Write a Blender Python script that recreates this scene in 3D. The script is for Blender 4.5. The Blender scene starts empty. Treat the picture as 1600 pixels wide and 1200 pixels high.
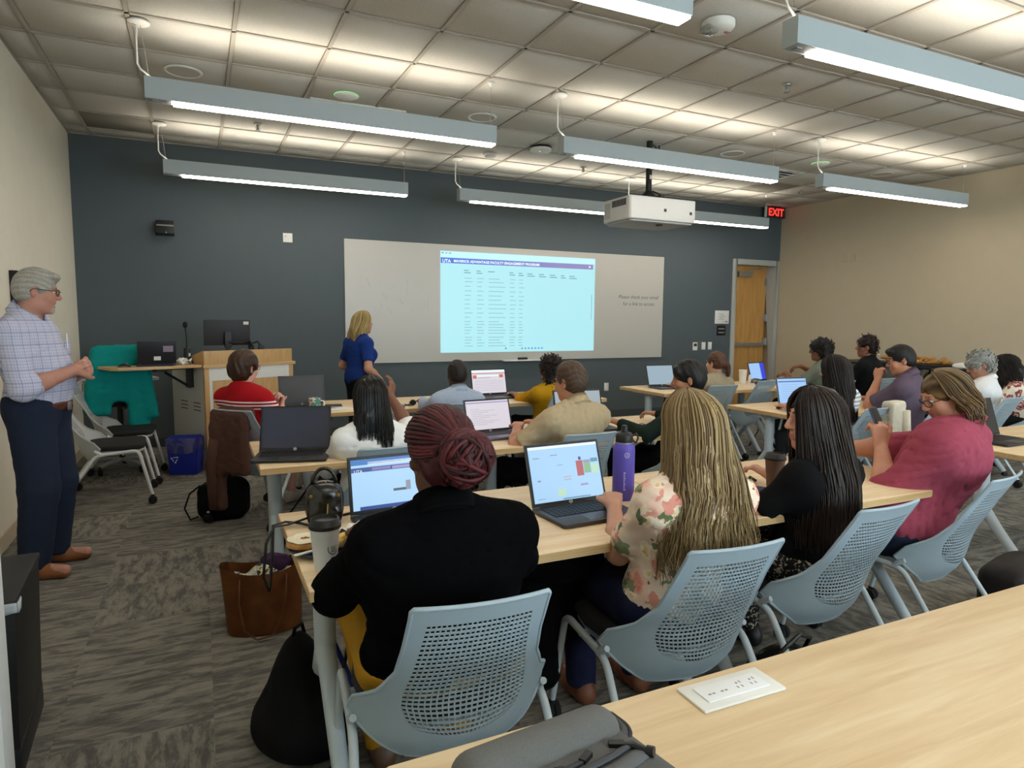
import bpy, bmesh, math, random
import numpy as np
from mathutils import Vector, Matrix, Euler

random.seed(7)
rng = np.random.default_rng(7)
scene = bpy.context.scene
C = scene.collection
R = math.radians

# ------------------------------------------------------------------ camera
def cam_axes(yaw, pitch, roll):
    cy, sy, cp, sp = math.cos(yaw), math.sin(yaw), math.cos(pitch), math.sin(pitch)
    f = Vector((sy*cp, cy*cp, sp)); r = Vector((cy, -sy, 0)); u = r.cross(f)
    c, s = math.cos(roll), math.sin(roll)
    return c*r + s*u, -s*r + c*u, f
cd = bpy.data.cameras.new('camera'); cam = bpy.data.objects.new('camera', cd); C.objects.link(cam)
_r, _u, _f = cam_axes(.4424, -.0984, .0079)
cam.matrix_world = Matrix(((_r.x, _u.x, -_f.x, 0), (_r.y, _u.y, -_f.y, 0), (_r.z, _u.z, -_f.z, 1.45), (0, 0, 0, 1)))
cd.sensor_width = 36; cd.lens = 1030.36/1600*36; cd.clip_start = .02
scene.camera = cam

# ------------------------------------------------------------------ world, exposure
w = bpy.data.worlds.new('world'); scene.world = w; w.use_nodes = True
bg = w.node_tree.nodes['Background']
bg.inputs[0].default_value = (.80, .92, 1.0, 1); bg.inputs[1].default_value = 9.6
scene.view_settings.view_transform = 'Standard'; scene.view_settings.look = 'None'
scene.view_settings.gamma = 1; scene.view_settings.use_curve_mapping = False
scene.view_settings.exposure = 0.0
LAMP_DOWN, LAMP_UP = 20.5, 20.5
try:
    scene.cycles.use_denoising = True
    scene.cycles.max_bounces = 7; scene.cycles.diffuse_bounces = 4; scene.cycles.transparent_max_bounces = 8
    scene.cycles.caustics_reflective = False; scene.cycles.caustics_refractive = False
except Exception:
    pass

# ------------------------------------------------------------------ materials
def lin(c):
    if isinstance(c, str): c = tuple(int(c[i:i+2], 16)/255 for i in (1, 3, 5))
    elif max(c) > 1: c = tuple(x/255 for x in c)
    return tuple((x/12.92 if x <= .04045 else ((x+.055)/1.055)**2.4) for x in c)
def new_mat(name):
    m = bpy.data.materials.new(name); m.use_nodes = True
    return m, m.node_tree.nodes, m.node_tree.links, m.node_tree.nodes['Principled BSDF']
def mat(name, col, rough=.6, var=.06, scale=30, bump=0, metal=0, spec=.4, stretch=(1, 1, 1), bscale=None, emit=0, detail=3):
    m, n, l, b = new_mat(name)
    c = lin(col)
    b.inputs['Base Color'].default_value = (*c, 1); b.inputs['Roughness'].default_value = rough
    b.inputs['Metallic'].default_value = metal; b.inputs['Specular IOR Level'].default_value = spec
    tc = n.new('ShaderNodeTexCoord')
    mp = n.new('ShaderNodeMapping'); mp.inputs['Scale'].default_value = stretch
    l.new(tc.outputs['Object'], mp.inputs['Vector'])
    if var:
        no = n.new('ShaderNodeTexNoise'); no.inputs['Scale'].default_value = scale; no.inputs['Detail'].default_value = detail
        l.new(mp.outputs[0], no.inputs['Vector'])
        mx = n.new('ShaderNodeMix'); mx.data_type = 'RGBA'
        mx.inputs['A'].default_value = (*[max(0, x*(1-var*2)) for x in c], 1)
        mx.inputs['B'].default_value = (*[min(1, x*(1+var*2)) for x in c], 1)
        l.new(no.outputs['Fac'], mx.inputs['Factor']); l.new(mx.outputs['Result'], b.inputs['Base Color'])
    if bump:
        nb = n.new('ShaderNodeTexNoise'); nb.inputs['Scale'].default_value = bscale or scale*2; nb.inputs['Detail'].default_value = detail
        l.new(mp.outputs[0], nb.inputs['Vector'])
        bp = n.new('ShaderNodeBump'); bp.inputs['Strength'].default_value = bump; bp.inputs['Distance'].default_value = .01
        l.new(nb.outputs['Fac'], bp.inputs['Height']); l.new(bp.outputs[0], b.inputs['Normal'])
    if emit:
        b.inputs['Emission Color'].default_value = (*c, 1); b.inputs['Emission Strength'].default_value = emit
    return m
def glow(name, col, strength):
    m, n, l, b = new_mat(name)
    b.inputs['Base Color'].default_value = (.02, .02, .02, 1); b.inputs['Roughness'].default_value = .4
    b.inputs['Emission Color'].default_value = (*lin(col), 1); b.inputs['Emission Strength'].default_value = strength
    return m
def ramp_mat(name, kind, stops, scale=5, rough=.6, stretch=(1, 1, 1), detail=4, dist=0, bump=0, interp='LINEAR', spec=.3, rnd=1.0):
    m, n, l, b = new_mat(name)
    tc = n.new('ShaderNodeTexCoord'); mp = n.new('ShaderNodeMapping'); mp.inputs['Scale'].default_value = stretch
    l.new(tc.outputs['Object'], mp.inputs['Vector'])
    if kind == 'noise':
        t = n.new('ShaderNodeTexNoise'); t.inputs['Scale'].default_value = scale; t.inputs['Detail'].default_value = detail
        t.inputs['Distortion'].default_value = dist; o = t.outputs['Fac']
    elif kind == 'wave':
        t = n.new('ShaderNodeTexWave'); t.inputs['Scale'].default_value = scale; t.inputs['Distortion'].default_value = dist
        t.inputs['Detail'].default_value = detail; o = t.outputs['Fac']
    else:
        t = n.new('ShaderNodeTexVoronoi'); t.inputs['Scale'].default_value = scale; t.inputs['Randomness'].default_value = rnd; o = t.outputs['Distance']
    l.new(mp.outputs[0], t.inputs['Vector'])
    r = n.new('ShaderNodeValToRGB'); r.color_ramp.interpolation = interp
    e = r.color_ramp.elements
    while len(e) < len(stops): e.new(.5)
    for k, (p, c) in enumerate(stops): e[k].position = p; e[k].color = (*lin(c), 1)
    l.new(o, r.inputs[0]); l.new(r.outputs[0], b.inputs['Base Color'])
    b.inputs['Roughness'].default_value = rough; b.inputs['Specular IOR Level'].default_value = spec
    if bump:
        bp = n.new('ShaderNodeBump'); bp.inputs['Strength'].default_value = bump; bp.inputs['Distance'].default_value = .01
        l.new(o, bp.inputs['Height']); l.new(bp.outputs[0], b.inputs['Normal'])
    return m
def tone_mat(name, stops, rough=.5, spec=.35, scale=60):
    """hair: colour of each strand from its 'tone' attribute"""
    m, n, l, b = new_mat(name)
    a = n.new('ShaderNodeAttribute'); a.attribute_name = 'tone'
    r = n.new('ShaderNodeValToRGB'); e = r.color_ramp.elements
    while len(e) < len(stops): e.new(.5)
    for k, (p, c) in enumerate(stops): e[k].position = p; e[k].color = (*lin(c), 1)
    l.new(a.outputs['Fac'], r.inputs[0]); l.new(r.outputs[0], b.inputs['Base Color'])
    b.inputs['Roughness'].default_value = rough; b.inputs['Specular IOR Level'].default_value = spec
    return m
def glass_mat(name, col=(1, 1, 1), refl=.12):
    m, n, l, b = new_mat(name); n.remove(b)
    t = n.new('ShaderNodeBsdfTransparent'); t.inputs[0].default_value = (*col, 1)
    g = n.new('ShaderNodeBsdfGlossy'); g.inputs['Roughness'].default_value = .05
    mx = n.new('ShaderNodeMixShader'); mx.inputs[0].default_value = refl
    l.new(t.outputs[0], mx.inputs[1]); l.new(g.outputs[0], mx.inputs[2]); l.new(mx.outputs[0], n['Material Output'].inputs[0])
    return m

def carpet_mat():
    m, n, l, b = new_mat('patterned_carpet')
    tc = n.new('ShaderNodeTexCoord'); mp = n.new('ShaderNodeMapping'); l.new(tc.outputs['Object'], mp.inputs[0])
    # carpet tiles of half a metre turned at random
    sn = n.new('ShaderNodeVectorMath'); sn.operation = 'SNAP'; sn.inputs[1].default_value = (.5, .5, 10)
    l.new(mp.outputs[0], sn.inputs[0])
    wn = n.new('ShaderNodeTexWhiteNoise'); wn.noise_dimensions = '3D'; l.new(sn.outputs[0], wn.inputs['Vector'])
    off = n.new('ShaderNodeVectorMath'); off.operation = 'SCALE'; off.inputs['Scale'].default_value = 9; l.new(wn.outputs['Color'], off.inputs[0])
    ad = n.new('ShaderNodeVectorMath'); ad.operation = 'ADD'; l.new(mp.outputs[0], ad.inputs[0]); l.new(off.outputs[0], ad.inputs[1])
    def streak(sc, seed):
        m2 = n.new('ShaderNodeMapping'); m2.inputs['Scale'].default_value = sc; m2.inputs['Location'].default_value = (seed, seed, 0)
        l.new(ad.outputs[0], m2.inputs[0])
        t = n.new('ShaderNodeTexNoise'); t.inputs['Scale'].default_value = 1; t.inputs['Detail'].default_value = 6; t.inputs['Roughness'].default_value = .7
        t.inputs['Distortion'].default_value = .35
        l.new(m2.outputs[0], t.inputs['Vector']); return t.outputs['Fac']
    a, c = streak((6, 25, 1), 0), streak((25, 7, 1), 3)
    gt = n.new('ShaderNodeMath'); gt.operation = 'GREATER_THAN'; gt.inputs[1].default_value = .62; l.new(wn.outputs['Value'], gt.inputs[0])
    mx = n.new('ShaderNodeMix'); mx.data_type = 'FLOAT'
    l.new(gt.outputs[0], mx.inputs['Factor']); l.new(a, mx.inputs['A']); l.new(c, mx.inputs['B'])
    r = n.new('ShaderNodeValToRGB'); e = r.color_ramp.elements
    for p_, c_ in ((0, '#3f3f3f'), (1, '#766d63')): pass
    e[0].position = .38; e[0].color = (*lin('#62615d'), 1); e[1].position = .60; e[1].color = (*lin('#939085'), 1)
    e2 = e.new(.46); e2.color = (*lin('#73706a'), 1); e3 = e.new(.52); e3.color = (*lin('#88837a'), 1)
    l.new(mx.outputs['Result'], r.inputs[0])
    f = n.new('ShaderNodeTexNoise'); f.inputs['Scale'].default_value = 260; f.inputs['Detail'].default_value = 1; l.new(mp.outputs[0], f.inputs['Vector'])
    m3 = n.new('ShaderNodeMix'); m3.data_type = 'RGBA'; m3.blend_type = 'MULTIPLY'; m3.inputs['Factor'].default_value = .35
    l.new(r.outputs[0], m3.inputs['A']); l.new(f.outputs['Color'], m3.inputs['B'])
    l.new(m3.outputs['Result'], b.inputs['Base Color'])
    b.inputs['Roughness'].default_value = .95; b.inputs['Specular IOR Level'].default_value = .1
    bp = n.new('ShaderNodeBump'); bp.inputs['Strength'].default_value = .5; bp.inputs['Distance'].default_value = .004
    l.new(f.outputs['Fac'], bp.inputs['Height']); l.new(bp.outputs[0], b.inputs['Normal'])
    return m

def wood_mat(name, a, b_, c, sx=3, sy=40, rough=.38):
    m, n, l, b = new_mat(name)
    tc = n.new('ShaderNodeTexCoord'); mp = n.new('ShaderNodeMapping'); mp.inputs['Scale'].default_value = (sx, sy, sy)
    l.new(tc.outputs['Object'], mp.inputs[0])
    t = n.new('ShaderNodeTexNoise'); t.inputs['Scale'].default_value = 1; t.inputs['Detail'].default_value = 5; t.inputs['Roughness'].default_value = .6; t.inputs['Distortion'].default_value = .6
    l.new(mp.outputs[0], t.inputs['Vector'])
    r = n.new('ShaderNodeValToRGB'); e = r.color_ramp.elements
    e[0].position = .33; e[0].color = (*lin(a), 1); e[1].position = .7; e[1].color = (*lin(c), 1); x = e.new(.5); x.color = (*lin(b_), 1)
    l.new(t.outputs['Fac'], r.inputs[0]); l.new(r.outputs[0], b.inputs['Base Color'])
    b.inputs['Roughness'].default_value = rough; b.inputs['Specular IOR Level'].default_value = .4
    return m

M = {}
M['slate'] = mat('slate_blue_paint', '#505a5e', .75, .02, 8, .08, bscale=300)
M['cream'] = mat('cream_paint', '#ebe4d2', .8, .02, 6, .08, bscale=300)
M['beige'] = mat('beige_paint', '#c4b69c', .8, .02, 6, .08, bscale=300)
M['white_paint'] = mat('white_paint', '#e6e8e8', .6, .01, 8)
M['tile'] = mat('ceiling_tile', '#c8c6bf', .95, .05, 55, .25, bscale=420, spec=.1)
M['tile_dark'] = mat('grey_return_tile', '#8a877f', .95, .05, 55, .2, bscale=420, spec=.1)
M['tbar'] = mat('ceiling_grid_metal', '#aaa49a', .6, .02)
M['carpet'] = carpet_mat()
M['wood'] = wood_mat('pale_maple', '#d8bb90', '#e2c79d', '#ead5af', 2.2, 26)
M['wood_edge'] = wood_mat('maple_edge', '#bf9a68', '#cba876', '#d3b283', 3, 60)
M['door_wood'] = wood_mat('door_veneer', '#b4824a', '#c2914f', '#cc9d5c', 26, 2.2, .45)
M['lectern_wood'] = wood_mat('lectern_veneer', '#ba925e', '#c59d69', '#cea875', 30, 3, .45)
M['lectern_grey'] = mat('grey_laminate', '#a5a6a2', .5, .02)
M['lamp_body'] = mat('fixture_paint', '#aab4b7', .4, .01)
M['lamp_down'] = glow('lit_diffuser', '#fff6ea', LAMP_DOWN)
M['lamp_up'] = glow('lit_uplight', '#fff3e0', LAMP_UP)
M['black'] = mat('black_plastic', '#17181a', .45, .02)
M['dark'] = mat('dark_grey_plastic', '#2c2d30', .5, .03)
M['black_rub'] = mat('black_rubber', '#121213', .8, .02)
M['chrome'] = mat('brushed_steel', '#a9abaa', .35, 0, metal=.9)
M['white_plastic'] = mat('white_plastic', '#e2e1db', .45, .01)
M['grey_plastic'] = mat('grey_plastic', '#9a9c9c', .5, .01)
M['whiteboard'] = mat('whiteboard_enamel', '#bab7af', .3, .01, 4, spec=.4)
M['shell'] = mat('blue_grey_plastic', '#a3b4be', .42, .02, 12)
M['shell_grey'] = mat('pale_grey_plastic', '#b4b6b5', .45, .02, 12)
M['chair_white'] = mat('white_powder_coat', '#d6d9d8', .4, .01)
M['seat_black'] = mat('black_seat_fabric', '#1c1d1f', .9, .1, 200, .2)
M['table_leg'] = mat('pale_grey_powder_coat', '#b9c4c9', .4, .01)

# ------------------------------------------------------------------ mesh helpers
class MB:
    def __init__(s): s.v = []; s.f = []; s.m = []; s.tone = []
    def add(s, vs, fs, mi=0, tone=0.5):
        o = len(s.v); s.v += [tuple(p) for p in vs]; s.f += [tuple(i+o for i in f) for f in fs]; s.m += [mi]*len(fs)
        s.tone += [tone]*len(vs); return s
    def box(s, lo, hi, mi=0, rot=None, at=None):
        x0, y0, z0 = lo; x1, y1, z1 = hi
        vs = [Vector(p) for p in ((x0,y0,z0),(x1,y0,z0),(x1,y1,z0),(x0,y1,z0),(x0,y0,z1),(x1,y0,z1),(x1,y1,z1),(x0,y1,z1))]
        if rot is not None: vs = [rot @ p for p in vs]
        if at is not None: vs = [p + Vector(at) for p in vs]
        return s.add(vs, [(0,3,2,1),(4,5,6,7),(0,1,5,4),(1,2,6,5),(2,3,7,6),(3,0,4,7)], mi)
    def tube(s, pts, r, n=8, mi=0, cap=True, tone=.5, flat=1.0):
        pts = [Vector(p) for p in pts]; k = len(pts)
        rs = r if isinstance(r, (list, tuple)) else [r]*k
        t0 = (pts[1]-pts[0]).normalized()
        a = Vector((0, 0, 1)) if abs(t0.z) < .9 else Vector((1, 0, 0))
        nrm = t0.cross(a).normalized(); vs = []
        for i, p in enumerate(pts):
            t = (pts[min(i+1, k-1)]-pts[max(i-1, 0)]).normalized()
            nrm = (nrm - t*nrm.dot(t)); nrm = nrm.normalized() if nrm.length > 1e-6 else t.orthogonal().normalized()
            bn = t.cross(nrm)
            for j in range(n):
                an = 2*math.pi*j/n
                vs.append(p + rs[i]*(math.cos(an)*nrm + flat*math.sin(an)*bn))
        fs = [(i*n+j, i*n+(j+1) % n, (i+1)*n+(j+1) % n, (i+1)*n+j) for i in range(k-1) for j in range(n)]
        if cap: fs += [tuple(range(n-1, -1, -1)), tuple(range((k-1)*n, k*n))]
        return s.add(vs, fs, mi, tone)
    def lathe(s, prof, n=24, mi=0, at=(0, 0, 0), cap=True, axis=None):
        vs = []
        for (r, z) in prof:
            for j in range(n):
                an = 2*math.pi*j/n; vs.append(Vector((r*math.cos(an), r*math.sin(an), z)))
        k = len(prof)
        fs = [(i*n+j, i*n+(j+1) % n, (i+1)*n+(j+1) % n, (i+1)*n+j) for i in range(k-1) for j in range(n)]
        if cap: fs += [tuple(range(n-1, -1, -1)), tuple(range((k-1)*n, k*n))]
        if axis is not None: vs = [axis @ p for p in vs]
        return s.add([p + Vector(at) for p in vs], fs, mi)
    def prism(s, poly, z0, z1, mi=0, fn=None):
        n = len(poly)
        vs = [Vector((x, y, z0)) for x, y in poly] + [Vector((x, y, z1)) for x, y in poly]
        if fn: vs = [fn(p) for p in vs]
        fs = [tuple(range(n-1, -1, -1)), tuple(range(n, 2*n))] + [(i, (i+1) % n, n+(i+1) % n, n+i) for i in range(n)]
        return s.add(vs, fs, mi)
    def grid(s, fn, nu, nv, mi=0, close_u=False):
        vs = [fn(i/nu, j/nv) for j in range(nv+1) for i in range(nu+1)]
        fs = [(j*(nu+1)+i, j*(nu+1)+i+1, (j+1)*(nu+1)+i+1, (j+1)*(nu+1)+i) for j in range(nv) for i in range(nu)]
        return s.add(vs, fs, mi)
    def mesh(s, name, mats, smooth=False, bevel=0, solid=0, segs=2, angle=40, tone=False):
        me = bpy.data.meshes.new(name); me.from_pydata([tuple(p) for p in s.v], [], s.f)
        for m in (mats if isinstance(mats, (list, tuple)) else [mats]): me.materials.append(m)
        me.polygons.foreach_set('material_index', s.m)
        if tone:
            at = me.attributes.new('tone', 'FLOAT', 'POINT'); at.data.foreach_set('value', s.tone)
        if bevel or solid:
            bm = bmesh.new(); bm.from_mesh(me)
            if solid: bmesh.ops.solidify(bm, geom=bm.faces[:], thickness=solid)
            if bevel:
                bmesh.ops.remove_doubles(bm, verts=bm.verts, dist=1e-5)
                ed = [e for e in bm.edges if len(e.link_faces) == 2 and e.calc_face_angle(0) > R(angle)]
                bmesh.ops.bevel(bm, geom=ed, offset=bevel, segments=segs, profile=.6, affect='EDGES', clamp_overlap=True)
            bm.to_mesh(me); bm.free()
        if smooth or bevel:
            me.polygons.foreach_set('use_smooth', [True]*len(me.polygons))
            if bevel or smooth == 'auto':
                try: me.set_sharp_from_angle(angle=R(50))
                except Exception: pass
        me.update(); return me

def link(name, me, parent=None, loc=(0, 0, 0), rz=0):
    o = bpy.data.objects.new(name, me); C.objects.link(o)
    o.location = loc; o.rotation_euler = (0, 0, rz)
    if parent: o.parent = parent
    return o
def tag(o, label=None, cat=None, group=None, kind=None):
    if label: o['label'] = label
    if cat: o['category'] = cat
    if group: o['group'] = group
    if kind: o['kind'] = kind
    return o
def thing(name, label, cat, loc=(0, 0, 0), rz=0, group=None):
    return tag(link(name, None, None, loc, rz), label, cat, group)
def part(name, mb, m, parent, **k):
    lab = k.pop('label', None); loc = k.pop('loc', (0, 0, 0)); rz = k.pop('rz', 0)
    o = link(name, mb.mesh(name, m, **k), parent, loc, rz)
    if lab: o['label'] = lab
    return o
def copy_tree(o, parent=None):
    c = o.copy(); C.objects.link(c)
    if parent: c.parent = parent
    for ch in list(o.children): copy_tree(ch, c)
    return c
def text_mesh(body, size, depth=.0005, align='LEFT', shear=0, bold=0, font=None):
    cu = bpy.data.curves.new('txt', 'FONT'); cu.body = body; cu.size = size; cu.extrude = depth; cu.align_x = align; cu.shear = shear; cu.offset = bold
    cu.resolution_u = 2
    ob = bpy.data.objects.new('txt', cu); C.objects.link(ob)
    dg = bpy.context.evaluated_depsgraph_get(); dg.update()
    me = bpy.data.meshes.new_from_object(ob.evaluated_get(dg))
    bpy.data.objects.remove(ob); bpy.data.curves.remove(cu)
    me.materials.clear()
    return me
def rotx(a): return Matrix.Rotation(a, 3, 'X')
def roty(a): return Matrix.Rotation(a, 3, 'Y')
def rotz(a): return Matrix.Rotation(a, 3, 'Z')
# ------------------------------------------------------------------ room
XL, XR, YF, YB, ZC = -1.145, 8.855, 8.2285, -2.6, 3.3137
def struct(name, mb, m, **k):
    o = part(name, mb, m, None, **k); o['kind'] = 'structure'; return o
struct('floor', MB().box((XL-.2, YB-.2, -.1), (XR+.2, YF+1.2, 0)), M['carpet'])
fw = MB()
DX0, DX1, DZ = 7.87, 8.80, 2.40
fw.box((XL-.2, YF, 0), (DX0, YF+.24, ZC+.2)).box((DX0, YF, DZ), (DX1, YF+.24, ZC+.2)).box((DX1, YF, 0), (XR+.2, YF+.24, ZC+.2))
struct('wall_front', fw, M['slate'])
struct('wall_left', MB().box((XL-.2, YB, 0), (XL, YF, ZC+.2)), M['cream'])
struct('wall_right', MB().box((XR, YB, 0), (XR+.2, YF, ZC+.2)), M['beige'])
# back wall with a row of windows that lets the daylight in
bw = MB(); wins = [(.9, 3.3), (3.6, 6.0), (6.3, 8.6)]; wz0, wz1 = .85, 2.75
bw.box((XL-.2, YB-.2, 0), (XR+.2, YB, wz0)).box((XL-.2, YB-.2, wz1), (XR+.2, YB, ZC+.2)).box((XL-.2, YB-.2, wz0), (wins[0][0], YB, wz1))
for a, b in ((wins[0][1], wins[1][0]), (wins[1][1], wins[2][0]), (wins[2][1], XR+.2)): bw.box((a, YB-.2, wz0), (b, YB, wz1))
struct('wall_back', bw, M['cream'])
GL = glass_mat('window_glass', (.96, .99, 1), .06)
for k, (a, b) in enumerate(wins):
    wn = MB()
    for lo, hi in (((a, wz0), (a+.05, wz1)), ((b-.05, wz0), (b, wz1)), ((a+.05, wz0), (b-.05, wz0+.05)), ((a+.05, wz1-.05), (b-.05, wz1)), (((a+b)/2-.02, wz0+.05), ((a+b)/2+.02, wz1-.05))):
        wn.box((lo[0], YB-.14, lo[1]), (hi[0], YB-.06, hi[1]))
    fr = struct('window_%d' % (k+1), wn, M['white_paint'])
    for x0, x1 in ((a+.05, (a+b)/2-.02), ((a+b)/2+.02, b-.05)):
        part('pane', MB().box((x0, YB-.104, wz0+.05), (x1, YB-.098, wz1-.05)), GL, fr)
# the end of a white wall that stands close to the camera on the left
struct('wall_corner', MB().box((XL, 2.12, 0), (-.522, 2.22, ZC)), M['white_paint'], bevel=.004)
# baseboards
bb = [('baseboard_front', (XL, YF-.012, 0), (DX0-.06, YF, .1)), ('baseboard_left', (XL, YB, 0), (XL+.012, YF-.012, .1)), ('baseboard_right', (XR-.012, YB, 0), (XR, YF, .1))]
M['base'] = mat('dark_rubber_base', '#3c4448', .7, .02)
for n, lo, hi in bb: struct(n, MB().box(lo, hi), M['base'] if 'front' in n else M['beige'])
# door in the front wall
DF = mat('grey_door_frame', '#a9aaa4', .5, .02)
d = struct('door_1', MB().box((DX0+.04, YF+.19, .01), (DX1-.04, YF+.235, DZ-.04)), M['door_wood'])
f = MB()
f.box((DX0-.045, YF-.02, 0), (DX0+.04, YF+.24, DZ+.045)).box((DX1-.04, YF-.02, 0), (DX1+.04, YF+.24, DZ+.045)).box((DX0+.04, YF-.02, DZ-.04), (DX1-.04, YF+.24, DZ+.045))
part('door_frame', f, DF, d, bevel=.004)
pb = MB().box((DX0+.07, YF+.12, 1.02), (DX1-.1, YF+.16, 1.08)).box((DX0+.08, YF+.16, 1.02), (DX0+.2, YF+.19, 1.08)).box((DX1-.22, YF+.16, 1.02), (DX1-.1, YF+.19, 1.08))
part('panic_bar', pb, M['chrome'], d, bevel=.006)
cl = MB().box((DX0+.2, YF+.1, 2.18), (DX0+.5, YF+.19, 2.26)).tube([(DX0+.42, YF+.12, 2.27), (DX0+.62, YF+.06, 2.31), (DX0+.75, YF+.15, 2.34)], .012, 6)
part('door_closer', cl, M['chrome'], d, bevel=.004)
for z in (.3, 1.1, 1.5, 2.1): part('hinge', MB().box((DX1-.075, YF+.12, z-.06), (DX1-.042, YF+.188, z+.06)), M['grey_plastic'], d)

# ------------------------------------------------------------------ ceiling
TX0, TY0, T = -.9459, 7.9175, .6096
ceil = struct('ceiling', MB().box((XL-.1, YB-.1, ZC+.03), (XR+.1, YF+.1, ZC+.1)), M['tile'])
tile_me = {}
def tile(x0, x1, y0, y1, m='tile'):
    w_, d_ = x1-x0-.026, y1-y0-.026
    key = (round(w_, 3), round(d_, 3), m)
    if key not in tile_me:
        tile_me[key] = MB().box((-w_/2, -d_/2, 0), (w_/2, d_/2, .03)).mesh('tile', M[m], bevel=.004, segs=1)
    return link('tile', tile_me[key], ceil, ((x0+x1)/2, (y0+y1)/2, ZC-.002))
xs = [XL] + [TX0+i*T for i in range(17) if TX0+i*T < XR-.05] + [XR]
ys = [YF] + [TY0-j*T for j in range(11)]
for i in range(len(xs)-1):
    for j in range(len(ys)-1):
        if xs[i+1] < 1.4 and ys[j+1] < 3.6: continue
        if abs((xs[i]+xs[i+1])/2-6.67) < .31 and abs((ys[j]+ys[j+1])/2-6.4) < .31: continue
        dk = (i == 1 and j == 1) or (i in (14,) and j == 2)
        tile(xs[i], xs[i+1], ys[j+1], ys[j], 'tile_dark' if dk else 'tile')
gb = MB(); gy0 = ys[-1]
for x in xs: gb.box((max(XL, x-.0125), gy0, ZC-.010), (min(XR, x+.0125), YF, ZC+.02))
for y in ys: gb.box((XL, y-.0125 if y < YF else YF-.02, ZC-.010), (XR, min(YF, y+.0125), ZC+.02))
part('ceiling_grid', gb, M['tbar'], ceil)
# plain ceiling behind the last row in view
part('plain_panel', MB().box((XL, YB, ZC-.002), (XR, gy0-.013, ZC+.028)), M['tile'], ceil)

# ------------------------------------------------------------------ pendant lights
def build_light(loc, label):
    t = thing('pendant_light', label, 'light', loc, 0, 'linear pendant lights in three rows')
    L, W, Hh = 2.44, .10, .135
    hb = MB().box((0, -W/2, 0), (L, -W/2+.006, Hh)).box((0, W/2-.006, 0), (L, W/2, Hh)).box((0, -W/2+.006, 0), (.006, W/2-.006, Hh)).box((L-.006, -W/2+.006, 0), (L, W/2-.006, Hh))
    hb.box((.006, -W/2+.006, .05), (L-.006, W/2-.006, .085))
    part('housing', hb, M['lamp_body'], t)
    part('lens', MB().box((.16, -W/2+.007, -.012), (L-.008, W/2-.007, .012)), M['lamp_down'], t)
    part('uplight', MB().box((.03, -W/2+.014, .088), (L-.03, W/2-.014, .098)), M['lamp_up'], t)
    part('sensor_cover', MB().box((.01, -W/2+.012, .0), (.15, W/2-.012, .01)).box((.04, -.015, -.006), (.075, .015, .0)), M['grey_plastic'], t)
    zt = ZC-.012-loc[2]
    part('canopy', MB().lathe([(.065, zt), (.065, zt-.008), (.05, zt-.018), (.02, zt-.022)], 20, at=(-.02, .0, 0)), M['white_plastic'], t, smooth='auto')
    part('canopy', MB().lathe([(.022, zt), (.022, zt-.006), (.012, zt-.03)], 12, at=(L-.03, 0, 0)), M['white_plastic'], t, smooth='auto')
    part('power_cord', MB().tube([(-.03, .0, zt-.02), (-.036, 0, zt-.1), (-.036, 0, Hh+.08), (-.02, 0, Hh+.05), (.06, 0, Hh-.01)], .0065, 6), M['white_plastic'], t)
    part('suspension_wire', MB().tube([(L-.03, 0, zt-.02), (L-.03, 0, Hh-.02)], .0018, 4), M['chrome'], t)
    part('suspension_wire', MB().tube([(-.01, 0, zt-.02), (.03, 0, Hh-.02)], .0018, 4), M['chrome'], t)
    return t
LZ = 2.83
light_spots = [(-.26, 4.97, 'left light of the middle row, nearest the left wall above the aisle'),
               (2.79, 4.97, 'middle light of the middle row, just in front of the projector'),
               (5.83, 4.95, 'right light of the middle row, towards the beige right wall'),
               (-.26, 7.42, 'leftmost pendant light of the far row, along the slate wall above the lectern'),
               (2.80, 7.42, 'pendant light of the far row that runs behind the projector towards the exit sign'),
               (-.36, 2.55, 'near pendant light cut off by the top edge of the photo, beside the strobe'),
               (2.74, 2.55, 'large near pendant light at the top right with bluish side')]
# the far row's second light is a double run: its right half is the next fixture
light_spots.append((5.24, 7.42, 'pendant light of the far row that ends below the exit sign'))
protoL = None
for k, (x, y, lab) in enumerate(light_spots):
    if protoL is None: o = protoL = build_light((x, y, LZ), lab)
    else:
        o = copy_tree(protoL); o.location = (x, y, LZ)
        o['label'] = lab
for x, y in ((5.83, 2.55),):
    o = copy_tree(protoL); o.location = (x, y, LZ); o['label'] = 'pendant light beyond the right edge of the photo in the near row'
for x in (-.3, 2.74, 5.8):
    o = copy_tree(protoL); o.location = (x, .1, LZ); o['label'] = 'pendant light overhead behind the photographer, %s of three' % {-.3: 'left', 2.74: 'middle', 5.8: 'right'}[x]

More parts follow.
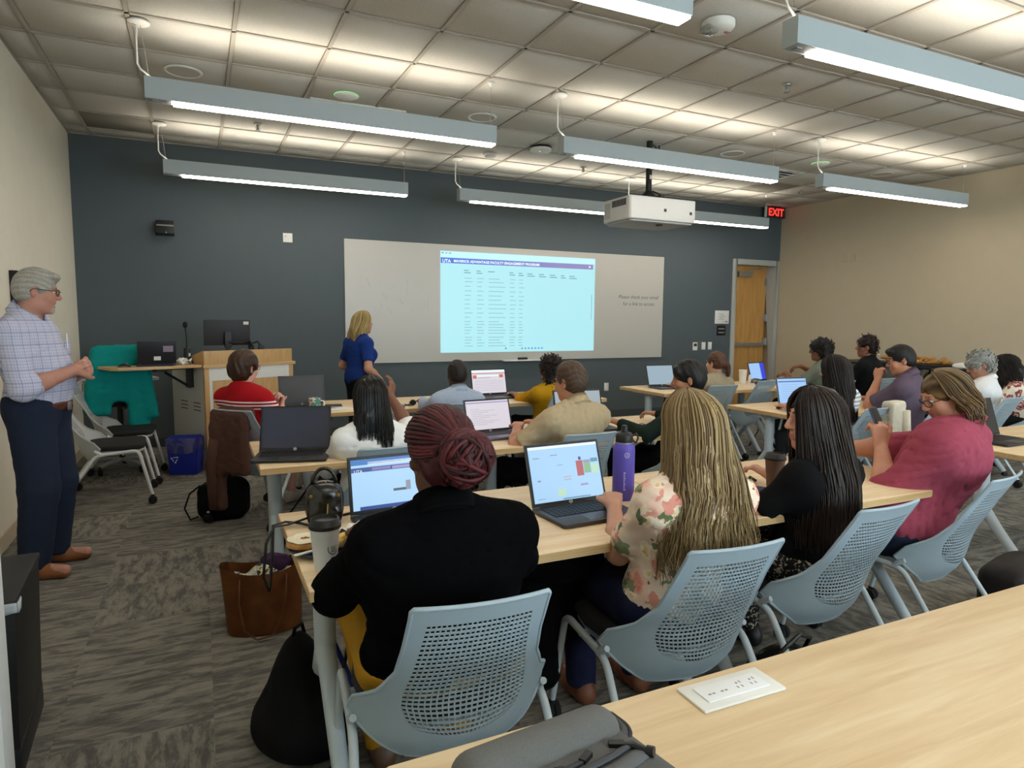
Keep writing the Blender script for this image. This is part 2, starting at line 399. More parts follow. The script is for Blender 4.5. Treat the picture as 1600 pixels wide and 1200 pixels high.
# ------------------------------------------------------------------ things on the ceiling
spk_m = mat('perforated_grille', '#b5b1a8', .7, .1, 400)
for x, y, lab in ((-.04, 5.79, 'round ceiling speaker above the left pendant light of the middle row'), (2.43, 5.82, 'round ceiling speaker left of the projector by the end of the left pendant light'),
             (5.44, 5.79, 'round ceiling speaker right of the projector pole'), (7.83, 5.71, 'round ceiling speaker near the beige right wall')):
    t = thing('ceiling_speaker', lab, 'speaker', (x, y, ZC-.01), 0, 'ceiling speakers')
    part('trim_ring', MB().lathe([(.135, 0), (.135, -.006), (.125, -.012), (.115, -.008), (.115, 0)], 32), M['white_plastic'], t, smooth='auto')
    part('grille', MB().lathe([(.115, 0), (.115, -.007), (.0, -.009)], 32, cap=False), spk_m, t, smooth='auto')
for x, y, lab in ((1.18, 5.77, 'round occupancy sensor with a green glow above the left pendant light'), (6.67, 5.66, 'round occupancy sensor with a green glow near the air diffuser')):
    t = thing('occupancy_sensor', lab, 'sensor', (x, y, ZC-.01), 0, 'ceiling sensors')
    part('dome', MB().lathe([(.095, 0), (.095, -.012), (.08, -.026), (.03, -.034), (.0, -.035)], 28, cap=False), M['white_plastic'], t, smooth='auto')
    part('status_ring', MB().lathe([(.098, -.004), (.102, -.008), (.098, -.014), (.095, -.01)], 28, cap=False), glow('green_status_glow', '#9fe39a', .9), t, smooth=True)
spr_m = M['chrome']
for k, (x, y, lab) in enumerate(((.58, 7.01, 'sprinkler head above the far left pendant light'), (4.48, 5.88, 'dark sprinkler head beside the projector pole'), (4.26, 3.97, 'sprinkler head alone in the dim middle of the ceiling'),
        (4.32, 7.13, 'sprinkler head over the far row behind the projector'), (7.83, 6.97, 'sprinkler head near the corner above the exit sign'))):
    t = thing('sprinkler_head', lab, 'sprinkler', (x, y, ZC-.01), 0, 'ceiling sprinklers')
    part('escutcheon', MB().lathe([(.035, 0), (.033, -.006), (.014, -.01)], 16), spr_m, t, smooth='auto')
    b = MB().tube([(0, 0, -.005), (0, 0, -.05)], .009, 8)
    b.tube([(-.012, 0, -.01), (-.018, 0, -.035), (0, 0, -.058)], .003, 5).tube([(.012, 0, -.01), (.018, 0, -.035), (0, 0, -.058)], .003, 5)
    part('frame', b, spr_m, t)
    part('deflector', MB().lathe([(.022, -.056), (.022, -.06), (.004, -.062)], 12), spr_m, t)
t = thing('smoke_detector', 'round white smoke detector between the left and middle pendant lights', 'detector', (3.04, 7.05, ZC-.01))
part('base', MB().lathe([(.075, 0), (.075, -.018), (.07, -.022)], 24), M['white_plastic'], t, smooth='auto')
part('sensing_head', MB().lathe([(.058, -.022), (.058, -.042), (.04, -.05), (0, -.052)], 24, cap=False), M['white_plastic'], t, smooth='auto')
t = thing('wireless_access_point', 'white domed wireless access point on the ceiling between two pendant lights', 'access point', (3.41, 6.52, ZC-.01))
part('mounting_plate', MB().lathe([(.11, 0), (.12, -.015), (.11, -.02)], 28), M['dark'], t, smooth='auto')
part('housing', MB().lathe([(.115, -.02), (.118, -.04), (.09, -.062), (.0, -.068)], 28, cap=False), M['white_plastic'], t, smooth='auto')
part('status_light', MB().lathe([(.008, -.058), (.006, -.066), (0, -.067)], 8, at=(-.04, -.06, -.002), cap=False), glow('white_status_led', '#ffffff', 1.5), t)
t = thing('fire_strobe', 'white ceiling fire alarm strobe with clear lens at the end of the cut-off light', 'alarm', (3.0, 3.36, ZC-.01))
part('body', MB().lathe([(.1, 0), (.1, -.03), (.085, -.05), (.03, -.058), (0, -.058)], 28, cap=False), M['white_plastic'], t, smooth='auto')
part('strobe_lens', MB().box((-.12, -.04, -.085), (-.03, .04, -.04)), glass_mat('clear_lens', (.85, .9, .92), .35), t, bevel=.01)
part('strobe_lamp', MB().tube([(-.075, -.025, -.07), (-.075, .025, -.07)], .012, 8), M['chrome'], t)
tm = text_mesh('FIRE', .035, .0008, 'CENTER'); tm.materials.append(mat('red_print', '#b5362f', .6, 0)); tm.transform(Matrix.Rotation(math.pi, 4, 'X')); o = link('fire_lettering', tm, t, (.045, .0, -.0565))
# linear air diffuser
t = thing('air_diffuser', 'square ceiling air diffuser with bright louvres beside the green sensor', 'diffuser', (6.67, 6.39, ZC-.012))
fr = MB()
for a in (-.28, .26): fr.box((a, -.28, -.004), (a+.02, .28, .03)).box((-.26, a, -.004), (.26, a+.02, .03))
part('frame', fr, M['white_plastic'], t)
part('plenum', MB().box((-.26, -.26, .025), (.26, .26, .04)), M['dark'], t)
for k in range(5): part('louvre', MB().box((-.26, -.02, -.002), (.26, .02, .004), rot=rotx(R(32)), at=(0, -.2+k*.1, .008)), M['white_plastic'], t)
t = thing('slot_diffuser', 'narrow ceiling slot diffuser seen above the left pendant light', 'diffuser', (1.34, 6.04, ZC-.012))
part('frame', MB().box((-.42, -.05, -.004), (.42, -.035, .01)).box((-.42, .035, -.004), (.42, .05, .01)).box((-.42, -.035, -.004), (-.4, .035, .01)).box((.4, -.035, -.004), (.42, .035, .01)), M['white_plastic'], t)
part('slot', MB().box((-.4, -.035, .004), (.4, .035, .009)), M['black'], t)

# ------------------------------------------------------------------ projector
t = thing('projector', 'large white projector hanging from a black ceiling pole', 'projector', (4.33, 5.82, 2.44))
pj = MB()
prof = [(-.42, -.25), (-.40, -.27), (.40, -.27), (.42, -.25), (.42, .2), (.34, .27), (-.34, .27), (-.42, .2)]
pj.prism(prof, .02, .25); part('housing', pj, mat('projector_white', '#c3c3c0', .5, .01), t, bevel=.025, segs=3)
part('underside', MB().prism([(x*.93, y*.93) for x, y in prof], .0, .021), M['grey_plastic'], t, bevel=.006)
part('lens', MB().lathe([(.075, 0), (.075, .04), (.06, .05), (.05, .03), (0, .035)], 24, axis=rotx(R(-90)), at=(.12, .265, .13), cap=False), M['black'], t, smooth='auto')
for k in range(9): part('vent_slat', MB().box((-.424, -.2+k*.028, .16), (-.418, -.182+k*.028, .225)), M['dark'], t)
gr = MB()
for k in range(8): gr.box((-.424, .08, .06+k*.02), (-.419, .18, .07+k*.02))
part('exhaust_grille', gr, M['grey_plastic'], t)
part('sensor_window', MB().box((.0, -.274, .11), (.03, -.268, .14)), M['dark'], t)
part('sensor_window', MB().box((.33, -.274, .1), (.36, -.268, .13)), M['dark'], t)
part('foot_screw', MB().lathe([(.035, -.012), (.035, .0)], 14, at=(.05, -.13, 0)), M['black'], t)
mt = MB().box((-.2, -.16, .255), (.2, .16, .275)).box((-.28, -.02, .262), (.3, .02, .285)).box((-.02, -.24, .262), (.02, .2, .285)).lathe([(.09, .275), (.08, .31), (.05, .34), (.035, .36)], 20)
part('ceiling_mount', mt, M['black'], t, bevel=.004)
part('pole', MB().tube([(0, 0, .34), (0, 0, ZC-2.44-.005)], .032, 16), M['black'], t, smooth='auto')
part('pole_label', MB().box((-.012, -.034, .48), (.012, -.031, .52)), M['white_plastic'], t)
part('cable', MB().tube([(.03, 0, ZC-2.44-.03), (.07, 0, ZC-2.44-.05), (.11, .01, ZC-2.44-.09), (.15, .03, ZC-2.44-.07), (.15, .04, ZC-2.44-.01)], .007, 6), M['black'], t)
part('cable', MB().tube([(.03, -.02, .36), (.1, -.05, .33), (.18, -.1, .27), (.22, -.16, .24)], .008, 6), M['black'], t)

# ------------------------------------------------------------------ exit sign, wall plates
t = thing('exit_sign', 'red lit exit sign under the ceiling in the far right corner', 'sign', (8.585, 8.12, 3.13))
part('housing', MB().box((-.205, -.02, 0), (.205, .02, .175)), mat('sign_grey', '#4a4344', .5, .02), t, bevel=.004)
part('mounting_canopy', MB().box((-.1, -.03, .168), (.1, .03, .182)), M['dark'], t)
part('edge_strip', MB().box((-.213, -.022, -.002), (-.203, .022, .175)), M['white_plastic'], t)
tm = text_mesh('EXIT', .165, .002, 'CENTER', 0, .004); tm.materials.append(glow('red_exit_letters', '#ff3a30', 1.7)); tm.transform(Matrix.Rotation(R(90), 4, 'X')); link('letters', tm, t, (0, -.0215, .03))
part('sign_face', MB().box((-.2, -.0208, .004), (.2, -.02, .17)), glow('red_sign_face', '#3a0a09', .35), t)
t = thing('wall_speaker', 'black wedge-shaped wall speaker high on the slate wall at the left', 'speaker', (-.293, YF, 2.32))
part('cabinet', MB().prism([(0, 0), (-.13, .015), (-.10, .155), (0, .155)], -.087, .087, fn=lambda p: Vector((p.z, p.x, p.y))), M['black'], t, bevel=.006)
part('trim_strip', MB().box((-.082, -.002, -.008), (.082, .002, .008), rot=rotx(R(-14)), at=(0, -.117, .10)), M['chrome'], t)
part('badge', MB().lathe([(.008, 0), (.008, .004)], 10, axis=rotx(R(90)), at=(.01, -.128, .025)), M['grey_plastic'], t)
def plate(name, lab, cat, x, z, w_, h_, extra=None, m=None, y=None, group=None):
    t = thing(name, lab, cat, (x, YF, z), 0, group)
    part('plate', MB().box((-w_/2, -.008, -h_/2), (w_/2, 0, h_/2)), m or M['white_plastic'], t, bevel=.002)
    if extra:
        for n, (lo, hi), mm in extra: part(n, MB().box((lo[0], -.014, lo[1]), (hi[0], -.008, hi[1])), mm, t)
    return t
plate('blank_wall_plate', 'square white wall plate high on the slate wall left of the whiteboard', 'wall plate', .975, 2.375, .105, .105, [('knockout', ((-.03, .01), (-.018, .022)), M['grey_plastic'])])
plate('thermostat', 'white thermostat with dark display, left of the two wall switches', 'thermostat', 7.105, 1.04, .09, .125, [('display', ((-.028, .0), (.028, .045)), M['dark'])])
for x, lab in ((7.275, 'white light switch next to the thermostat'), (7.405, 'white light switch nearest the door')):
    plate('light_switch', lab, 'light switch', x, 1.045, .075, .12, [('rocker', ((-.018, -.035), (.018, .035)), M['white_paint'])], group='light switches by the door')
plate('wall_outlet', 'white wall outlet low on the slate wall beside the whiteboard end', 'outlet', 5.45, .455, .075, .12, [('socket', ((-.017, .008), (.017, .04)), M['white_paint']), ('socket', ((-.017, -.04), (.017, -.008)), M['white_paint'])])
t = plate('paper_notice', 'white paper notice taped beside the door', 'notice', 7.635, 1.505, .29, .21, None, mat('paper', '#d9d8d4', .8, .01))
nt = MB()
for k in range(5): nt.box((-.08+.03*(k % 2), -.0095, .05-k*.022), (.02+.05*((k*7) % 3)/2, -.008, .056-k*.022))
nt.box((.07, -.0095, -.085), (.12, -.008, -.06)); nt.box((.02, -.0095, -.08), (.05, -.008, -.072))
part('printed_lines', nt, mat('grey_ink', '#8b8b90', .8, 0), t)
t = plate('room_sign', 'small black room sign under the paper notice', 'sign', 7.63, 1.29, .18, .16, None, M['black'])
rs = MB()
for k in range(2): rs.box((-.06, -.0095, .02-k*.06), (.06, -.008, .035-k*.06))
part('lettering_lines', rs, M['grey_plastic'], t)
for y, lab in ((6.99, 'faint beige wall plate on the right wall, the far one of a pair'), (6.84, 'faint beige wall plate on the right wall, the near one of a pair')):
    t = thing('wall_plate', lab, 'wall plate', (XR, y, 2.395), 0, 'plates on the beige wall')
    part('plate', MB().box((-.007, -.035, -.06), (0, .035, .06)), mat('beige_plate', '#bfb39b', .6, .01), t, bevel=.002)
    part('socket', MB().box((-.011, -.014, -.03), (-.007, .014, .03)), M['beige'], t)
t = thing('wall_panel', 'black panel on the left wall behind the grey-haired man\'s head', 'panel', (XL, 5.72, 1.35))
part('case', MB().box((0, -.22, 0), (.05, .22, .4)), M['black'], t, bevel=.006)
part('screen_face', MB().box((.05, -.2, .02), (.053, .2, .38)), M['dark'], t)

# ------------------------------------------------------------------ whiteboard and projection
WX0, WX1, WZ0, WZ1 = 1.632, 6.425, .893, 2.394
t = thing('whiteboard', 'long white whiteboard on the slate wall with faint marker writing', 'whiteboard', (WX0, YF, WZ0))
part('panel', MB().box((0, -.018, 0), (WX1-WX0, 0, WZ1-WZ0)), M['whiteboard'], t)
W_, H_ = WX1-WX0, WZ1-WZ0; fr = MB()
fr.box((-.008, -.022, -.008), (0, 0, H_+.008)).box((W_, -.022, -.008), (W_+.008, 0, H_+.008)).box((0, -.022, H_), (W_, 0, H_+.008)).box((0, -.022, -.008), (W_, 0, 0))
part('frame', fr, mat('pale_metal_trim', '#c2c0b8', .4, .01), t)
part('marker_tray', MB().box((2.1, -.09, -.02), (2.75, -.02, -.008)).box((2.1, -.095, -.02), (2.75, -.088, -.0)), M['white_plastic'], t, bevel=.002)
ink = mat('dry_marker_ink', '#55565a', .7, .05); faint = mat('wiped_marker_haze', '#bdb9b1', .7, .1)
def wb_text(s, x, z, size, m, shear=.15):
    me = text_mesh(s, size, .0002, 'LEFT', shear, 0); me.materials.append(m); me.transform(Matrix.Rotation(R(90), 4, 'X')); return link('marker_writing', me, t, (x-WX0, -.0185, z-WZ0))
wb_text('Please check your email', 5.62, 1.765, .075, ink); wb_text('for a link to access', 5.70, 1.665, .075, ink)
hz = MB()
for k in range(22):
    x, z = .2+rng.random()*1.0, .62+rng.random()*.4; x += (z-.62)*.3
    hz.tube([(x+.014*q*(k % 3-1), -.0179, z+.014*q*(.3+(k % 4)/2)+.008*math.sin(q*2+k)) for q in range(5)], .0035, 4, flat=.12)
tag(part('wiped_marks', hz, mat('erased_smudges', '#bdbab2', .4, .03), t), kind='stuff')
t = thing('eraser', 'black felt eraser on the whiteboard tray', 'eraser', (4.03, YF-.062, .886))
part('felt', MB().box((-.065, -.022, 0), (.065, .022, .022)), M['dark'], t); part('grip', MB().box((-.065, -.024, .022), (.065, .024, .036)), M['black'], t, bevel=.003)

PX0, PX1, PZ0, PZ1 = 2.848, 5.203, 1.0, 2.322
pr = thing('projected_light_sheet', 'bright cyan projected web page with a table on the whiteboard', 'projection', (PX0, YF-.0195, PZ0))  # projector light on the board, built as a thin glowing sheet
PW, PH = PX1-PX0, PZ1-PZ0
def prect(mb, x0, x1, y0, y1, dy=0): mb.box((x0*PW, -.0012-dy, (1-y1)*PH), (x1*PW, -.0002-dy, (1-y0)*PH)); return mb
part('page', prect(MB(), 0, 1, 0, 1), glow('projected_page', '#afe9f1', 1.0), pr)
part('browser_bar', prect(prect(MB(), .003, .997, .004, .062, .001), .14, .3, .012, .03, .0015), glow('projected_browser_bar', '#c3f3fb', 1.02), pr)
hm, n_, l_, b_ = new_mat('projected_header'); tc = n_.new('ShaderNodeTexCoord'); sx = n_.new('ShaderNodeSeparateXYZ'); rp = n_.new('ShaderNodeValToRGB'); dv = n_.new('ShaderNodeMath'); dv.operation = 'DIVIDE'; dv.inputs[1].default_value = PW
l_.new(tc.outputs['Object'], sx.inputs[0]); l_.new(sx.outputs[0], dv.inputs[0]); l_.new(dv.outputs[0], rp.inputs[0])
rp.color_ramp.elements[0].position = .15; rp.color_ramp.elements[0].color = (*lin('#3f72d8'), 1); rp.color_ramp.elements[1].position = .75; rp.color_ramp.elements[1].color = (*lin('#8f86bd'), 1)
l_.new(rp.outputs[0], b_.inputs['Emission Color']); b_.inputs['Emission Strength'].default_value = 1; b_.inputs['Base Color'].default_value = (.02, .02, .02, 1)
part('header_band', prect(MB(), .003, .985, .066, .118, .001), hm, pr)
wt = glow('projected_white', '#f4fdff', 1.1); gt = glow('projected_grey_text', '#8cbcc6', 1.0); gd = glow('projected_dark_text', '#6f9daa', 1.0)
def ptext(s, x, y, size, m, sx_=1, bold=0):
    me = text_mesh(s, size, .0002, 'LEFT', 0, bold); me.materials.append(m); me.transform(Matrix.Diagonal((sx_, 1, 1, 1))); me.transform(Matrix.Rotation(R(90), 4, 'X')); link('projected_text', me, pr, (x*PW, -.0024, (1-y)*PH))
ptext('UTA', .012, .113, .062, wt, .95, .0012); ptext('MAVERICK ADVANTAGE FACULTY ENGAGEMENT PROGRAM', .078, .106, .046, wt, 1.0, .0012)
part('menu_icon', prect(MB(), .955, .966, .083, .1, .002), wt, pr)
ln = MB(); cols = [(.14, .19), (.215, .262), (.286, .4), (.42, .462), (.478, .512)]
heads = [(.14, .18), (.215, .25), (.286, .345), (.42, .455), (.478, .512), (.535, .585), (.612, .66), (.685, .735), (.76, .795), (.818, .87)]
hd = MB()
for k, (a, b) in enumerate(heads):
    for r_ in range(2 if k != 2 else 1): prect(hd, a, a+(b-a)*(.7 if r_ == 0 else 1), .178+r_*.022+k*.002, .187+r_*.022+k*.002, .001)
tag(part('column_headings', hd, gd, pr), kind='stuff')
rows = [.255, .29, .335, .38, .425, .468, .512, .555, .6, .643, .686, .715, .745, .774, .804, .845, .873, .902, .932]
for y in rows:
    for k, (a, b) in enumerate(cols):
        wd = (b-a)*(.55+.45*rng.random()); prect(ln, a+.004, a+.004+wd, y, y+.007, .001)
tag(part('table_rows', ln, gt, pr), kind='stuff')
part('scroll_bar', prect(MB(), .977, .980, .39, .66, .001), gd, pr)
tb = prect(MB(), .0, .0001, .0, .0001); 
for k in range(7): prect(tb, .5+k*.022, .511+k*.022, .958, .974, .001)
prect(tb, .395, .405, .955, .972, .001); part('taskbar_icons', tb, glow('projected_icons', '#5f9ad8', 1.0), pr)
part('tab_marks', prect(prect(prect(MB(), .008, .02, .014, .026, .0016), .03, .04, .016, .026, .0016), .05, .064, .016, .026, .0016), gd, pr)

# ------------------------------------------------------------------ lectern
lx0, lx1, ly0, ly1 = .03, .95, 6.72, 7.40
t = thing('lectern', 'pale wood teaching lectern with white trim and grey side in front of the slate wall', 'lectern', (lx0, ly0, 0), R(25))
Wd, Dp = lx1-lx0, ly1-ly0
part('plinth', MB().box((.03, .03, 0), (Wd-.03, Dp-.02, .09)), M['white_plastic'], t)
part('side_panel', MB().box((0, .03, .09), (.02, Dp, .97)), mat('grey_laminate_lit_side', '#d0d1cd', .5, .02), t, label='grey side panel with vent slots')  # paler copy of the grey laminate, light on this side put into the colour
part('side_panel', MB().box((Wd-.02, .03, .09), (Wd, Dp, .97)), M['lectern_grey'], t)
sd = [c for c in t.children if c.name.startswith('side_panel')][0]
for q in (.1, .36):
    for k in range(3): part('vent_slot', MB().box((-.003, q, .56+k*.035), (.001, q+.14, .568+k*.035)), M['dark'], sd)
part('front_frame', MB().box((0, 0, .09), (.045, .03, .97)).box((Wd-.045, 0, .09), (Wd, .03, .97)), M['lectern_wood'], t, bevel=.003)
part('white_trim', MB().box((.045, .004, .85), (Wd-.045, .03, .97)).box((.045, .004, .09), (.075, .03, .85)).box((Wd-.075, .004, .09), (Wd-.045, .03, .85)), M['white_plastic'], t)
part('front_panel', MB().box((.075, .01, .09), (Wd-.075, .03, .85)), M['lectern_wood'], t, bevel=.002)
part('back_panel', MB().box((.02, Dp-.02, .09), (Wd-.02, Dp, .97)), M['lectern_grey'], t)
part('counter', MB().box((-.015, -.015, .97), (Wd+.02, Dp+.02, 1.0)), M['wood_edge'], t, bevel=.003)
hu = MB().box((.0, .0, 1.0), (Wd-.01, .03, 1.13)).prism([(.03, 1.0), (.42, 1.0), (.34, 1.06), (.03, 1.13)], 0, .025, fn=lambda p: Vector((p.z, p.x, p.y))).prism([(.03, 1.0), (.42, 1.0), (.34, 1.06), (.03, 1.13)], Wd-.035, Wd-.01, fn=lambda p: Vector((p.z, p.x, p.y)))
part('privacy_rim', hu, M['lectern_wood'], t, bevel=.003)
sh = MB().prism([(-.70, .08), (-.74, .13), (-.74, .46), (-.70, .5), (-.015, .5), (-.015, .02), (-.35, .02)], .98, 1.005); part('side_shelf', sh, M['wood_edge'], t, bevel=.003)
part('shelf_bracket', MB().box((-.3, .22, .955), (-.0, .27, .98)).box((-.05, .22, .78), (-.0, .27, .955)).tube([(-.25, .245, .935), (-.02, .245, .78)], .012, 6).box((-.34, .2, .945), (-.24, .3, .98)), M['black'], t)
# monitor seen from behind
t = thing('monitor', 'grey computer monitor on the lectern, seen from behind', 'monitor', (.25, 7.16, 1.0), R(8))
rt = rotx(R(8))
part('back_cover', MB().box((-.215, -.012, -.12), (.215, .012, .135), rot=rt, at=(0, 0, .285)), M['dark'], t, bevel=.006)
part('screen', MB().box((-.205, .012, -.11), (.205, .015, .125), rot=rt, at=(0, 0, .285)), M['black'], t)
part('label_sticker', MB().box((.15, -.0145, .09), (.20, -.012, .12), rot=rt, at=(0, 0, .285)), M['white_plastic'], t)
part('stand', MB().box((-.03, -.055, .14), (.03, -.013, .3)).box((-.018, -.03, .0), (.018, .0, .16)), M['black'], t, bevel=.004)
part('base', MB().box((-.11, -.07, 0), (.11, .09, .014)), M['black'], t, bevel=.004)
part('arm', MB().tube([(.0, -.05, .2), (.12, -.05, .19), (.2, -.03, .21), (.235, -.02, .15), (.24, -.02, .1)], .016, 7), M['black'], t)
t = thing('document_camera', 'black folded device on the lectern right of the monitor', 'document camera', (.52, 7.26, 1.0))
part('base', MB().box((-.08, -.06, 0), (.08, .08, .03)), M['black'], t, bevel=.005)
part('arm', MB().tube([(-.06, 0, .02), (-.06, 0, .17), (.02, -.01, .2), (.05, -.02, .15)], .013, 7), M['black'], t)
part('camera_head', MB().box((.02, -.05, .1), (.08, .01, .16)), M['black'], t, bevel=.006)
t = thing('gooseneck_microphone', 'black gooseneck microphone on the lectern shelf left of the monitor', 'microphone', (-.11, 6.95, 1.005))
part('base', MB().lathe([(.05, 0), (.05, .02), (.035, .03), (.03, .14), (.02, .15)], 20), M['black'], t, smooth='auto')
part('stem', MB().tube([(0, 0, .14), (.0, .0, .24), (-.008, -.005, .34)], .006, 8), M['black'], t)
part('windscreen', MB().lathe([(.008, .335), (.02, .35), (.02, .38), (.008, .395)], 12, at=(-.008, -.005, 0)), M['black_rub'], t, smooth=True)
part('button_label', MB().box((.012, -.033, .07), (.028, -.03, .1)), M['white_plastic'], t)
t = thing('crumpled_tissue', 'crumpled white paper on the lectern shelf beside the laptop', 'paper', (-.17, 6.84, 1.008))
cr = MB(); cr.grid(lambda u, v: Vector(((u-.5)*.18+.012*math.sin(9*v), (v-.5)*.13+.01*math.sin(11*u), .028+.02*math.sin(7*u+5*v)+.012*math.sin(17*u-13*v))), 14, 10)
part('sheet', cr, M['white_plastic'], t, smooth=True); part('fold', MB().grid(lambda u, v: Vector(((u-.5)*.15, (v-.5)*.1, .012+.01*math.sin(9*u+3)+.01*math.sin(8*v))), 10, 8), M['white_plastic'], t, smooth=True)
# ------------------------------------------------------------------ tables
TH = .735
def table(x0, x1, y0, y1, label, legs=(0, 1), cable=True):
    cx, cy, hx, hy = (x0+x1)/2, (y0+y1)/2, (x1-x0)/2, (y1-y0)/2
    t = thing('training_table', label, 'table', (cx, cy, 0), 0, 'maple training tables in rows')
    g = .003
    part('tabletop', MB().box((-hx+g, -hy, TH-.032), (hx-g, hy, TH)), M['wood'], t, bevel=.003)
    part('edge_band', MB().box((-hx+g-.001, -hy-.001, TH-.029), (hx-g+.001, -hy+.003, TH-.003)).box((-hx+g-.001, hy-.003, TH-.029), (hx-g+.001, hy+.001, TH-.003)).box((-hx+g-.001, -hy+.003, TH-.029), (-hx+g+.003, hy-.003, TH-.003)).box((hx-g-.003, -hy+.003, TH-.029), (hx-g+.001, hy-.003, TH-.003)), M['wood_edge'], t)
    for s in (-1, 1):
        x = s*(hx-.10)
        b = MB().box((x-.03, -.26, TH-.05), (x+.03, .26, TH-.032))
        b.tube([(x, 0, TH-.05), (x, 0, .34)], [.038, .034], 12)
        b.tube([(x, 0, .40), (x, -.10, .27), (x, -.30, .035)], [.033, .029, .024], 10).tube([(x, 0, .40), (x, .10, .27), (x, .30, .035)], [.033, .029, .024], 10)
        lg = part('leg', b, M['table_leg'], t, smooth='auto')
        for q in (-.305, .305): part('foot_glide', MB().lathe([(.022, 0), (.026, .012), (.02, .036)], 12, at=(x, q, 0)), M['black'], lg, smooth='auto')
    part('crossbar', MB().box((-hx+.13, -.02, TH-.075), (hx-.13, .02, TH-.035)), M['table_leg'], t)
    part('cable_tray', MB().box((-hx*.5, .1, TH-.1), (hx*.5, .2, TH-.034)), M['dark'], t)
    if cable: part('power_cable', MB().tube([(-hx+.35, .05, TH-.06), (-hx+.3, .0, TH-.17), (-hx+.16, -.06, TH-.33), (-hx+.13, -.04, .2), (-hx+.15, .1, .02), (-hx+.35, .22, .012)], .006, 6), M['black_rub'], t)
    return t
tables = {}
tables['r4'] = table(.245, 3.3, .2, .98, 'large pale table in the foreground with a white power outlet and grey backpack on it', cable=False)
tables['r3a'] = table(.235, 1.72, 1.73, 2.49, 'table in front of the woman with the red braided bun, with coffee cup and bagel')
tables['r3b'] = table(1.72, 3.0, 1.73, 2.49, 'table in front of the dark-haired woman in black and the man in the raspberry shirt')
tables['r2a'] = table(.235, 1.69, 3.27, 4.03, 'table of the black-haired woman in white, with a dark laptop at its left end')
tables['r2b'] = table(1.69, 3.14, 3.27, 4.03, 'table in front of the man in the tan shirt')
tables['r1a'] = table(.62, 1.95, 5.04, 5.80, 'table between the woman in red and the standing presenter')
tables['r1b'] = table(1.95, 3.35, 5.04, 5.80, 'table in front of the woman in mustard yellow')
tables['r1c'] = table(4.08, 5.55, 5.14, 5.90, 'far table with cup and open laptop in front of the ponytailed person')
tables['r1d'] = table(5.55, 7.2, 5.14, 5.90, 'far table in front of the woman in sage green, under the beige wall')
tables['r2c'] = table(4.05, 5.52, 3.50, 4.26, 'table of the woman in the striped top, its bare corner and pale leg in view')
tables['r2d'] = table(5.52, 7.0, 3.50, 4.26, 'table in front of the grey-haired woman in white')
tables['r3c'] = table(4.0, 5.5, 1.85, 2.62, 'table at the right edge of the photo beyond the man in the raspberry shirt', cable=False)
# power outlet let into the foreground table
po = MB().box((-.10, -.042, 0), (.10, .042, .006)); ox, oy = .91-(.245+3.3)/2, .915-.59
pl = part('power_outlet', po, M['white_plastic'], tables['r4'], bevel=.003, loc=(ox, oy, TH), rz=R(-1), label='white flush power outlet plate')
part('inset', MB().box((-.075, -.024, .006), (.075, .024, .0085)), M['white_paint'], pl, bevel=.001)
sl = MB()
for x in (-.054, -.024): sl.box((x-.007, -.007, .0084), (x-.0005, -.004, .0092)).box((x+.003, -.007, .0084), (x+.0085, -.004, .0092))
for x in (.018, .052): sl.box((x-.009, -.010, .0084), (x-.0065, -.003, .0089)).box((x+.002, -.010, .0084), (x+.0045, -.003, .0089)).box((x-.003, .004, .0084), (x+.001, .008, .0089)).box((x+.007, .004, .0084), (x+.0095, .011, .0089))
part('socket_slots', sl, mat('socket_shadow', '#8d8a85', .5, 0), pl)

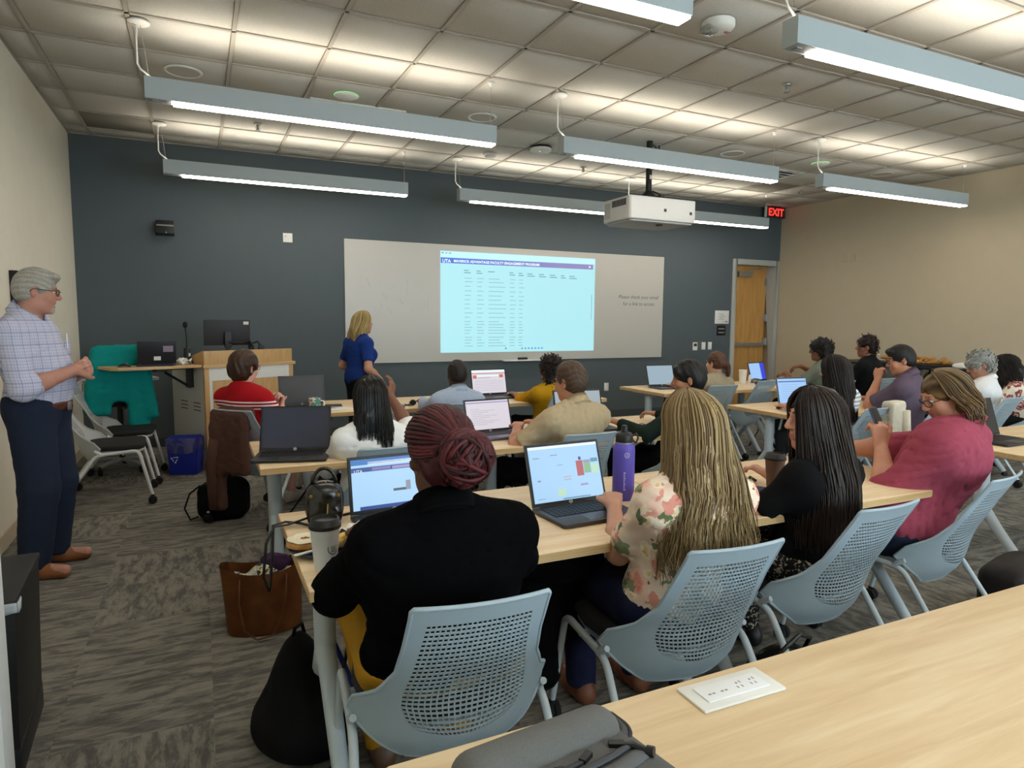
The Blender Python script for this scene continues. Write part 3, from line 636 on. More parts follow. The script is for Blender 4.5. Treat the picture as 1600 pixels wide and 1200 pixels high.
# ------------------------------------------------------------------ chairs
def interp(x, xp, fp): return float(np.interp(x, xp, fp))
def shell_mesh(name):
    zk = [.325, .365, .41, .45, .50, .55, .62, .70, .79, .822]
    yk = [-.135, -.172, -.198, -.212, -.228, -.243, -.268, -.302, -.350, -.368]
    sk = [.14, .205, .278, .335, .310, .230, .184, .171, .165, .165]
    rk = [.30, .30, .30, .30, .31, .34, .42, .50, .60, .60]
    wk = [.10, .115, .135, .152, .168, .163, .146, .134, .126, .12]
    def P(s, z):
        yb, rr = interp(z, zk, yk), interp(z, zk, rk)
        belly = .022*math.exp(-((z-.53)/.09)**2)*math.exp(-(s/.13)**2)
        return Vector((rr*math.sin(s/rr), yb+rr*(1-math.cos(s/rr))+belly, z))
    mb = MB(); N, Mr = 22, 25; zb, zt = .408, .775
    def smooth_s(z): return interp(z, zk, sk)
    # lattice
    def sz(i, j):
        v = j/Mr; z = zb+(zt-zb)*v; u = -1+2*i/N
        hw = interp(z, zk, wk)
        if v < .1: hw *= .80+.2*(v/.1)**.5
        zz = z - .014*(1-v)*(1-abs(u))*0 + (.012*(1-v)**3)*(u*u)*2
        return u*hw, zz
    base = {}
    vs, fs = [], []
    def vid(s, z): vs.append(P(s, z)); return len(vs)-1
    for j in range(Mr+1):
        for i in range(N+1): base[i, j] = vid(*sz(i, j))
    for j in range(Mr):
        for i in range(N):
            q = [sz(i, j), sz(i+1, j), sz(i+1, j+1), sz(i, j+1)]
            c = (sum(p[0] for p in q)/4, sum(p[1] for p in q)/4)
            hx_, hy_ = .74, .66
            inner = []
            for (s, z) in q: inner.append(vid(c[0]+(s-c[0])*hx_, c[1]+(z-c[1])*hy_))
            o = [base[i, j], base[i+1, j], base[i+1, j+1], base[i, j+1]]
            for k in range(4): fs.append((o[k], o[(k+1) % 4], inner[(k+1) % 4], inner[k]))
    # frame left and right of the lattice
    K = 5
    for sd in (-1, 1):
        col = {}
        for j in range(Mr+1):
            i = 0 if sd < 0 else N
            s0, z0 = sz(i, j)
            for k in range(K+1):
                if k == 0: col[j, k] = base[i, j]
                else:
                    zo = z0; so = sd*smooth_s(zo); f_ = k/K
                    col[j, k] = vid(s0+(so-s0)*f_, z0+(zo-z0)*f_)
        for j in range(Mr):
            for k in range(K):
                q = (col[j, k], col[j, k+1], col[j+1, k+1], col[j+1, k])
                fs.append(q if sd > 0 else q[::-1])
    # top rail and bottom lip
    for (z_from, rows, up) in ((Mr, [.79, .803, .815, .822], True), (0, [.395, .375, .35, .325], False)):
        lines = []
        i0 = []
        full = []
        W0 = smooth_s(sz(0, z_from)[1])
        for k in range(-K, N+K+1):
            if 0 <= k <= N: full.append((base[k, z_from], sz(k, z_from)[0]))
            else:
                sd = -1 if k < 0 else 1; f_ = (-k if k < 0 else k-N)/K
                s0 = sz(0 if k < 0 else N, z_from)[0]; s = s0+(sd*smooth_s(sz(0, z_from)[1])-s0)*f_
                full.append((None, s))
        # reuse the frame's end vertices
        prev = []
        for q, (b_, s) in enumerate(full):
            prev.append(b_ if b_ is not None else vid(s, sz(0, z_from)[1]))
        smax0 = max(abs(s) for _, s in full)
        for ri, z in enumerate(rows):
            sm = smooth_s(z)
            if up and ri == len(rows)-1: sm -= .008
            cur = [vid(s/smax0*sm, z) for _, s in full]
            for q in range(len(full)-1):
                f_ = (prev[q], prev[q+1], cur[q+1], cur[q])
                fs.append(f_ if up else f_[::-1])
            prev = cur
    mb.add(vs, fs)
    zz_ = [.330+(.815-.330)*k/40 for k in range(41)]
    RIM.extend([P(-smooth_s(z), z) for z in zz_]+[P(smooth_s(.822)*(2*k/12-1)*.97, .822) for k in range(13)]+[P(smooth_s(z), z) for z in reversed(zz_)]+[P(smooth_s(.325)*(1-2*k/8), .326) for k in range(9)])
    me = bpy.data.meshes.new(name); me.from_pydata([tuple(p) for p in vs], [], fs)
    bm = bmesh.new(); bm.from_mesh(me)
    bmesh.ops.remove_doubles(bm, verts=bm.verts, dist=.0008)
    bmesh.ops.recalc_face_normals(bm, faces=bm.faces)
    bmesh.ops.solidify(bm, geom=bm.faces[:], thickness=.0032)
    bm.to_mesh(me); bm.free()
    me.polygons.foreach_set('use_smooth', [True]*len(me.polygons))
    try: me.set_sharp_from_angle(angle=R(45))
    except Exception: pass
    return me
RIM = []
SHELL = shell_mesh('back_shell')
def build_chair(label, shell, frame, group, seat='seat_black'):
    t = thing('lattice_chair', label, 'chair', (0, 0, 0), 0, group)
    me = SHELL if shell == 'shell' else SHELL.copy()
    me.materials.clear(); me.materials.append(M[shell])
    link('back_shell', me, t)
    part('shell_rim', MB().tube(RIM, .0058, 8), M[shell], t, smooth=True)
    st = MB(); pr = [(-.225, -.1), (-.18, -.15), (.18, -.15), (.225, -.1), (.245, .1), (.225, .215), (.16, .245), (-.16, .245), (-.225, .215), (-.245, .1)]
    st.prism(pr, .425, .462); part('seat', st, M[seat], t, bevel=.016, segs=3)
    part('seat_pan', MB().prism([(x*.96, y*.96) for x, y in pr], .408, .427), M[shell], t)
    for s in (-1, 1):
        x = s*.262
        def bend(pts, n=5):
            out = [Vector(pts[0])]
            for a, b, c in zip(pts, pts[1:], pts[2:]):
                a, b, c = Vector(a), Vector(b), Vector(c); p, q = b+(a-b).normalized()*.045, b+(c-b).normalized()*.045
                for k in range(n+1):
                    u = k/n; out.append((1-u)**2*p+2*u*(1-u)*b+u*u*q)
            out.append(Vector(pts[-1])); return out
        fl = part('leg', MB().tube(bend([(x*1.04, .285, .07), (x, .205, .425), (x, -.06, .405)]), .0125, 8), M[frame], t, smooth='auto')
        rl = part('leg', MB().tube(bend([(x, -.03, .405), (x, -.075, .405), (x*1.06, -.31, .07)]), .0125, 8), M[frame], t, smooth='auto')
        part('shell_bracket', MB().tube([(x, -.04, .405), (x*1.01, -.06, .425), (x*1.0, -.085, .44)], [.0125, .0125, .010], 8), M[frame], t, smooth='auto')
        for lg, xx, yy in ((fl, x*1.04, .285), (rl, x*1.06, -.31)):
            part('caster', MB().lathe([(.012, -.011), (.028, -.011), (.031, -.006), (.031, .006), (.028, .011), (.012, .011)], 14, axis=roty(R(90)), at=(xx-.013, yy, .0315)).lathe([(.012, -.011), (.028, -.011), (.031, -.006), (.031, .006), (.028, .011), (.012, .011)], 14, axis=roty(R(90)), at=(xx+.014, yy, .0315)).tube([(xx, yy, .03), (xx, yy, .075)], .013, 8), M['black_rub'], lg, smooth='auto')
    part('cross_tube', MB().tube([(-.262, .1, .405), (.262, .1, .405)], .011, 8).tube([(-.262, -.05, .403), (.262, -.05, .403)], .011, 8), M[frame], t, smooth='auto')
    return t
chair_blue = build_chair('', 'shell', 'table_leg', 'blue-grey chairs at the tables')
chair_grey = build_chair('', 'shell_grey', 'chair_white', 'pale chairs by the left wall')
used = set()
def chair(x, y, rz, label, grey=False):
    src = chair_grey if grey else chair_blue
    if id(src) in used: o = copy_tree(src)
    else: used.add(id(src)); o = src
    o.location = (x, y, 0); o.rotation_euler = (0, 0, R(rz)); o['label'] = label
    return o
def chair_top(x, y, rz, label, grey=False):
    """place a chair by the middle of its top rail"""
    a = R(rz); return chair(x-.36*math.sin(a), y+.36*math.cos(a), rz, label, grey)
chair_top(.555, 1.30, -5, 'nearest blue-grey lattice chair, under the woman with the red braided bun')
chair_top(1.345, 1.335, -4, 'blue-grey lattice chair under the long-haired blonde woman in floral')
chair_top(2.13, 1.43, 3, 'blue-grey lattice chair under the dark-haired woman in black')
chair_top(2.99, 1.52, 11, 'blue-grey lattice chair under the man in the raspberry shirt')
chair_top(.83, 3.10, 4, 'blue-grey lattice chair under the black-haired woman in white')
chair_top(1.94, 3.05, 0, 'blue-grey lattice chair under the man in the tan shirt')
chair_top(2.75, 3.05, 0, 'chair hidden behind the blonde hair, under the dark-haired person in dark green')
chair_top(1.75, 4.52, -6, 'blue-grey chair under the man in the light blue shirt')
chair_top(2.77, 4.72, 4, 'blue-grey chair under the woman in mustard yellow')
chair_top(1.17, 4.62, 0, 'empty blue-grey chair half hidden behind the black-haired woman in white')
chair_top(.17, 4.78, -46, 'blue-grey chair draped with a brown cardigan, under the woman in red')
chair_top(4.58, 4.85, -3, 'blue-grey chair under the ponytailed person near the door')
chair_top(5.40, 5.08, 8, 'empty see-through chair at the far right table')
chair_top(6.15, 4.75, 0, 'chair under the woman in sage green')
chair_top(6.93, 4.8, 0, 'chair under the woman in black with the short updo')
chair_top(4.47, 3.15, 4, 'blue-grey chair draped with a cream sweater, beside the woman in the striped top')
chair_top(5.22, 3.12, 6, 'chair under the man in the plum polo shirt')
chair_top(6.21, 3.17, 5, 'blue-grey chair under the grey-haired woman in white')
chair_top(6.98, 3.2, 0, 'chair at the right edge under the person in the patterned top')
chair(4.02, 1.55, -8, 'chair at the right edge, one pale leg showing by the black bag')
chair(-.665, 5.98, -88, 'pale empty chair nearest the standing man, facing the tables', True)
chair(-.635, 6.66, -92, 'pale empty chair in front of the teal jacket, behind the first empty chair', True)
for o in (chair_grey,): o['group'] = 'pale chairs by the left wall'

# ------------------------------------------------------------------ laptops
SCR = {'dark': mat('dark_glossy_screen', '#34384a', .25, .02, spec=.5), 'black': mat('black_glossy_screen', '#1d1f26', .2, .02, spec=.5),
       'grey': glow('dim_grey_screen', '#9aa4ab', 1.0), 'pale': glow('pale_page_screen', '#d9d2dc', 1.0), 'blue': glow('pale_blue_screen', '#a9d2f4', 1.0),
       'blue2': glow('cool_blue_screen', '#93a9b8', 1.0), 'vivid': glow('vivid_blue_screen', '#9cc5f5', 1.0)}
E_ = lambda n, c: glow('screen_'+n, c, 1.0)
SC = {'nav': E_('nav', '#2f6fb8'), 'navy': E_('navy', '#23408c'), 'white': E_('white', '#e9f4fb'), 'orange': E_('orange', '#c06a50'), 'grey': E_('grey', '#b3afbb'), 'line': E_('line', '#7c93b0'),
      'red': E_('red', '#b2575c'), 'green': E_('green', '#86b58a'), 'teal': E_('teal', '#5e90ad'), 'lime': E_('lime', '#b8dcc0'), 'blue': E_('blue', '#2b3fd8'), 'skin': E_('skin', '#8b8fa0'), 'dk': E_('dark', '#454a58'), 'violet': E_('violet', '#9c8fc0')}
def laptop(x, y, rz, label, scr, opn=108, w=.325, d=.225, h=.205, col='#3a3a3d', content=(), z=TH, extra=None, bez=.011):
    t = thing('laptop', label, 'laptop', (x, y, z), R(rz), 'laptops on the tables')
    cm = mat('laptop_shell', col, .4, .02, metal=.2)
    b = MB().prism([(-w/2+.006, -d/2), (w/2-.006, -d/2), (w/2, -d/2+.006), (w/2, d/2), (-w/2, d/2), (-w/2, -d/2+.006)], .003, .0155)
    part('base', b, cm, t, bevel=.003)
    kb = MB().box((-w*.44, -.02, .0155), (w*.44, d/2-.025, .0162))
    for r_ in range(5):
        for k in range(13):
            kx = -w*.43+k*(w*.86/13); ky = -.016+r_*((d/2-.012)/5.2)
            kb.box((kx, ky, .0162), (kx+w*.86/13-.004, ky+.0155, .0176))
    part('keyboard', kb, M['black'], t)
    part('touchpad', MB().box((-.05, -d/2+.014, .0155), (.05, -.03, .0159)), mat('laptop_touchpad', col, .3, 0), t)
    th = R(180-opn)   # lid leans back by opn-90
    rt = rotx(-R(opn-90)); hin = Vector((0, d/2-.004, .017))
    lid = part('lid', MB().box((-w/2, -.003, 0), (w/2, .004, h), rot=rt, at=hin), cm, t, bevel=.002)
    part('bezel', MB().box((-w/2+.003, -.0042, .004), (w/2-.003, -.003, h-.003), rot=rt, at=hin), M['black'], lid)
    sw, s0, s1 = w-2*bez, .014, h-bez
    part('screen', MB().box((-sw/2, -.0052, s0), (sw/2, -.0042, s1), rot=rt, at=hin), SCR[scr], lid)
    for n, grp in extra_groups(content).items():
        mb = MB()
        for q, (u0, u1, v0, v1) in enumerate(grp):
            mb.box((-sw/2+u0*sw, -.0056-.0002*q % .001, s1-(s1-s0)*v1), (-sw/2+u1*sw, -.0052, s1-(s1-s0)*v0), rot=rt, at=hin)
        part('screen_content', mb, SC[n], lid)
    part('hinge', MB().tube([(-w*.4, d/2-.003, .014), (w*.4, d/2-.003, .014)], .005, 6), M['black'], t)
    part('palm_logo', MB().lathe([(.009, 0), (.009, .0006)], 12, axis=rt @ rotx(R(90)), at=hin+rt @ Vector((0, -.0046, .007))), M['grey_plastic'], lid)
    if extra: extra(t, lid, rt, hin, w, h, cm)
    return t
def extra_groups(c):
    g = {}
    for n, *q in c: g.setdefault(n, []).append(q)
    return g
page = [('nav', 0, 1, .0, .05), ('white', .03, .97, .08, .13)]
lines = [('grey', .1, .1+.5*((k*37) % 10)/10+.2, .28+k*.06, .295+k*.06) for k in range(10)]
uta = [('nav', 0, 1, 0, .11), ('white', .2, 1, .055, .12), ('navy', 0, 1, .16, .25), ('violet', .25, .48, .18, .235), ('violet', .5, .72, .18, .235), ('violet', .74, .96, .18, .235), ('dk', .5, .66, .64, .69), ('skin', .66, .72, .5, .69), ('navy', .08, .75, .93, 1.0)]
def uta_txt(t, lid, rt, hin, w, h, cm):
    me = text_mesh('UTA', .016, .0001); me.materials.append(SC['white']); me.transform(Matrix.Rotation(R(90), 4, 'X')); me.transform(Matrix.Translation((-w/2+.02, -.0062, h-.058))); me.transform(rt.to_4x4()); me.transform(Matrix.Translation(hin)); link('screen_lettering', me, lid)
laptop(.63, 2.20, 4, 'laptop showing a blue and white web page beside the red-bunned woman', 'blue', 100, content=uta, extra=uta_txt, col='#2e3238')
blond_c = [('white', .0, 1, .0, .05), ('line', .05, .14, .2, .215), ('line', .3, .4, .17, .185), ('line', .38, .46, .36, .37), ('navy', .70, .735, .25, .31), ('red', .655, .755, .32, .60), ('violet', .765, .865, .32, .37), ('green', .765, .865, .37, .56), ('teal', .875, .98, .30, .37), ('lime', .875, .98, .40, .58),
           ('violet', .68, .79, .745, .78), ('lime', .34, .45, .8, .93), ('grey', .45, .56, .58, .6), ('grey', .45, .56, .63, .65), ('line', .08, .12, .6, .63), ('line', .05, .15, .93, .94), ('teal', .4, .8, .965, .985)]
laptop(1.265, 2.02, 3, 'open laptop with a pale blue calendar page beside the purple bottle', 'blue', 108, w=.335, d=.225, h=.235, content=blond_c, col='#45464a')
laptop(.405, 3.47, -15, 'dark laptop with a switched-off screen at the left end of the second-row table', 'dark', 112, w=.36, d=.24, h=.24, col='#2a2a2c')
laptop(1.63, 3.62, 6, 'laptop with a pale lilac page, in front of the man in the tan shirt', 'pale', 106, content=[('violet', 0, 1, .05, .09)]+lines, col='#5c5968')
laptop(2.28, 3.64, -4, 'laptop with a plain grey screen, in front of the person in dark green', 'grey', 106, w=.36, d=.24, h=.235, col='#33343a')
laptop(2.42, 5.45, 2, 'laptop with pale page and orange blocks, before the woman in yellow', 'pale', 104, w=.36, d=.25, h=.24, content=[('white', 0, 1, 0, .1), ('orange', .0, 1, .13, .16), ('orange', .03, .14, .22, .36), ('orange', .82, .94, .2, .34), ('white', .14, .82, .22, .28), ('grey', .16, .55, .32, .35)]+[('grey', .06, .94, .46+k*.07, .475+k*.07) for k in range(7)], col='#2c2c30')
laptop(.72, 5.35, -3, 'laptop with a black screen in front of the woman in red', 'black', 102, w=.35, d=.23, h=.235, col='#6a6c70')
laptop(4.45, 5.55, -4, 'laptop with a dim blue screen near the left end of the far right table', 'blue2', 108, w=.34, d=.23, h=.23, col='#4a4a50')
laptop(5.95, 5.62, 14, 'laptop with a bright blue screen in front of the woman in sage green', 'vivid', 106, w=.34, d=.23, h=.22, content=[('blue', .72, 1, 0, 1)], col='#36383e')
laptop(4.50, 3.86, -6, 'laptop with a bright pale blue page in front of the woman in the striped top', 'vivid', 104, w=.32, d=.22, h=.23, content=[('navy', .02, .98, .1, .14)]+[('line', .12, .7, .25+k*.09, .26+k*.09) for k in range(7)], col='#8d8f93')
laptop(4.36, 2.28, 0, 'dark laptop cut off by the right edge of the photo', 'black', 108, w=.36, d=.24, h=.235, col='#2c2d30')
def stick(t, lid, rt, hin, w, h, cm):
    part('sticker', MB().box((-.03, .004, .035), (.025, .0048, .07), rot=rt, at=hin), M['white_plastic'], lid)
    part('sticker', MB().box((-.13, .004, .11), (-.05, .0048, .165), rot=rt, at=hin), mat('lilac_sticker', '#8f8296', .5, .05), lid)
laptop(-.37, 6.80, 190, 'black laptop with stickers on its lid, on the lectern side shelf', 'dark', 100, w=.31, d=.22, h=.21, col='#232327', z=1.006, extra=stick)
t = thing('laptop_sleeve', 'dark blue folder under the front of the stickered laptop', 'sleeve', (-.36, 6.69, 1.0055))
part('cover', MB().box((-.15, -.05, 0), (.14, .01, .006)), mat('navy_vinyl', '#1f2747', .5, .03), t, bevel=.002)
t = thing('computer_mouse', 'black mouse on the left end of the lectern shelf', 'mouse', (-.60, 6.62, 1.006))
part('body', MB().grid(lambda u, v: Vector(((u-.5)*.1, (v-.5)*.06, .032*math.sin(math.pi*min(max(u, .02), .98))**.6*math.sin(math.pi*min(max(v, .02), .98))**.5)), 12, 10), M['black'], t, smooth=True)
part('scroll_wheel', MB().lathe([(.006, -.003), (.006, .003)], 10, axis=rotx(R(90)), at=(.02, 0, .03)), M['grey_plastic'], t)
# ------------------------------------------------------------------ figures: distance fields turned into one continuous surface
V3 = lambda *a: np.array(a, float)
def axis_grid(lo, hi, h, fine):
    """coordinates from lo to hi with step h, finer inside the (a, b, step) spans"""
    out = [lo]; x = lo
    while x < hi:
        st = h
        for a, b, s in fine:
            if a-.02 <= x <= b+.005: st = min(st, s)
            elif x < a and x+st > a: st = max(min(st, a-x), s)
        x += st; out.append(x)
    return np.array(out)
def p_seg(a, b, ra, rb=None, k=.03, flat=None):
    a, b = np.array(a, float), np.array(b, float); rb = ra if rb is None else rb
    r = max(ra, rb)
    def f(X, Y, Z):
        d = b-a; L = max(float(d@d), 1e-9)
        t = np.clip(((X-a[0])*d[0]+(Y-a[1])*d[1]+(Z-a[2])*d[2])/L, 0, 1)
        return np.sqrt((X-a[0]-t*d[0])**2+(Y-a[1]-t*d[1])**2+(Z-a[2]-t*d[2])**2)-(ra+(rb-ra)*t)
    return (f, np.minimum(a, b)-r, np.maximum(a, b)+r, k, '+')
def p_ell(c, r, Rm=None, k=.03, op='+'):
    c, r = np.array(c, float), np.array(r, float); Q = np.eye(3) if Rm is None else np.array(Rm, float)
    e = np.abs(Q) @ r
    def f(X, Y, Z):
        x, y, z = X-c[0], Y-c[1], Z-c[2]
        q = [(x*Q[0, i]+y*Q[1, i]+z*Q[2, i])/r[i] for i in range(3)]
        k0 = np.sqrt(q[0]**2+q[1]**2+q[2]**2); k1 = np.sqrt((q[0]/r[0])**2+(q[1]/r[1])**2+(q[2]/r[2])**2)
        return k0*(k0-1)/np.maximum(k1, 1e-6)
    return (f, c-e, c+e, k, op)
def p_cut(n, p, op='-', k=.004):
    """removes the side of the plane at p that n points to"""
    n, p = np.array(n, float), np.array(p, float); n = n/np.linalg.norm(n)
    def f(X, Y, Z): return -((X-p[0])*n[0]+(Y-p[1])*n[1]+(Z-p[2])*n[2])
    return (f, None, None, k, op)
def grow(prims, d):
    return [((lambda X, Y, Z, f=f: f(X, Y, Z)-d), lo-d if lo is not None else None, hi+d if hi is not None else None, k, op) for f, lo, hi, k, op in prims]
def clipped(prim, planes):
    f, lo, hi, k, op = prim
    def g(X, Y, Z):
        d = f(X, Y, Z)
        for n, p in planes:
            n = np.array(n, float); n = n/np.linalg.norm(n)
            d = np.maximum(d, (X-p[0])*n[0]+(Y-p[1])*n[1]+(Z-p[2])*n[2])
        return d
    return (g, lo, hi, k, op)
def surface(prims, h=.014, fine=(), fold=None, pad=.025):
    """fine: list of (lo, hi, step) boxes"""
    lo = np.min([p[1] for p in prims if p[1] is not None and p[4] == '+'], 0)-pad; hi = np.max([p[2] for p in prims if p[1] is not None and p[4] == '+'], 0)+pad
    ax = [axis_grid(lo[i], hi[i], h, [(f[0][i], f[1][i], f[2]) for f in fine]) for i in range(3)]
    D = np.full([len(a) for a in ax], 1., np.float32)
    for f, l, u, k, op in prims:
        if l is None: sl = [slice(None)]*3
        else:
            m = max(.05, 2.2*k) if op == '+' else .02
            sl = [slice(int(np.searchsorted(ax[i], l[i]-m)), int(np.searchsorted(ax[i], u[i]+m))) for i in range(3)]
        if any(s.start is not None and s.start >= s.stop for s in sl): continue
        X, Y, Z = ax[0][sl[0]][:, None, None], ax[1][sl[1]][None, :, None], ax[2][sl[2]][None, None, :]
        d = f(X, Y, Z).astype(np.float32); cur = D[tuple(sl)]
        if op == '+':
            hh = np.maximum(k-np.abs(cur-d), 0)/k; D[tuple(sl)] = np.minimum(cur, d)-hh*hh*k*.25
        else:
            d = -d; hh = np.maximum(k-np.abs(cur-d), 0)/k; D[tuple(sl)] = np.maximum(cur, d)+hh*hh*k*.25
    if fold is not None:
        X, Y, Z = np.meshgrid(*ax, indexing='ij', sparse=True); m = np.abs(D) < .05
        D = np.where(m, D+fold(X, Y, Z).astype(np.float32), D)
    D[0], D[-1], D[:, 0], D[:, -1], D[:, :, 0], D[:, :, -1] = (.05,)*6
    ins = D < 0
    n = [s-1 for s in D.shape]
    cnt = sum(ins[a:a+n[0], b:b+n[1], c:c+n[2]].astype(np.int8) for a in (0, 1) for b in (0, 1) for c in (0, 1))
    act = (cnt > 0) & (cnt < 8); I, J, K = np.nonzero(act)
    idx = np.full(act.shape, -1, np.int64); idx[I, J, K] = np.arange(len(I))
    S = np.zeros((len(I), 3)); W = np.zeros(len(I))
    cs = [(a, b, c) for a in (0, 1) for b in (0, 1) for c in (0, 1)]
    for c0 in cs:
        for e in range(3):
            if c0[e]: continue
            c1 = list(c0); c1[e] = 1
            d0 = D[I+c0[0], J+c0[1], K+c0[2]]; d1 = D[I+c1[0], J+c1[1], K+c1[2]]
            x = (d0 < 0) != (d1 < 0)
            t = np.where(x, d0/np.where(x, d0-d1, 1), 0)
            p0 = np.stack([ax[0][I+c0[0]], ax[1][J+c0[1]], ax[2][K+c0[2]]], 1); p1 = np.stack([ax[0][I+c1[0]], ax[1][J+c1[1]], ax[2][K+c1[2]]], 1)
            S += np.where(x[:, None], p0+(p1-p0)*t[:, None], 0); W += x
    S /= W[:, None]
    F = []
    for e in range(3):
        a = [slice(None)]*3; b = [slice(None)]*3; a[e] = slice(0, -1); b[e] = slice(1, None)
        ch = ins[tuple(a)] != ins[tuple(b)]
        o1, o2 = (e+1) % 3, (e+2) % 3
        q = np.array(np.nonzero(ch)).T
        q = q[(q[:, o1] > 0) & (q[:, o2] > 0) & (q[:, o1] < n[o1]) & (q[:, o2] < n[o2])]
        if not len(q): continue
        def at(d1, d2):
            r = q.copy(); r[:, o1] -= d1; r[:, o2] -= d2; return idx[r[:, 0], r[:, 1], r[:, 2]]
        qd = np.stack([at(1, 1), at(0, 1), at(0, 0), at(1, 0)], 1)
        fl = ~ins[q[:, 0], q[:, 1], q[:, 2]]; qd[fl] = qd[fl][:, ::-1]; F.append(qd)
    F = np.concatenate(F); F = F[(F >= 0).all(1)]
    return S, F
def np_mesh(name, S, F, mats, mi=None, tone=None):
    me = bpy.data.meshes.new(name); nv, nf = len(S), len(F)
    me.vertices.add(nv); me.vertices.foreach_set('co', S.astype(np.float32).ravel())
    me.loops.add(nf*4); me.loops.foreach_set('vertex_index', F.astype(np.int32).ravel())
    me.polygons.add(nf); me.polygons.foreach_set('loop_start', np.arange(0, nf*4, 4, dtype=np.int32))
    for m in (mats if isinstance(mats, (list, tuple)) else [mats]): me.materials.append(m)
    if mi is not None: me.polygons.foreach_set('material_index', mi.astype(np.int32))
    me.polygons.foreach_set('use_smooth', np.ones(nf, bool))
    if tone is not None:
        a = me.attributes.new('tone', 'FLOAT', 'POINT'); a.data.foreach_set('value', np.asarray(tone, np.float32))
    me.update(calc_edges=True); me.validate(); return me
def folds(amp, seed, f=24):
    r = np.random.default_rng(seed); ks = r.normal(0, 1, (4, 3)); ks /= np.linalg.norm(ks, axis=1)[:, None]; ph = r.random(4)*6
    def g(X, Y, Z):
        w1 = np.sin(f*.5*(ks[0, 0]*X+ks[0, 1]*Y+ks[0, 2]*Z)+ph[0]); w2 = np.sin(f*(ks[1, 0]*X+ks[1, 1]*Y+ks[1, 2]*Z)+2*w1+ph[1])
        w3 = np.sin(f*2.1*(ks[2, 0]*X+ks[2, 1]*Y+1.4*Z)+2.2*w2+ph[2])
        w4 = np.sin(f*2.6*(ks[3, 0]*X+ks[3, 1]*Y+ks[3, 2]*Z)+1.8*w2+1.2*w1+ph[3])
        rg = (1-np.abs(w3))**3*np.clip(.4+w1, 0, 1)+(1-np.abs(w4))**3*np.clip(.3-w1, 0, 1)
        return amp*(.75*rg+.22*w2+.10*w3-.45)
    return g
def rot3(yaw=0, pitch=0, roll=0):
    """columns: right, forward, up. yaw turns left, pitch looks up, roll tips to the right"""
    return np.array(Euler((R(pitch), R(roll), R(yaw)), 'YXZ').to_matrix())
def two_bone(a, c, l1, l2, hint):
    a, c, hint = map(lambda v: np.array(v, float), (a, c, hint)); d = c-a; L = min(np.linalg.norm(d), (l1+l2)*.995); u = d/np.linalg.norm(d)
    x = (l1*l1-l2*l2+L*L)/(2*L); y = math.sqrt(max(l1*l1-x*x, 0)); hh = hint-u*(hint@u); hh /= np.linalg.norm(hh)
    return a+u*x+hh*y, a+u*L
SKIN = {}
def skin(col):
    if col not in SKIN: SKIN[col] = mat('skin_'+col[1:], col, .5, .05, 35, .04, spec=.35, bscale=220)
    return SKIN[col]
def cloth(name, col, rough=.85, var=.05, bump=.12): return mat(name, col, rough, var, 45, bump, bscale=320, spec=.15)
M['eye'] = mat('eye_white', '#d9d4cc', .25, 0); M['iris'] = mat('dark_iris', '#2a1c14', .2, 0)

def hand_prims(w, d, nrm, side, curl=(40, 50, 30), s=1.0, spread=6, thumb=35, tcurl=20):
    """w wrist, d direction of the hand, nrm out of the back of the hand, side +1 thumb towards d x nrm"""
    w = np.array(w, float); d = np.array(d, float); d /= np.linalg.norm(d); nrm = np.array(nrm, float); nrm -= d*(nrm@d); nrm /= np.linalg.norm(nrm)
    t = np.cross(d, nrm)*side; P = []
    for q, L in ((-.030, .082), (-.010, .088), (.011, .088), (.030, .082)):
        P.append(p_seg(w+t*q*.62*s+d*.008*s, w+t*q*s+d*L*s, .0145*s, .0120*s, k=.012))
    rt = lambda v, ax, an: v*math.cos(an)+np.cross(ax, v)*math.sin(an)+ax*(ax@v)*(1-math.cos(an))
    for q, L, fl, e in ((.031, .082, (.040, .024, .020), 1), (.011, .088, (.045, .029, .022), .33), (-.010, .087, (.042, .027, .021), -.33), (-.030, .079, (.033, .020, .018), -1)):
        p = w+t*q*s+d*L*s; dd = rt(d, nrm, R(-spread*e)*side*-1); r = .0092*s
        axb = np.cross(nrm, dd); 
        for l, c in zip(fl, curl):
            dd = rt(dd, axb/np.linalg.norm(axb), R(c)); p2 = p+dd*l*s; P.append(p_seg(p, p2, r, r*.92, k=.006)); p = p2; r *= .92
    p = w+t*.026*s+d*.022*s; dd = d*math.cos(R(thumb))+t*math.sin(R(thumb))-nrm*.25; dd /= np.linalg.norm(dd)
    for l, r in ((.042, .0135), (.032, .0108), (.025, .0095)):
        p2 = p+dd*l*s; P.append(p_seg(p, p2, r*s, r*.9*s, k=.010)); p = p2; dd = dd*math.cos(R(tcurl))+(d*.7-t*.5-nrm*.4)*math.sin(R(tcurl)); dd /= np.linalg.norm(dd)
    return P

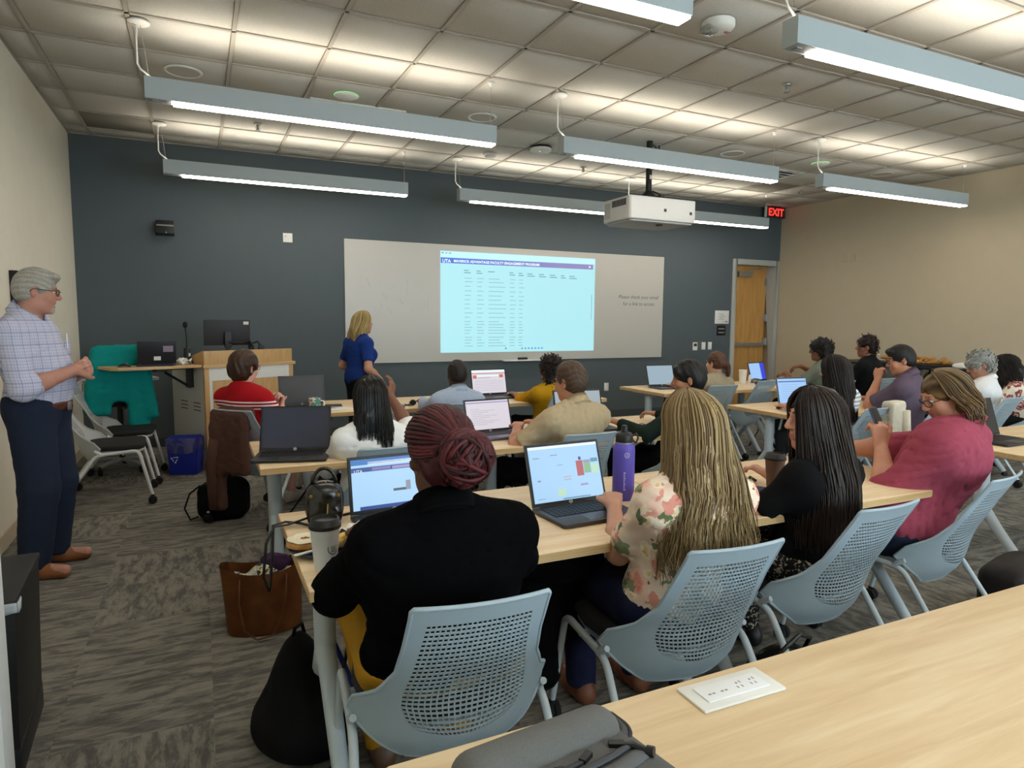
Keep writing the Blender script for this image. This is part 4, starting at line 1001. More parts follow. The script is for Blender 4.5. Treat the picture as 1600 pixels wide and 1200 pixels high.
def head_prims(c, Rm, s=1.0, jaw=1.0, nose=1.0, mouth_open=0):
    L = lambda x, y, z: np.array(c)+Rm @ (np.array([x, y, z])*s)
    P = [p_ell(L(0, -.014, .034), np.array([.076, .098, .090])*s, Rm, .03), p_ell(L(0, .030, -.042), np.array([.059*jaw, .066, .074])*s, Rm, .03),
         p_ell(L(0, .068, -.098), np.array([.026*jaw, .022, .020])*s, Rm, .025), p_ell(L(0, .01, -.075), np.array([.054*jaw, .055, .034])*s, Rm, .03),
         p_seg(L(-.036, .082, .034), L(.036, .082, .034), .013*s, k=.02)]
    for q in (-1, 1): P += [p_ell(L(q*.042, .066, -.022), np.array([.022, .022, .024])*s, Rm, .025)]
    for q in (-1, 1): P += [p_ell(L(q*.031, .100, .012), np.array([.016, .015, .012])*s, Rm, .014, '-')]
    P += [p_seg(L(0, .093, .022), L(0, .113*(.6+.4*nose), -.018), .0085*s, .0125*s, k=.012)]
    for q in (-1, 1): P += [p_ell(L(q*.011, .104, -.024), np.array([.009, .011, .008])*s, Rm, .008)]
    P += [p_seg(L(-.018, .091, -.054+.004*mouth_open), L(.018, .091, -.054+.004*mouth_open), .0075*s, k=.008), p_seg(L(-.016, .089, -.067-.008*mouth_open), L(.016, .089, -.067-.008*mouth_open), .0085*s, k=.008)]
    if mouth_open: P += [p_ell(L(0, .098, -.062), np.array([.017, .016, .006+.003*mouth_open])*s, Rm, .004, '-')]
    for q in (-1, 1):
        Re = Rm @ rot3(yaw=-q*22, roll=q*6)
        P += [p_ell(L(q*.078, -.012, -.004), np.array([.0085, .020, .032])*s, Re, .008), p_ell(L(q*.086, -.004, .0), np.array([.006, .011, .018])*s, Re, .005, '-')]
    return P, L

def strands(mb, roots, path, n=9, r=.0035, sides=4, flat=1.0, seed=0):
    g = np.random.default_rng(seed)
    for k, q in enumerate(roots):
        pts = [path(q, i/(n-1), g_) for i, g_ in zip(range(n), [k]*n)]
        rr = [r*(.75+.5*((k*7919) % 100)/100)*min(1, .5+1.5*(i+.3)/n)*(1-.75*(i/(n-1))**3) for i in range(n)]
        mb.tube(pts, rr, sides, 0, False, float(np.clip(.5+.28*math.sin(k*2.399)+.35*(g.random()-.5), 0, 1)), flat)

def person(label, loc, rz, skin_col, top=None, sleeve='short', bottom='#15171b', s=1.0, w=1.0, lean=4, bend=0, neck_fwd=.03, head=(0, 0, 0), head_s=1.0, head_at=None, arms=None, hair=None,
           h=.015, fine_head=.007, pants='long', seat_z=.535, glasses=None, collar=None, standing=None, seed=1, fold=.005, top_mat=None, bot_mat=None, jaw=1.0, nose=1.0, mouth=0, belly=0, bust=0, hem=None,
           eyes=False, ears=True, sh_w=None, twist=0, shoes='#1a1a1c', legs=None, extra=None, sleeve_end=None, neckline=None, brow='#3a2a20', grp='people seated at the tables', top_at=None, lips='#a5695c', inflate=.012):
    t = thing('person', label, 'person', (loc[0], loc[1], 0), R(rz), grp)
    sm = skin(skin_col); tm_ = top_mat or cloth('top_fabric', top); bm_ = bot_mat or cloth('trouser_fabric', bottom)
    # spine
    Hc = V3(0, 0, seat_z if standing is None else standing['hip'])
    a = R(lean); up = V3(0, math.sin(a), math.cos(a)); tl = .46*s
    N = Hc+up*tl*.62; a2 = R(lean+bend); up2 = V3(0, math.sin(a2), math.cos(a2)); mid = N.copy(); N = N+up2*tl*.38
    cx = math.cos(R(twist)); sx = math.sin(R(twist)); rt_ = V3(cx, sx, 0); fw_ = V3(-sx, cx, 0)
    shw = (sh_w or .165)*s*(.82+.18*w)
    hs = .93*s*head_s
    Hd = N+up2*.075*s+V3(0, neck_fwd, .085*s) if head_at is None else np.array(head_at, float)
    Rh = rot3(*head)
    if top_at is not None:
        dx, dy = top_at[0]-loc[0], top_at[1]-loc[1]; cz, sz_ = math.cos(R(rz)), math.sin(R(rz))
        Hd = V3(dx*cz+dy*sz_, -dx*sz_+dy*cz, top_at[2]) - Rh[:, 2]*.131*hs
        N = Hd-Rh[:, 1]*.012-V3(0, neck_fwd, .148*hs/.93)
        up = N-Hc; tl = np.linalg.norm(up); up = up/tl; up2 = up; mid = Hc+up*tl*.62
        s = min(max(tl/.46, .86), 1.1); shw = (sh_w or .165)*s*(.82+.18*w)
    BT = np.stack([rt_, np.cross(up, rt_), up], 1)
    torso = [p_ell(Hc+V3(0, -.005, .03), [.165*w*s, .120*(.72+.28*w)*s, .125*s], None, .06), p_ell(Hc+up*.17*s+V3(0, .012+belly*.4, 0), [.138*w*s+belly*.25, .105*(.7+.3*w)*s+belly*.5, .15*s], None, .06),
             p_ell(Hc+up*.29*s, [.155*w*s, .112*(.6+.4*w)*s, .15*s], BT, .06), p_ell(N-up2*.10*s-V3(0, .012, 0), [.15*(.5+.5*w)*s, .10*(.6+.4*w)*s, .105*s], BT, .06)]
    if bust: torso += [p_ell(Hc+up*.27*s+fw_*.085*w+rt_*q*.075, [.062*bust, .06*bust, .062*bust], None, .04) for q in (-1, 1)]
    SH = {q: N-up2*.068*s+rt_*q*shw-fw_*.01 for q in (-1, 1)}
    for q in (-1, 1):
        torso += [p_seg(N-up2*.06*s+rt_*q*.05, SH[q], .066*s*(.7+.3*w), .053*s*(.7+.3*w), k=.05), p_seg(N+up2*.025*s, SH[q]+up2*.002, .040*s, .034*s*(.8+.2*w), k=.05)]
    neck = [p_seg(N-up2*.02, Hd-Rh[:, 2]*.05*hs-Rh[:, 1]*.018, .055*s*(.8+.2*w), .052*s*(.85+.15*w), k=.035)]
    hp, L = head_prims(Hd, Rh, hs, jaw, nose, mouth)
    # arms: {side: dict(wrist=, hint=, hand=(dir, nrm, curl...))}
    armp, sleeves, hands, fine = [], [], [], [(Hd-.135*hs, Hd+.135*hs, fine_head)]
    arms = arms or {}
    ul, fl = .285*s, .25*s; thick = (.55+.45*w)
    for q in (-1, 1):
        A = arms.get(q, dict(wrist=(q*.16, .36, TH+.035), hint=(q*1, -.3, -1)))
        el, wr = two_bone(SH[q], A['wrist'], ul, fl, A.get('hint', (q, -.3, -1)))
        u_ = [p_seg(SH[q], el, .052*s*thick, .041*s*thick, k=.03)]; f_ = [p_seg(el, el+(wr-el)*.35, .041*s*thick, .040*s*thick, k=.02), p_seg(el+(wr-el)*.35, wr, .040*s*thick, .026*s, k=.02)]
        armp += u_+f_
        dr = (wr-el)/np.linalg.norm(wr-el); hd = A.get('hand', {})
        hdir = np.array(hd.get('dir', dr), float); hn = np.array(hd.get('nrm', (0, 0, 1)), float)
        hp_ = hand_prims(wr, hdir, hn, hd.get('side', q*(1 if True else -1)), hd.get('curl', (35, 45, 25)), .95*s, hd.get('spread', 6), hd.get('thumb', 35), hd.get('tcurl', 20))
        hands += hp_
        if hd.get('fine'):
            fine.append((np.min([p[1] for p in hp_], 0), np.max([p[2] for p in hp_], 0), hd['fine']))
        infl = inflate+.006
        sl_ = A.get('sleeve', sleeve)
        if sl_ == 'short':
            e = SH[q]+(el-SH[q])*(sleeve_end or .62); sleeves += [clipped(p_seg(SH[q], el, .058*s*thick, .055*s*thick, k=.04), [(el-SH[q], e)])]
        elif sl_ in ('long', 'half'):
            fr = 1.0 if sl_ == 'long' else (sleeve_end or .3)
            e = el+(wr-el)*fr*.95
            sleeves += [p_seg(SH[q], el, .058*s*thick, .051*s*thick, k=.035), clipped(p_seg(el, wr, .051*s*thick, .034*s+.006, k=.03), [(wr-el, e)])]
    # legs
    lg, shoe_p, ft = [], [], []
    if standing is None:
        for q in (-1, 1):
            ld = (legs or {}).get(q, {})
            hip = Hc+V3(q*.09*w, .03, -.015); kn = np.array(ld.get('knee', (q*.12*w, .44*s, .51)), float); an = np.array(ld.get('ankle', (q*.12, .40*s, .10)), float); to = an+np.array(ld.get('toe', (0, .13, -.055)), float)
            lg.append((hip, kn, an, to))
    else:
        for q in (-1, 1): lg.append(tuple(np.array(x, float) for x in standing['legs'][q]))
    legp = []
    for hip, kn, an, to in lg:
        legp += [p_seg(hip, kn, .088*s*(.6+.4*w), .058*s, k=.04), p_seg(kn, kn+(an-kn)*.35, .056*s, .057*s, k=.03), p_seg(kn+(an-kn)*.35, an, .057*s, .038*s, k=.03)]
        ft += [p_seg(an, an-V3(0, 0, .04), .034*s, .034*s, k=.02), p_seg(an-V3(0, 0, .05), to, .032*s, .028*s, k=.02)]
    S, F = surface(grow(torso, -.012)+neck+armp+legp+ft+hp+hands, h, fine)
    # lips and brows get their own colour
    cen = S[F].mean(1); loc_ = (cen-Hd) @ Rh / hs
    lipm = (np.abs(loc_[:, 0]) < .023) & (loc_[:, 1] > .086) & (loc_[:, 1] < .13) & (np.abs(loc_[:, 2]+.061) < .014)
    browm = (np.abs(np.abs(loc_[:, 0])-.032) < .022) & (loc_[:, 1] > .070) & (loc_[:, 1] < .13) & (np.abs(loc_[:, 2]-.041+.12*np.abs(np.abs(loc_[:, 0])-.028)) < .0055)
    mouthm = lipm & (np.abs(loc_[:, 2]+.0615) < .005) & (np.abs(loc_[:, 0]) < .019) if mouth else np.zeros(len(F), bool)
    mi = np.where(mouthm, 3, np.where(lipm, 1, np.where(browm, 2, 0)))
    body = link('body', np_mesh('body', S, F, [sm, mat('lips', lips, .45, .03), mat('brow_hair', brow, .8, .05), mat('mouth_inside', '#3a1512', .5, .05)], mi), t)
    if eyes:
        for q in (-1, 1):
            e = MB(); 
            e.lathe([(.0115*math.sin(x*math.pi/8), -.0115*math.cos(x*math.pi/8)) for x in range(0, 9)], 12, 0, (0, 0, 0), False)
            e.lathe([(.0058, .0100), (.003, .0118), (.0001, .0121)], 12, 1, (0, 0, 0), False)
            ob = part('eye', e, [M['eye'], M['iris']], t, smooth=True)
            ob.matrix_local = Matrix.Translation(Vector(L(q*.031, .0805, .011))) @ (Matrix(Rh.tolist()) @ rotx(R(-90))).to_4x4() @ Matrix.Scale(hs, 4)
    # shirt or blouse
    hz_ = hem if hem is not None else (Hc[2]-.06)
    nax = Hd-Rh[:, 2]*.05*hs-N; nax = nax/np.linalg.norm(nax)
    ncut = neckline or (p_seg(N+nax*.005+V3(0, .012, 0), N+nax*.2, .058*s*(.8+.2*w)+.004, k=.012)[:4]+('-',), p_cut(up2+V3(0, .12, 0), N+up2*.075*s, '-'))
    garment = grow(torso, inflate)+sleeves
    sleeves_g = grow(sleeves, 0)
    cuts = list(ncut)+[p_cut((0, 0, -1), (0, 0, hz_))]
    S, F = surface(garment+cuts, max(.009, h*.85), (), folds(fold, seed) if fold else None)
    link('shirt', np_mesh('shirt', S, F, tm_), t)
    if collar:
        cm = collar if not isinstance(collar, str) else cloth('collar_fabric', collar)
        mb = MB(); rr = (.064+.010)*s*(.8+.2*w); cb = N+up2*.014+V3(0, -.004, 0); nd = (Hd-Rh[:, 2]*.06-N); nd = nd/np.linalg.norm(nd); e1 = V3(1, 0, 0); e2 = np.cross(nd, e1); e2 /= np.linalg.norm(e2)
        def cf(u, v):
            an = R(115)+u*R(310) if True else 0
            x, y = math.cos(an), math.sin(an); fr = .5-.5*y
            back = max(0, -y)
            if v < .5: q = v*2; rad = rr*(1.05-.05*q); hh = q*(.030+.012*back)*s-.006-.012*max(0, y)
            else: q = (v-.5)*2; rad = rr*(1.0+.09*q+.02); hh = (.030+.012*back)*s-.006-.012*max(0, y)-q*(.035)*s
            p = cb+nd*hh+rad*(x*e1*1.04+y*(-e2)*(-1)*1.0)
            return Vector(p)
        mb.grid(cf, 36, 6); part('collar', mb, cm, t, smooth=True, solid=.003)
    # trousers / skirt
    if pants:
        g = [clipped(grow([torso[0]], .014)[0], [((0, 0, 1), (0, 0, hz_+.07))])]
        for hip, kn, an, to in lg:
            g.append(p_seg(hip, kn, .100*s*(.6+.4*w), (.072 if standing is None else .088)*s, k=.05))
            if pants == 'long': g.append(clipped(p_seg(kn, an-V3(0, 0, .03), (.070 if standing is None else .088)*s, (.058 if standing is None else .070)*s, k=.03), [(an-kn, an-V3(0, 0, .035))]))
        top_z = hz_+.03
        if pants == 'short':
            pass
        S, F = surface(g, max(.013, h), (), folds(.005, seed+3, 14))
        link('trousers' if pants == 'long' else 'skirt', np_mesh('trousers', S, F, bm_), t)
    for hip, kn, an, to in lg:
        f = (to-an); f[2] = 0; f /= np.linalg.norm(f); hb = np.array([an[0], an[1], to[2]])
        zt_ = to[2]
        shp = [p_seg(hb-f*.035-V3(0, 0, .005), hb+f*.06-V3(0, 0, .005), .040, .040, k=.03), p_seg(hb+f*.06-V3(0, 0, .01), hb+f*.155-V3(0, 0, .012), .043, .033, k=.03), p_seg(hb-f*.02+V3(0, 0, .02), hb+f*.02+V3(0, 0, .03), .042, .040, k=.02)]
        shp = shp+[p_cut((0, 0, -1), (0, 0, max(.004, zt_-.043)))]
        S, F = surface(shp, .011)
        link('shoe', np_mesh('shoe', S, F, mat('shoe_leather', shoes, .45, .06)), t)
    if hair: hair(t, L, Rh, hs, Hd, N, up2, head_prims)
    if glasses:
        gm = mat('spectacle_frame', glasses, .35, 0); mb = MB()
        for q in (-1, 1):
            pts = [Vector(L(q*.034+.026*math.cos(x*math.pi/8), .108-.012*abs(math.cos(x*math.pi/8)*q*.5+.5)**2, .010+.018*math.sin(x*math.pi/8))) for x in range(17)]
            mb.tube(pts, .0024*hs, 6); mb.tube([Vector(L(q*.060, .098, .016)), Vector(L(q*.078, .05, .016)), Vector(L(q*.084, -.012, .016)), Vector(L(q*.084, -.03, -.004))], .0022*hs, 6)
        mb.tube([Vector(L(-.009, .112, .014)), Vector(L(0, .117, .017)), Vector(L(.009, .112, .014))], .002, 6)
        part('glasses', mb, gm, t, smooth=True)
    if extra: extra(t, L, Rh, hs, dict(torso=torso, N=N, Hc=Hc, SH=SH, up=up, up2=up2, S=s))
    return t

# ---- hair
def cap_prims(L, Rm, s, g=.010, back=0, line=.052, low=-.03, side=.0):
    """hair that follows the skull: grown skull minus the face"""
    P = [p_ell(L(0, -.014, .036), (np.array([.076, .098, .090])+g)*s, Rm, .02), p_ell(L(0, -.045, -.012), (np.array([.066, .058, .062+back])+g)*s, Rm, .03)]
    P += [p_ell(L(0, .125, -.040), np.array([.066, .082, .105])*s, Rm, .012, '-'), p_ell(L(0, .05, -.075), np.array([.10, .075, .078])*s, Rm, .02, '-')]
    if low is not None: P += [p_cut(-Rm[:, 2], L(0, 0, low-.05))]
    for q in (-1, 1): P += [p_ell(L(q*.088, .0, -.012), np.array([.022, .026, .036])*s, Rm, .01, '-')]
    return P
def hair_obj(t, prims, m, h=.008, fold=None, name='hair'):
    S, F = surface(prims, h, (), fold)
    r = np.random.default_rng(len(S)); tone = .5+.45*(r.random(len(S))-.5)+.2*np.sin(S[:, 2]*210+4*np.sin(S[:, 0]*45))
    return link(name, np_mesh(name, S, F, m, None, np.clip(tone*.6+.1, 0, 1)), t)
def groove(amp, f=260, ax=(1, .3, 0), wob=2):
    return lambda X, Y, Z: amp*np.sin(f*(ax[0]*X+ax[1]*Y+ax[2]*Z)+wob*np.sin(31*Z+17*Y))+amp*.6*np.sin(f*.43*(X-.4*Y)+3*np.sin(23*Z))
# ------------------------------------------------------------------ hair styles
BLACK = [(0, '#0b0908'), (.6, '#17120f'), (1, '#2a211c')]
def h_short(stops, g=.012, low=-.02, top=0, amp=.0025, f=240, back=0, h=.007, quiff=0, rough=.55, fringe=0):
    m = tone_mat('short_hair', stops, rough)
    def fn(t, L, Rm, s, Hd, N, up, hp):
        P = cap_prims(L, Rm, s, g, back, low=low)
        if top: P = [p_ell(L(0, .0, .085), np.array([.066, .082, .045+top])*s, Rm, .03)]+P
        if quiff: P.append(p_ell(L(.0, .072, .098), np.array([.058, .035, .022+quiff])*s, Rm, .02))
        if fringe: P += [p_ell(L(q*.05, .07, .07), np.array([.04, .03, .035+fringe])*s, Rm, .02) for q in (-1, 1)]
        hair_obj(t, P, m, h, groove(amp, f))
    return fn
def h_long(stops, length=.45, n=260, flare=.5, wave=.012, mass=1.0, r=.0042, az=150, front=False, bottom=.02, width=.0, behind=.0, seed=1, h=.011, parts=.0, rough=.45, wf=14):
    m = tone_mat('long_hair', stops, rough)
    n0 = n
    def fn(t, L, Rm, s, Hd, N, up, hp):
        n = n0; g = np.random.default_rng(seed)
        P = cap_prims(L, Rm, s, .008, .01, low=None)
        zb = Hd[2]+.12*s-length
        c0 = L(0, -.06, -.06); wd = (.075+width)*s
        z1 = c0[2]; steps = 6
        for k in range(steps):
            u = k/(steps-1); z = z1+(zb+.05-z1)*u
            P.append(p_ell([c0[0], c0[1]-.012-behind*u, z], [wd*(1+flare*u)*(1 if u < .8 else .92), (.058-.018*u)*mass, max(.055, (z1-zb)/steps*.9)], None, .04))
        S, F = surface(P, h, (), groove(.0035, 210, (1, .2, 0), 3))
        rr = g.random(len(S)); tone = np.clip(.35+.3*np.sin(S[:, 0]*190+4*np.sin(S[:, 2]*22))+.15*rr, 0, 1)
        base = link('hair', np_mesh('hair', S, F, m, None, tone), t)
        mb = MB(); n = int(n*1.9); A = g.uniform(-az, az, n); RN = g.random((n, 4))
        def path(q, u, k):
            a = R(A[k]); n1, n2, n3, n4 = RN[k]
            lay = .011+.011*n1
            if u < .42:
                ph = R(8+88*(u/.42)); ra = .076+lay; rb = .098+lay; rc = .090+lay
                x, y, z = ra*math.sin(ph)*math.sin(a), -rb*math.sin(ph)*math.cos(a), rc*math.cos(ph)
                return Vector(L(x, y-.014+.03*(1-u/.42), z+.034))
            v = (u-.42)/.58; ph = R(96); ra = .076+lay; rb = .098+lay
            p = L(ra*math.sin(ph)*math.sin(a), -rb*math.sin(ph)*math.cos(a)-.014, .034-.1*(.090+lay))
            ln = (p[2]-zb)*(1-.16*n2**2+bottom*(n3-.5)*4)
            fl = 1+flare*min(1, v*1.3)*(.75+.5*n3)
            side = min(1, abs(math.sin(a))**2*1.2)
            yb = p[1]-(side*.055+behind+.012)*min(1, v*1.6)*(-1 if (front and n4 < .5 and side > .6) else 1)-.01*v
            w_ = wave*v*math.sin(wf*v+n2*1.5+a*1.2)+wave*.5*math.sin(23*v+n4*6)*v
            return Vector((Hd[0]+(p[0]-Hd[0])*fl+(wd/.075-1)*.04*math.sin(a)*v+w_, yb+w_*.5, p[2]-ln*v))
        strands(mb, range(n), path, 13, r*.72, 3, .8, seed)
        part('hair_strands', mb, m, base, smooth=True, tone=True)
    return fn
def h_braid_bun(stops, seed=5):
    m = tone_mat('braided_hair', stops, .55, .3)
    def fn(t, L, Rm, s, Hd, N, up, hp):
        g = np.random.default_rng(seed)
        P = [p_ell(L(0, -.018, .046), np.array([.092, .112, .098])*s, Rm, .02), p_ell(L(0, -.075, -.022), np.array([.062, .04, .055])*s, Rm, .04), p_ell(L(0, .125, -.04), np.array([.07, .08, .105])*s, Rm, .02, '-'), p_ell(L(0, .06, -.075), np.array([.11, .075, .078])*s, Rm, .02, '-')]
        bc = np.array([.034, -.128, .012]); P += [p_ell(L(*bc), np.array([.072, .052, .070])*s, Rm, .02)]
        base = hair_obj(t, P, m, .008, groove(.002, 300))
        mb = MB(); bd = bc/np.linalg.norm(bc)
        def tw(k, n): return [.0056*(1+.22*math.sin(i*2.1+k)) for i in range(n)]
        for k in range(60):
            a = -math.pi+2*math.pi*k/60; ring = np.array([math.sin(a), 0, math.cos(a)])
            st = np.array([ring[0]*.9, .35 if ring[2] > 0 else -.25, ring[2]*.9-.05]); st /= np.linalg.norm(st); pts = []
            for i in range(16):
                u = i/15; om = math.acos(max(-1, min(1, st@bd))); v = (math.sin((1-u)*om)*st+math.sin(u*om)*bd)/math.sin(om)
                sw = .10*math.sin(math.pi*u)*(1 if a > 0 else -1); v = v+np.array([0, 0, sw*.6]); v /= np.linalg.norm(v)
                rad = np.array([.094, .114, .100]); pts.append(Vector(L(v[0]*rad[0], v[1]*rad[1]-.018, v[2]*rad[2]+.046)))
            mb.tube(pts, tw(k, 16), 6, 0, True, float(g.random()))
        for k in range(64):
            rr = .026+.046*g.random(); ax = Vector((g.normal(0, .55), -1, g.normal(0, .55))).normalized(); e1 = ax.orthogonal().normalized(); e2 = ax.cross(e1); ph = g.random()*6.28; span = 2.6+g.random()*2.6; pts = []
            dep = math.sqrt(max(0, 1-(rr/.080)**2))*.052+.004
            for i in range(18):
                a = ph+span*i/17; v = e1*math.cos(a)*rr+e2*math.sin(a)*rr+ax*(dep+.006*math.sin(3*a))
                pts.append(Vector(L(bc[0]+v.x, bc[1]+v.y, bc[2]+v.z)))
            mb.tube(pts, tw(k, 18), 6, 0, True, float(g.random()))
        part('braids', mb, m, base, smooth=True, tone=True)
    return fn
def h_curls(stops, r=.115, zc=.03, drop=.10, n=150, seed=2, size=.016, yb=-.03, wide=1.0, up=0, base_g=.014):
    m = tone_mat('curly_hair', stops, .55, .3)
    def fn(t, L, Rm, s, Hd, N, upv, hp):
        g = np.random.default_rng(seed)
        P = cap_prims(L, Rm, s, base_g, .015, low=None if drop > .06 else -.03)
        if drop: P += [p_ell(L(0, -.055, -drop*.6), np.array([.085*wide, .055, drop*.9])*s, Rm, .04)]
        if up: P += [p_ell(L(0, -.03, .12), np.array([.06, .065, up])*s, Rm, .03)]
        S, F = surface(P, .009, (), groove(.004, 170, (1, .5, .8), 4))
        base = link('hair', np_mesh('hair', S, F, m, None, np.clip(g.random(len(S))*.5, 0, 1)), t)
        nr = np.zeros_like(S); mb = MB(); cen = np.array(L(0, -.02, 0)); pick = g.choice(len(S), n)
        for k in pick:
            p = S[k]; out = p-cen; out[2] *= .4; out = out/np.linalg.norm(out); a0 = g.random()*6.28; sz = size*(.7+.6*g.random()); e1 = np.cross(out, [0, 0, 1]); e1 /= np.linalg.norm(e1)+1e-6
            pts = [Vector(p+out*(sz*.4+sz*.6*math.cos(a0+i*.9))+e1*sz*.8*math.sin(a0+i*.9)+np.array([0, 0, -.008*i+.012])) for i in range(8)]
            mb.tube(pts, [.0045*(1-.09*i) for i in range(8)], 4, 0, True, float(g.random()))
        part('curls', mb, m, base, smooth=True, tone=True)
    return fn
def h_pony(stops, seed=3):
    m = tone_mat('tied_hair', stops, .5)
    def fn(t, L, Rm, s, Hd, N, up, hp):
        P = cap_prims(L, Rm, s, .010, .0, low=-.0)
        P += [p_ell(L(.02, -.125, -.012), np.array([.034, .035, .036])*s, Rm, .015), p_ell(L(.035, -.135, -.07), np.array([.028, .026, .07])*s, Rm, .02)]
        hair_obj(t, P, m, .008, groove(.0022, 230, (1, .4, .3)))
        part('hair_tie', MB().tube([Vector(L(.02+.03*math.cos(a*.785), -.108, -.008+.03*math.sin(a*.785))) for a in range(9)], .006, 6), M['black_rub'], t)
    return fn

# ------------------------------------------------------------------ fabrics with patterns
def floral(name, base, blobs, scale=9):
    m, n, l, b = new_mat(name); tc = n.new('ShaderNodeTexCoord'); prev = None
    nz = n.new('ShaderNodeTexNoise'); nz.inputs['Scale'].default_value = 14; nz.inputs['Detail'].default_value = 2; l.new(tc.outputs['Object'], nz.inputs['Vector'])
    r0 = n.new('ShaderNodeValToRGB'); r0.color_ramp.elements[0].position = .38; r0.color_ramp.elements[0].color = (*lin(base[0]), 1); r0.color_ramp.elements[1].position = .6; r0.color_ramp.elements[1].color = (*lin(base[1]), 1)
    l.new(nz.outputs['Fac'], r0.inputs[0]); cur = r0.outputs[0]
    for k, (sc, rad, cols) in enumerate(blobs):
        mp = n.new('ShaderNodeMapping'); mp.inputs['Location'].default_value = (k*3.1, k*1.7, k*2.3); l.new(tc.outputs['Object'], mp.inputs[0])
        ad = n.new('ShaderNodeVectorMath'); ad.operation = 'ADD'; ns = n.new('ShaderNodeTexNoise'); ns.inputs['Scale'].default_value = 22; l.new(mp.outputs[0], ns.inputs['Vector'])
        sc_ = n.new('ShaderNodeVectorMath'); sc_.operation = 'SCALE'; sc_.inputs['Scale'].default_value = .09; l.new(ns.outputs['Color'], sc_.inputs[0]); l.new(mp.outputs[0], ad.inputs[0]); l.new(sc_.outputs[0], ad.inputs[1])
        v = n.new('ShaderNodeTexVoronoi'); v.inputs['Scale'].default_value = sc; l.new(ad.outputs[0], v.inputs['Vector'])
        r = n.new('ShaderNodeValToRGB'); e = r.color_ramp.elements
        while len(e) < len(cols): e.new(.5)
        for q, c in enumerate(cols): e[q].position = rad*q/len(cols); e[q].color = (*lin(c), 1)
        r.color_ramp.interpolation = 'EASE'; l.new(v.outputs['Distance'], r.inputs[0])
        ls = n.new('ShaderNodeMath'); ls.operation = 'LESS_THAN'; ls.inputs[1].default_value = rad; l.new(v.outputs['Distance'], ls.inputs[0])
        sp = n.new('ShaderNodeSeparateColor'); l.new(v.outputs['Color'], sp.inputs[0]); gtn = n.new('ShaderNodeMath'); gtn.operation = 'GREATER_THAN'; gtn.inputs[1].default_value = .35; l.new(sp.outputs[0], gtn.inputs[0])
        mu = n.new('ShaderNodeMath'); mu.operation = 'MULTIPLY'; l.new(ls.outputs[0], mu.inputs[0]); l.new(gtn.outputs[0], mu.inputs[1])
        mx = n.new('ShaderNodeMix'); mx.data_type = 'RGBA'; l.new(mu.outputs[0], mx.inputs['Factor']); l.new(cur, mx.inputs['A']); l.new(r.outputs[0], mx.inputs['B']); cur = mx.outputs['Result']
    l.new(cur, b.inputs['Base Color']); b.inputs['Roughness'].default_value = .8; b.inputs['Specular IOR Level'].default_value = .15
    return m
def checks(name, base, line, scale=55, width=.16):
    m, n, l, b = new_mat(name); tc = n.new('ShaderNodeTexCoord'); sx = n.new('ShaderNodeSeparateXYZ'); l.new(tc.outputs['Object'], sx.inputs[0])
    outs = []
    for k, (i, j, f) in enumerate(((0, 1, scale), (2, None, scale), (0, 1, scale*.25), (2, None, scale*.25))):
        src = sx.outputs[i]
        if j is not None:
            a = n.new('ShaderNodeMath'); a.operation = 'SUBTRACT'; l.new(sx.outputs[i], a.inputs[0]); l.new(sx.outputs[j], a.inputs[1]); src = a.outputs[0]
        mu = n.new('ShaderNodeMath'); mu.operation = 'MULTIPLY'; mu.inputs[1].default_value = f; l.new(src, mu.inputs[0])
        fr = n.new('ShaderNodeMath'); fr.operation = 'FRACT'; l.new(mu.outputs[0], fr.inputs[0])
        lt = n.new('ShaderNodeMath'); lt.operation = 'LESS_THAN'; lt.inputs[1].default_value = width if k < 2 else width*.6; l.new(fr.outputs[0], lt.inputs[0]); outs.append(lt.outputs[0])
    cur = outs[0]
    for o in outs[1:]:
        mm = n.new('ShaderNodeMath'); mm.operation = 'ADD'; l.new(cur, mm.inputs[0]); l.new(o, mm.inputs[1]); cur = mm.outputs[0]
    ml = n.new('ShaderNodeMath'); ml.operation = 'MULTIPLY'; ml.inputs[1].default_value = .4; ml.use_clamp = True; l.new(cur, ml.inputs[0])
    mx = n.new('ShaderNodeMix'); mx.data_type = 'RGBA'; mx.inputs['A'].default_value = (*lin(base), 1); mx.inputs['B'].default_value = (*lin(line), 1); l.new(ml.outputs[0], mx.inputs['Factor']); l.new(mx.outputs['Result'], b.inputs['Base Color'])
    b.inputs['Roughness'].default_value = .8; b.inputs['Specular IOR Level'].default_value = .15
    return m
def stripes(name, a, c, f=38, width=.4):
    m, n, l, b = new_mat(name); tc = n.new('ShaderNodeTexCoord'); sx = n.new('ShaderNodeSeparateXYZ'); l.new(tc.outputs['Object'], sx.inputs[0])
    mu = n.new('ShaderNodeMath'); mu.operation = 'MULTIPLY'; mu.inputs[1].default_value = f; l.new(sx.outputs[2], mu.inputs[0]); fr = n.new('ShaderNodeMath'); fr.operation = 'FRACT'; l.new(mu.outputs[0], fr.inputs[0])
    lt = n.new('ShaderNodeMath'); lt.operation = 'LESS_THAN'; lt.inputs[1].default_value = width; l.new(fr.outputs[0], lt.inputs[0])
    mx = n.new('ShaderNodeMix'); mx.data_type = 'RGBA'; mx.inputs['A'].default_value = (*lin(a), 1); mx.inputs['B'].default_value = (*lin(c), 1); l.new(lt.outputs[0], mx.inputs['Factor']); l.new(mx.outputs['Result'], b.inputs['Base Color']); b.inputs['Roughness'].default_value = .8
    return m

# ------------------------------------------------------------------ the people
D = lambda **k: k
def loc_of(p, loc, rz):
    dx, dy = p[0]-loc[0], p[1]-loc[1]; c, s = math.cos(R(rz)), math.sin(R(rz)); return (dx*c+dy*s, -dx*s+dy*c, p[2])
NEAR = D(h=.013, fine_head=.0065)
FAR = D(h=.019, fine_head=.0095, fold=0.0060)
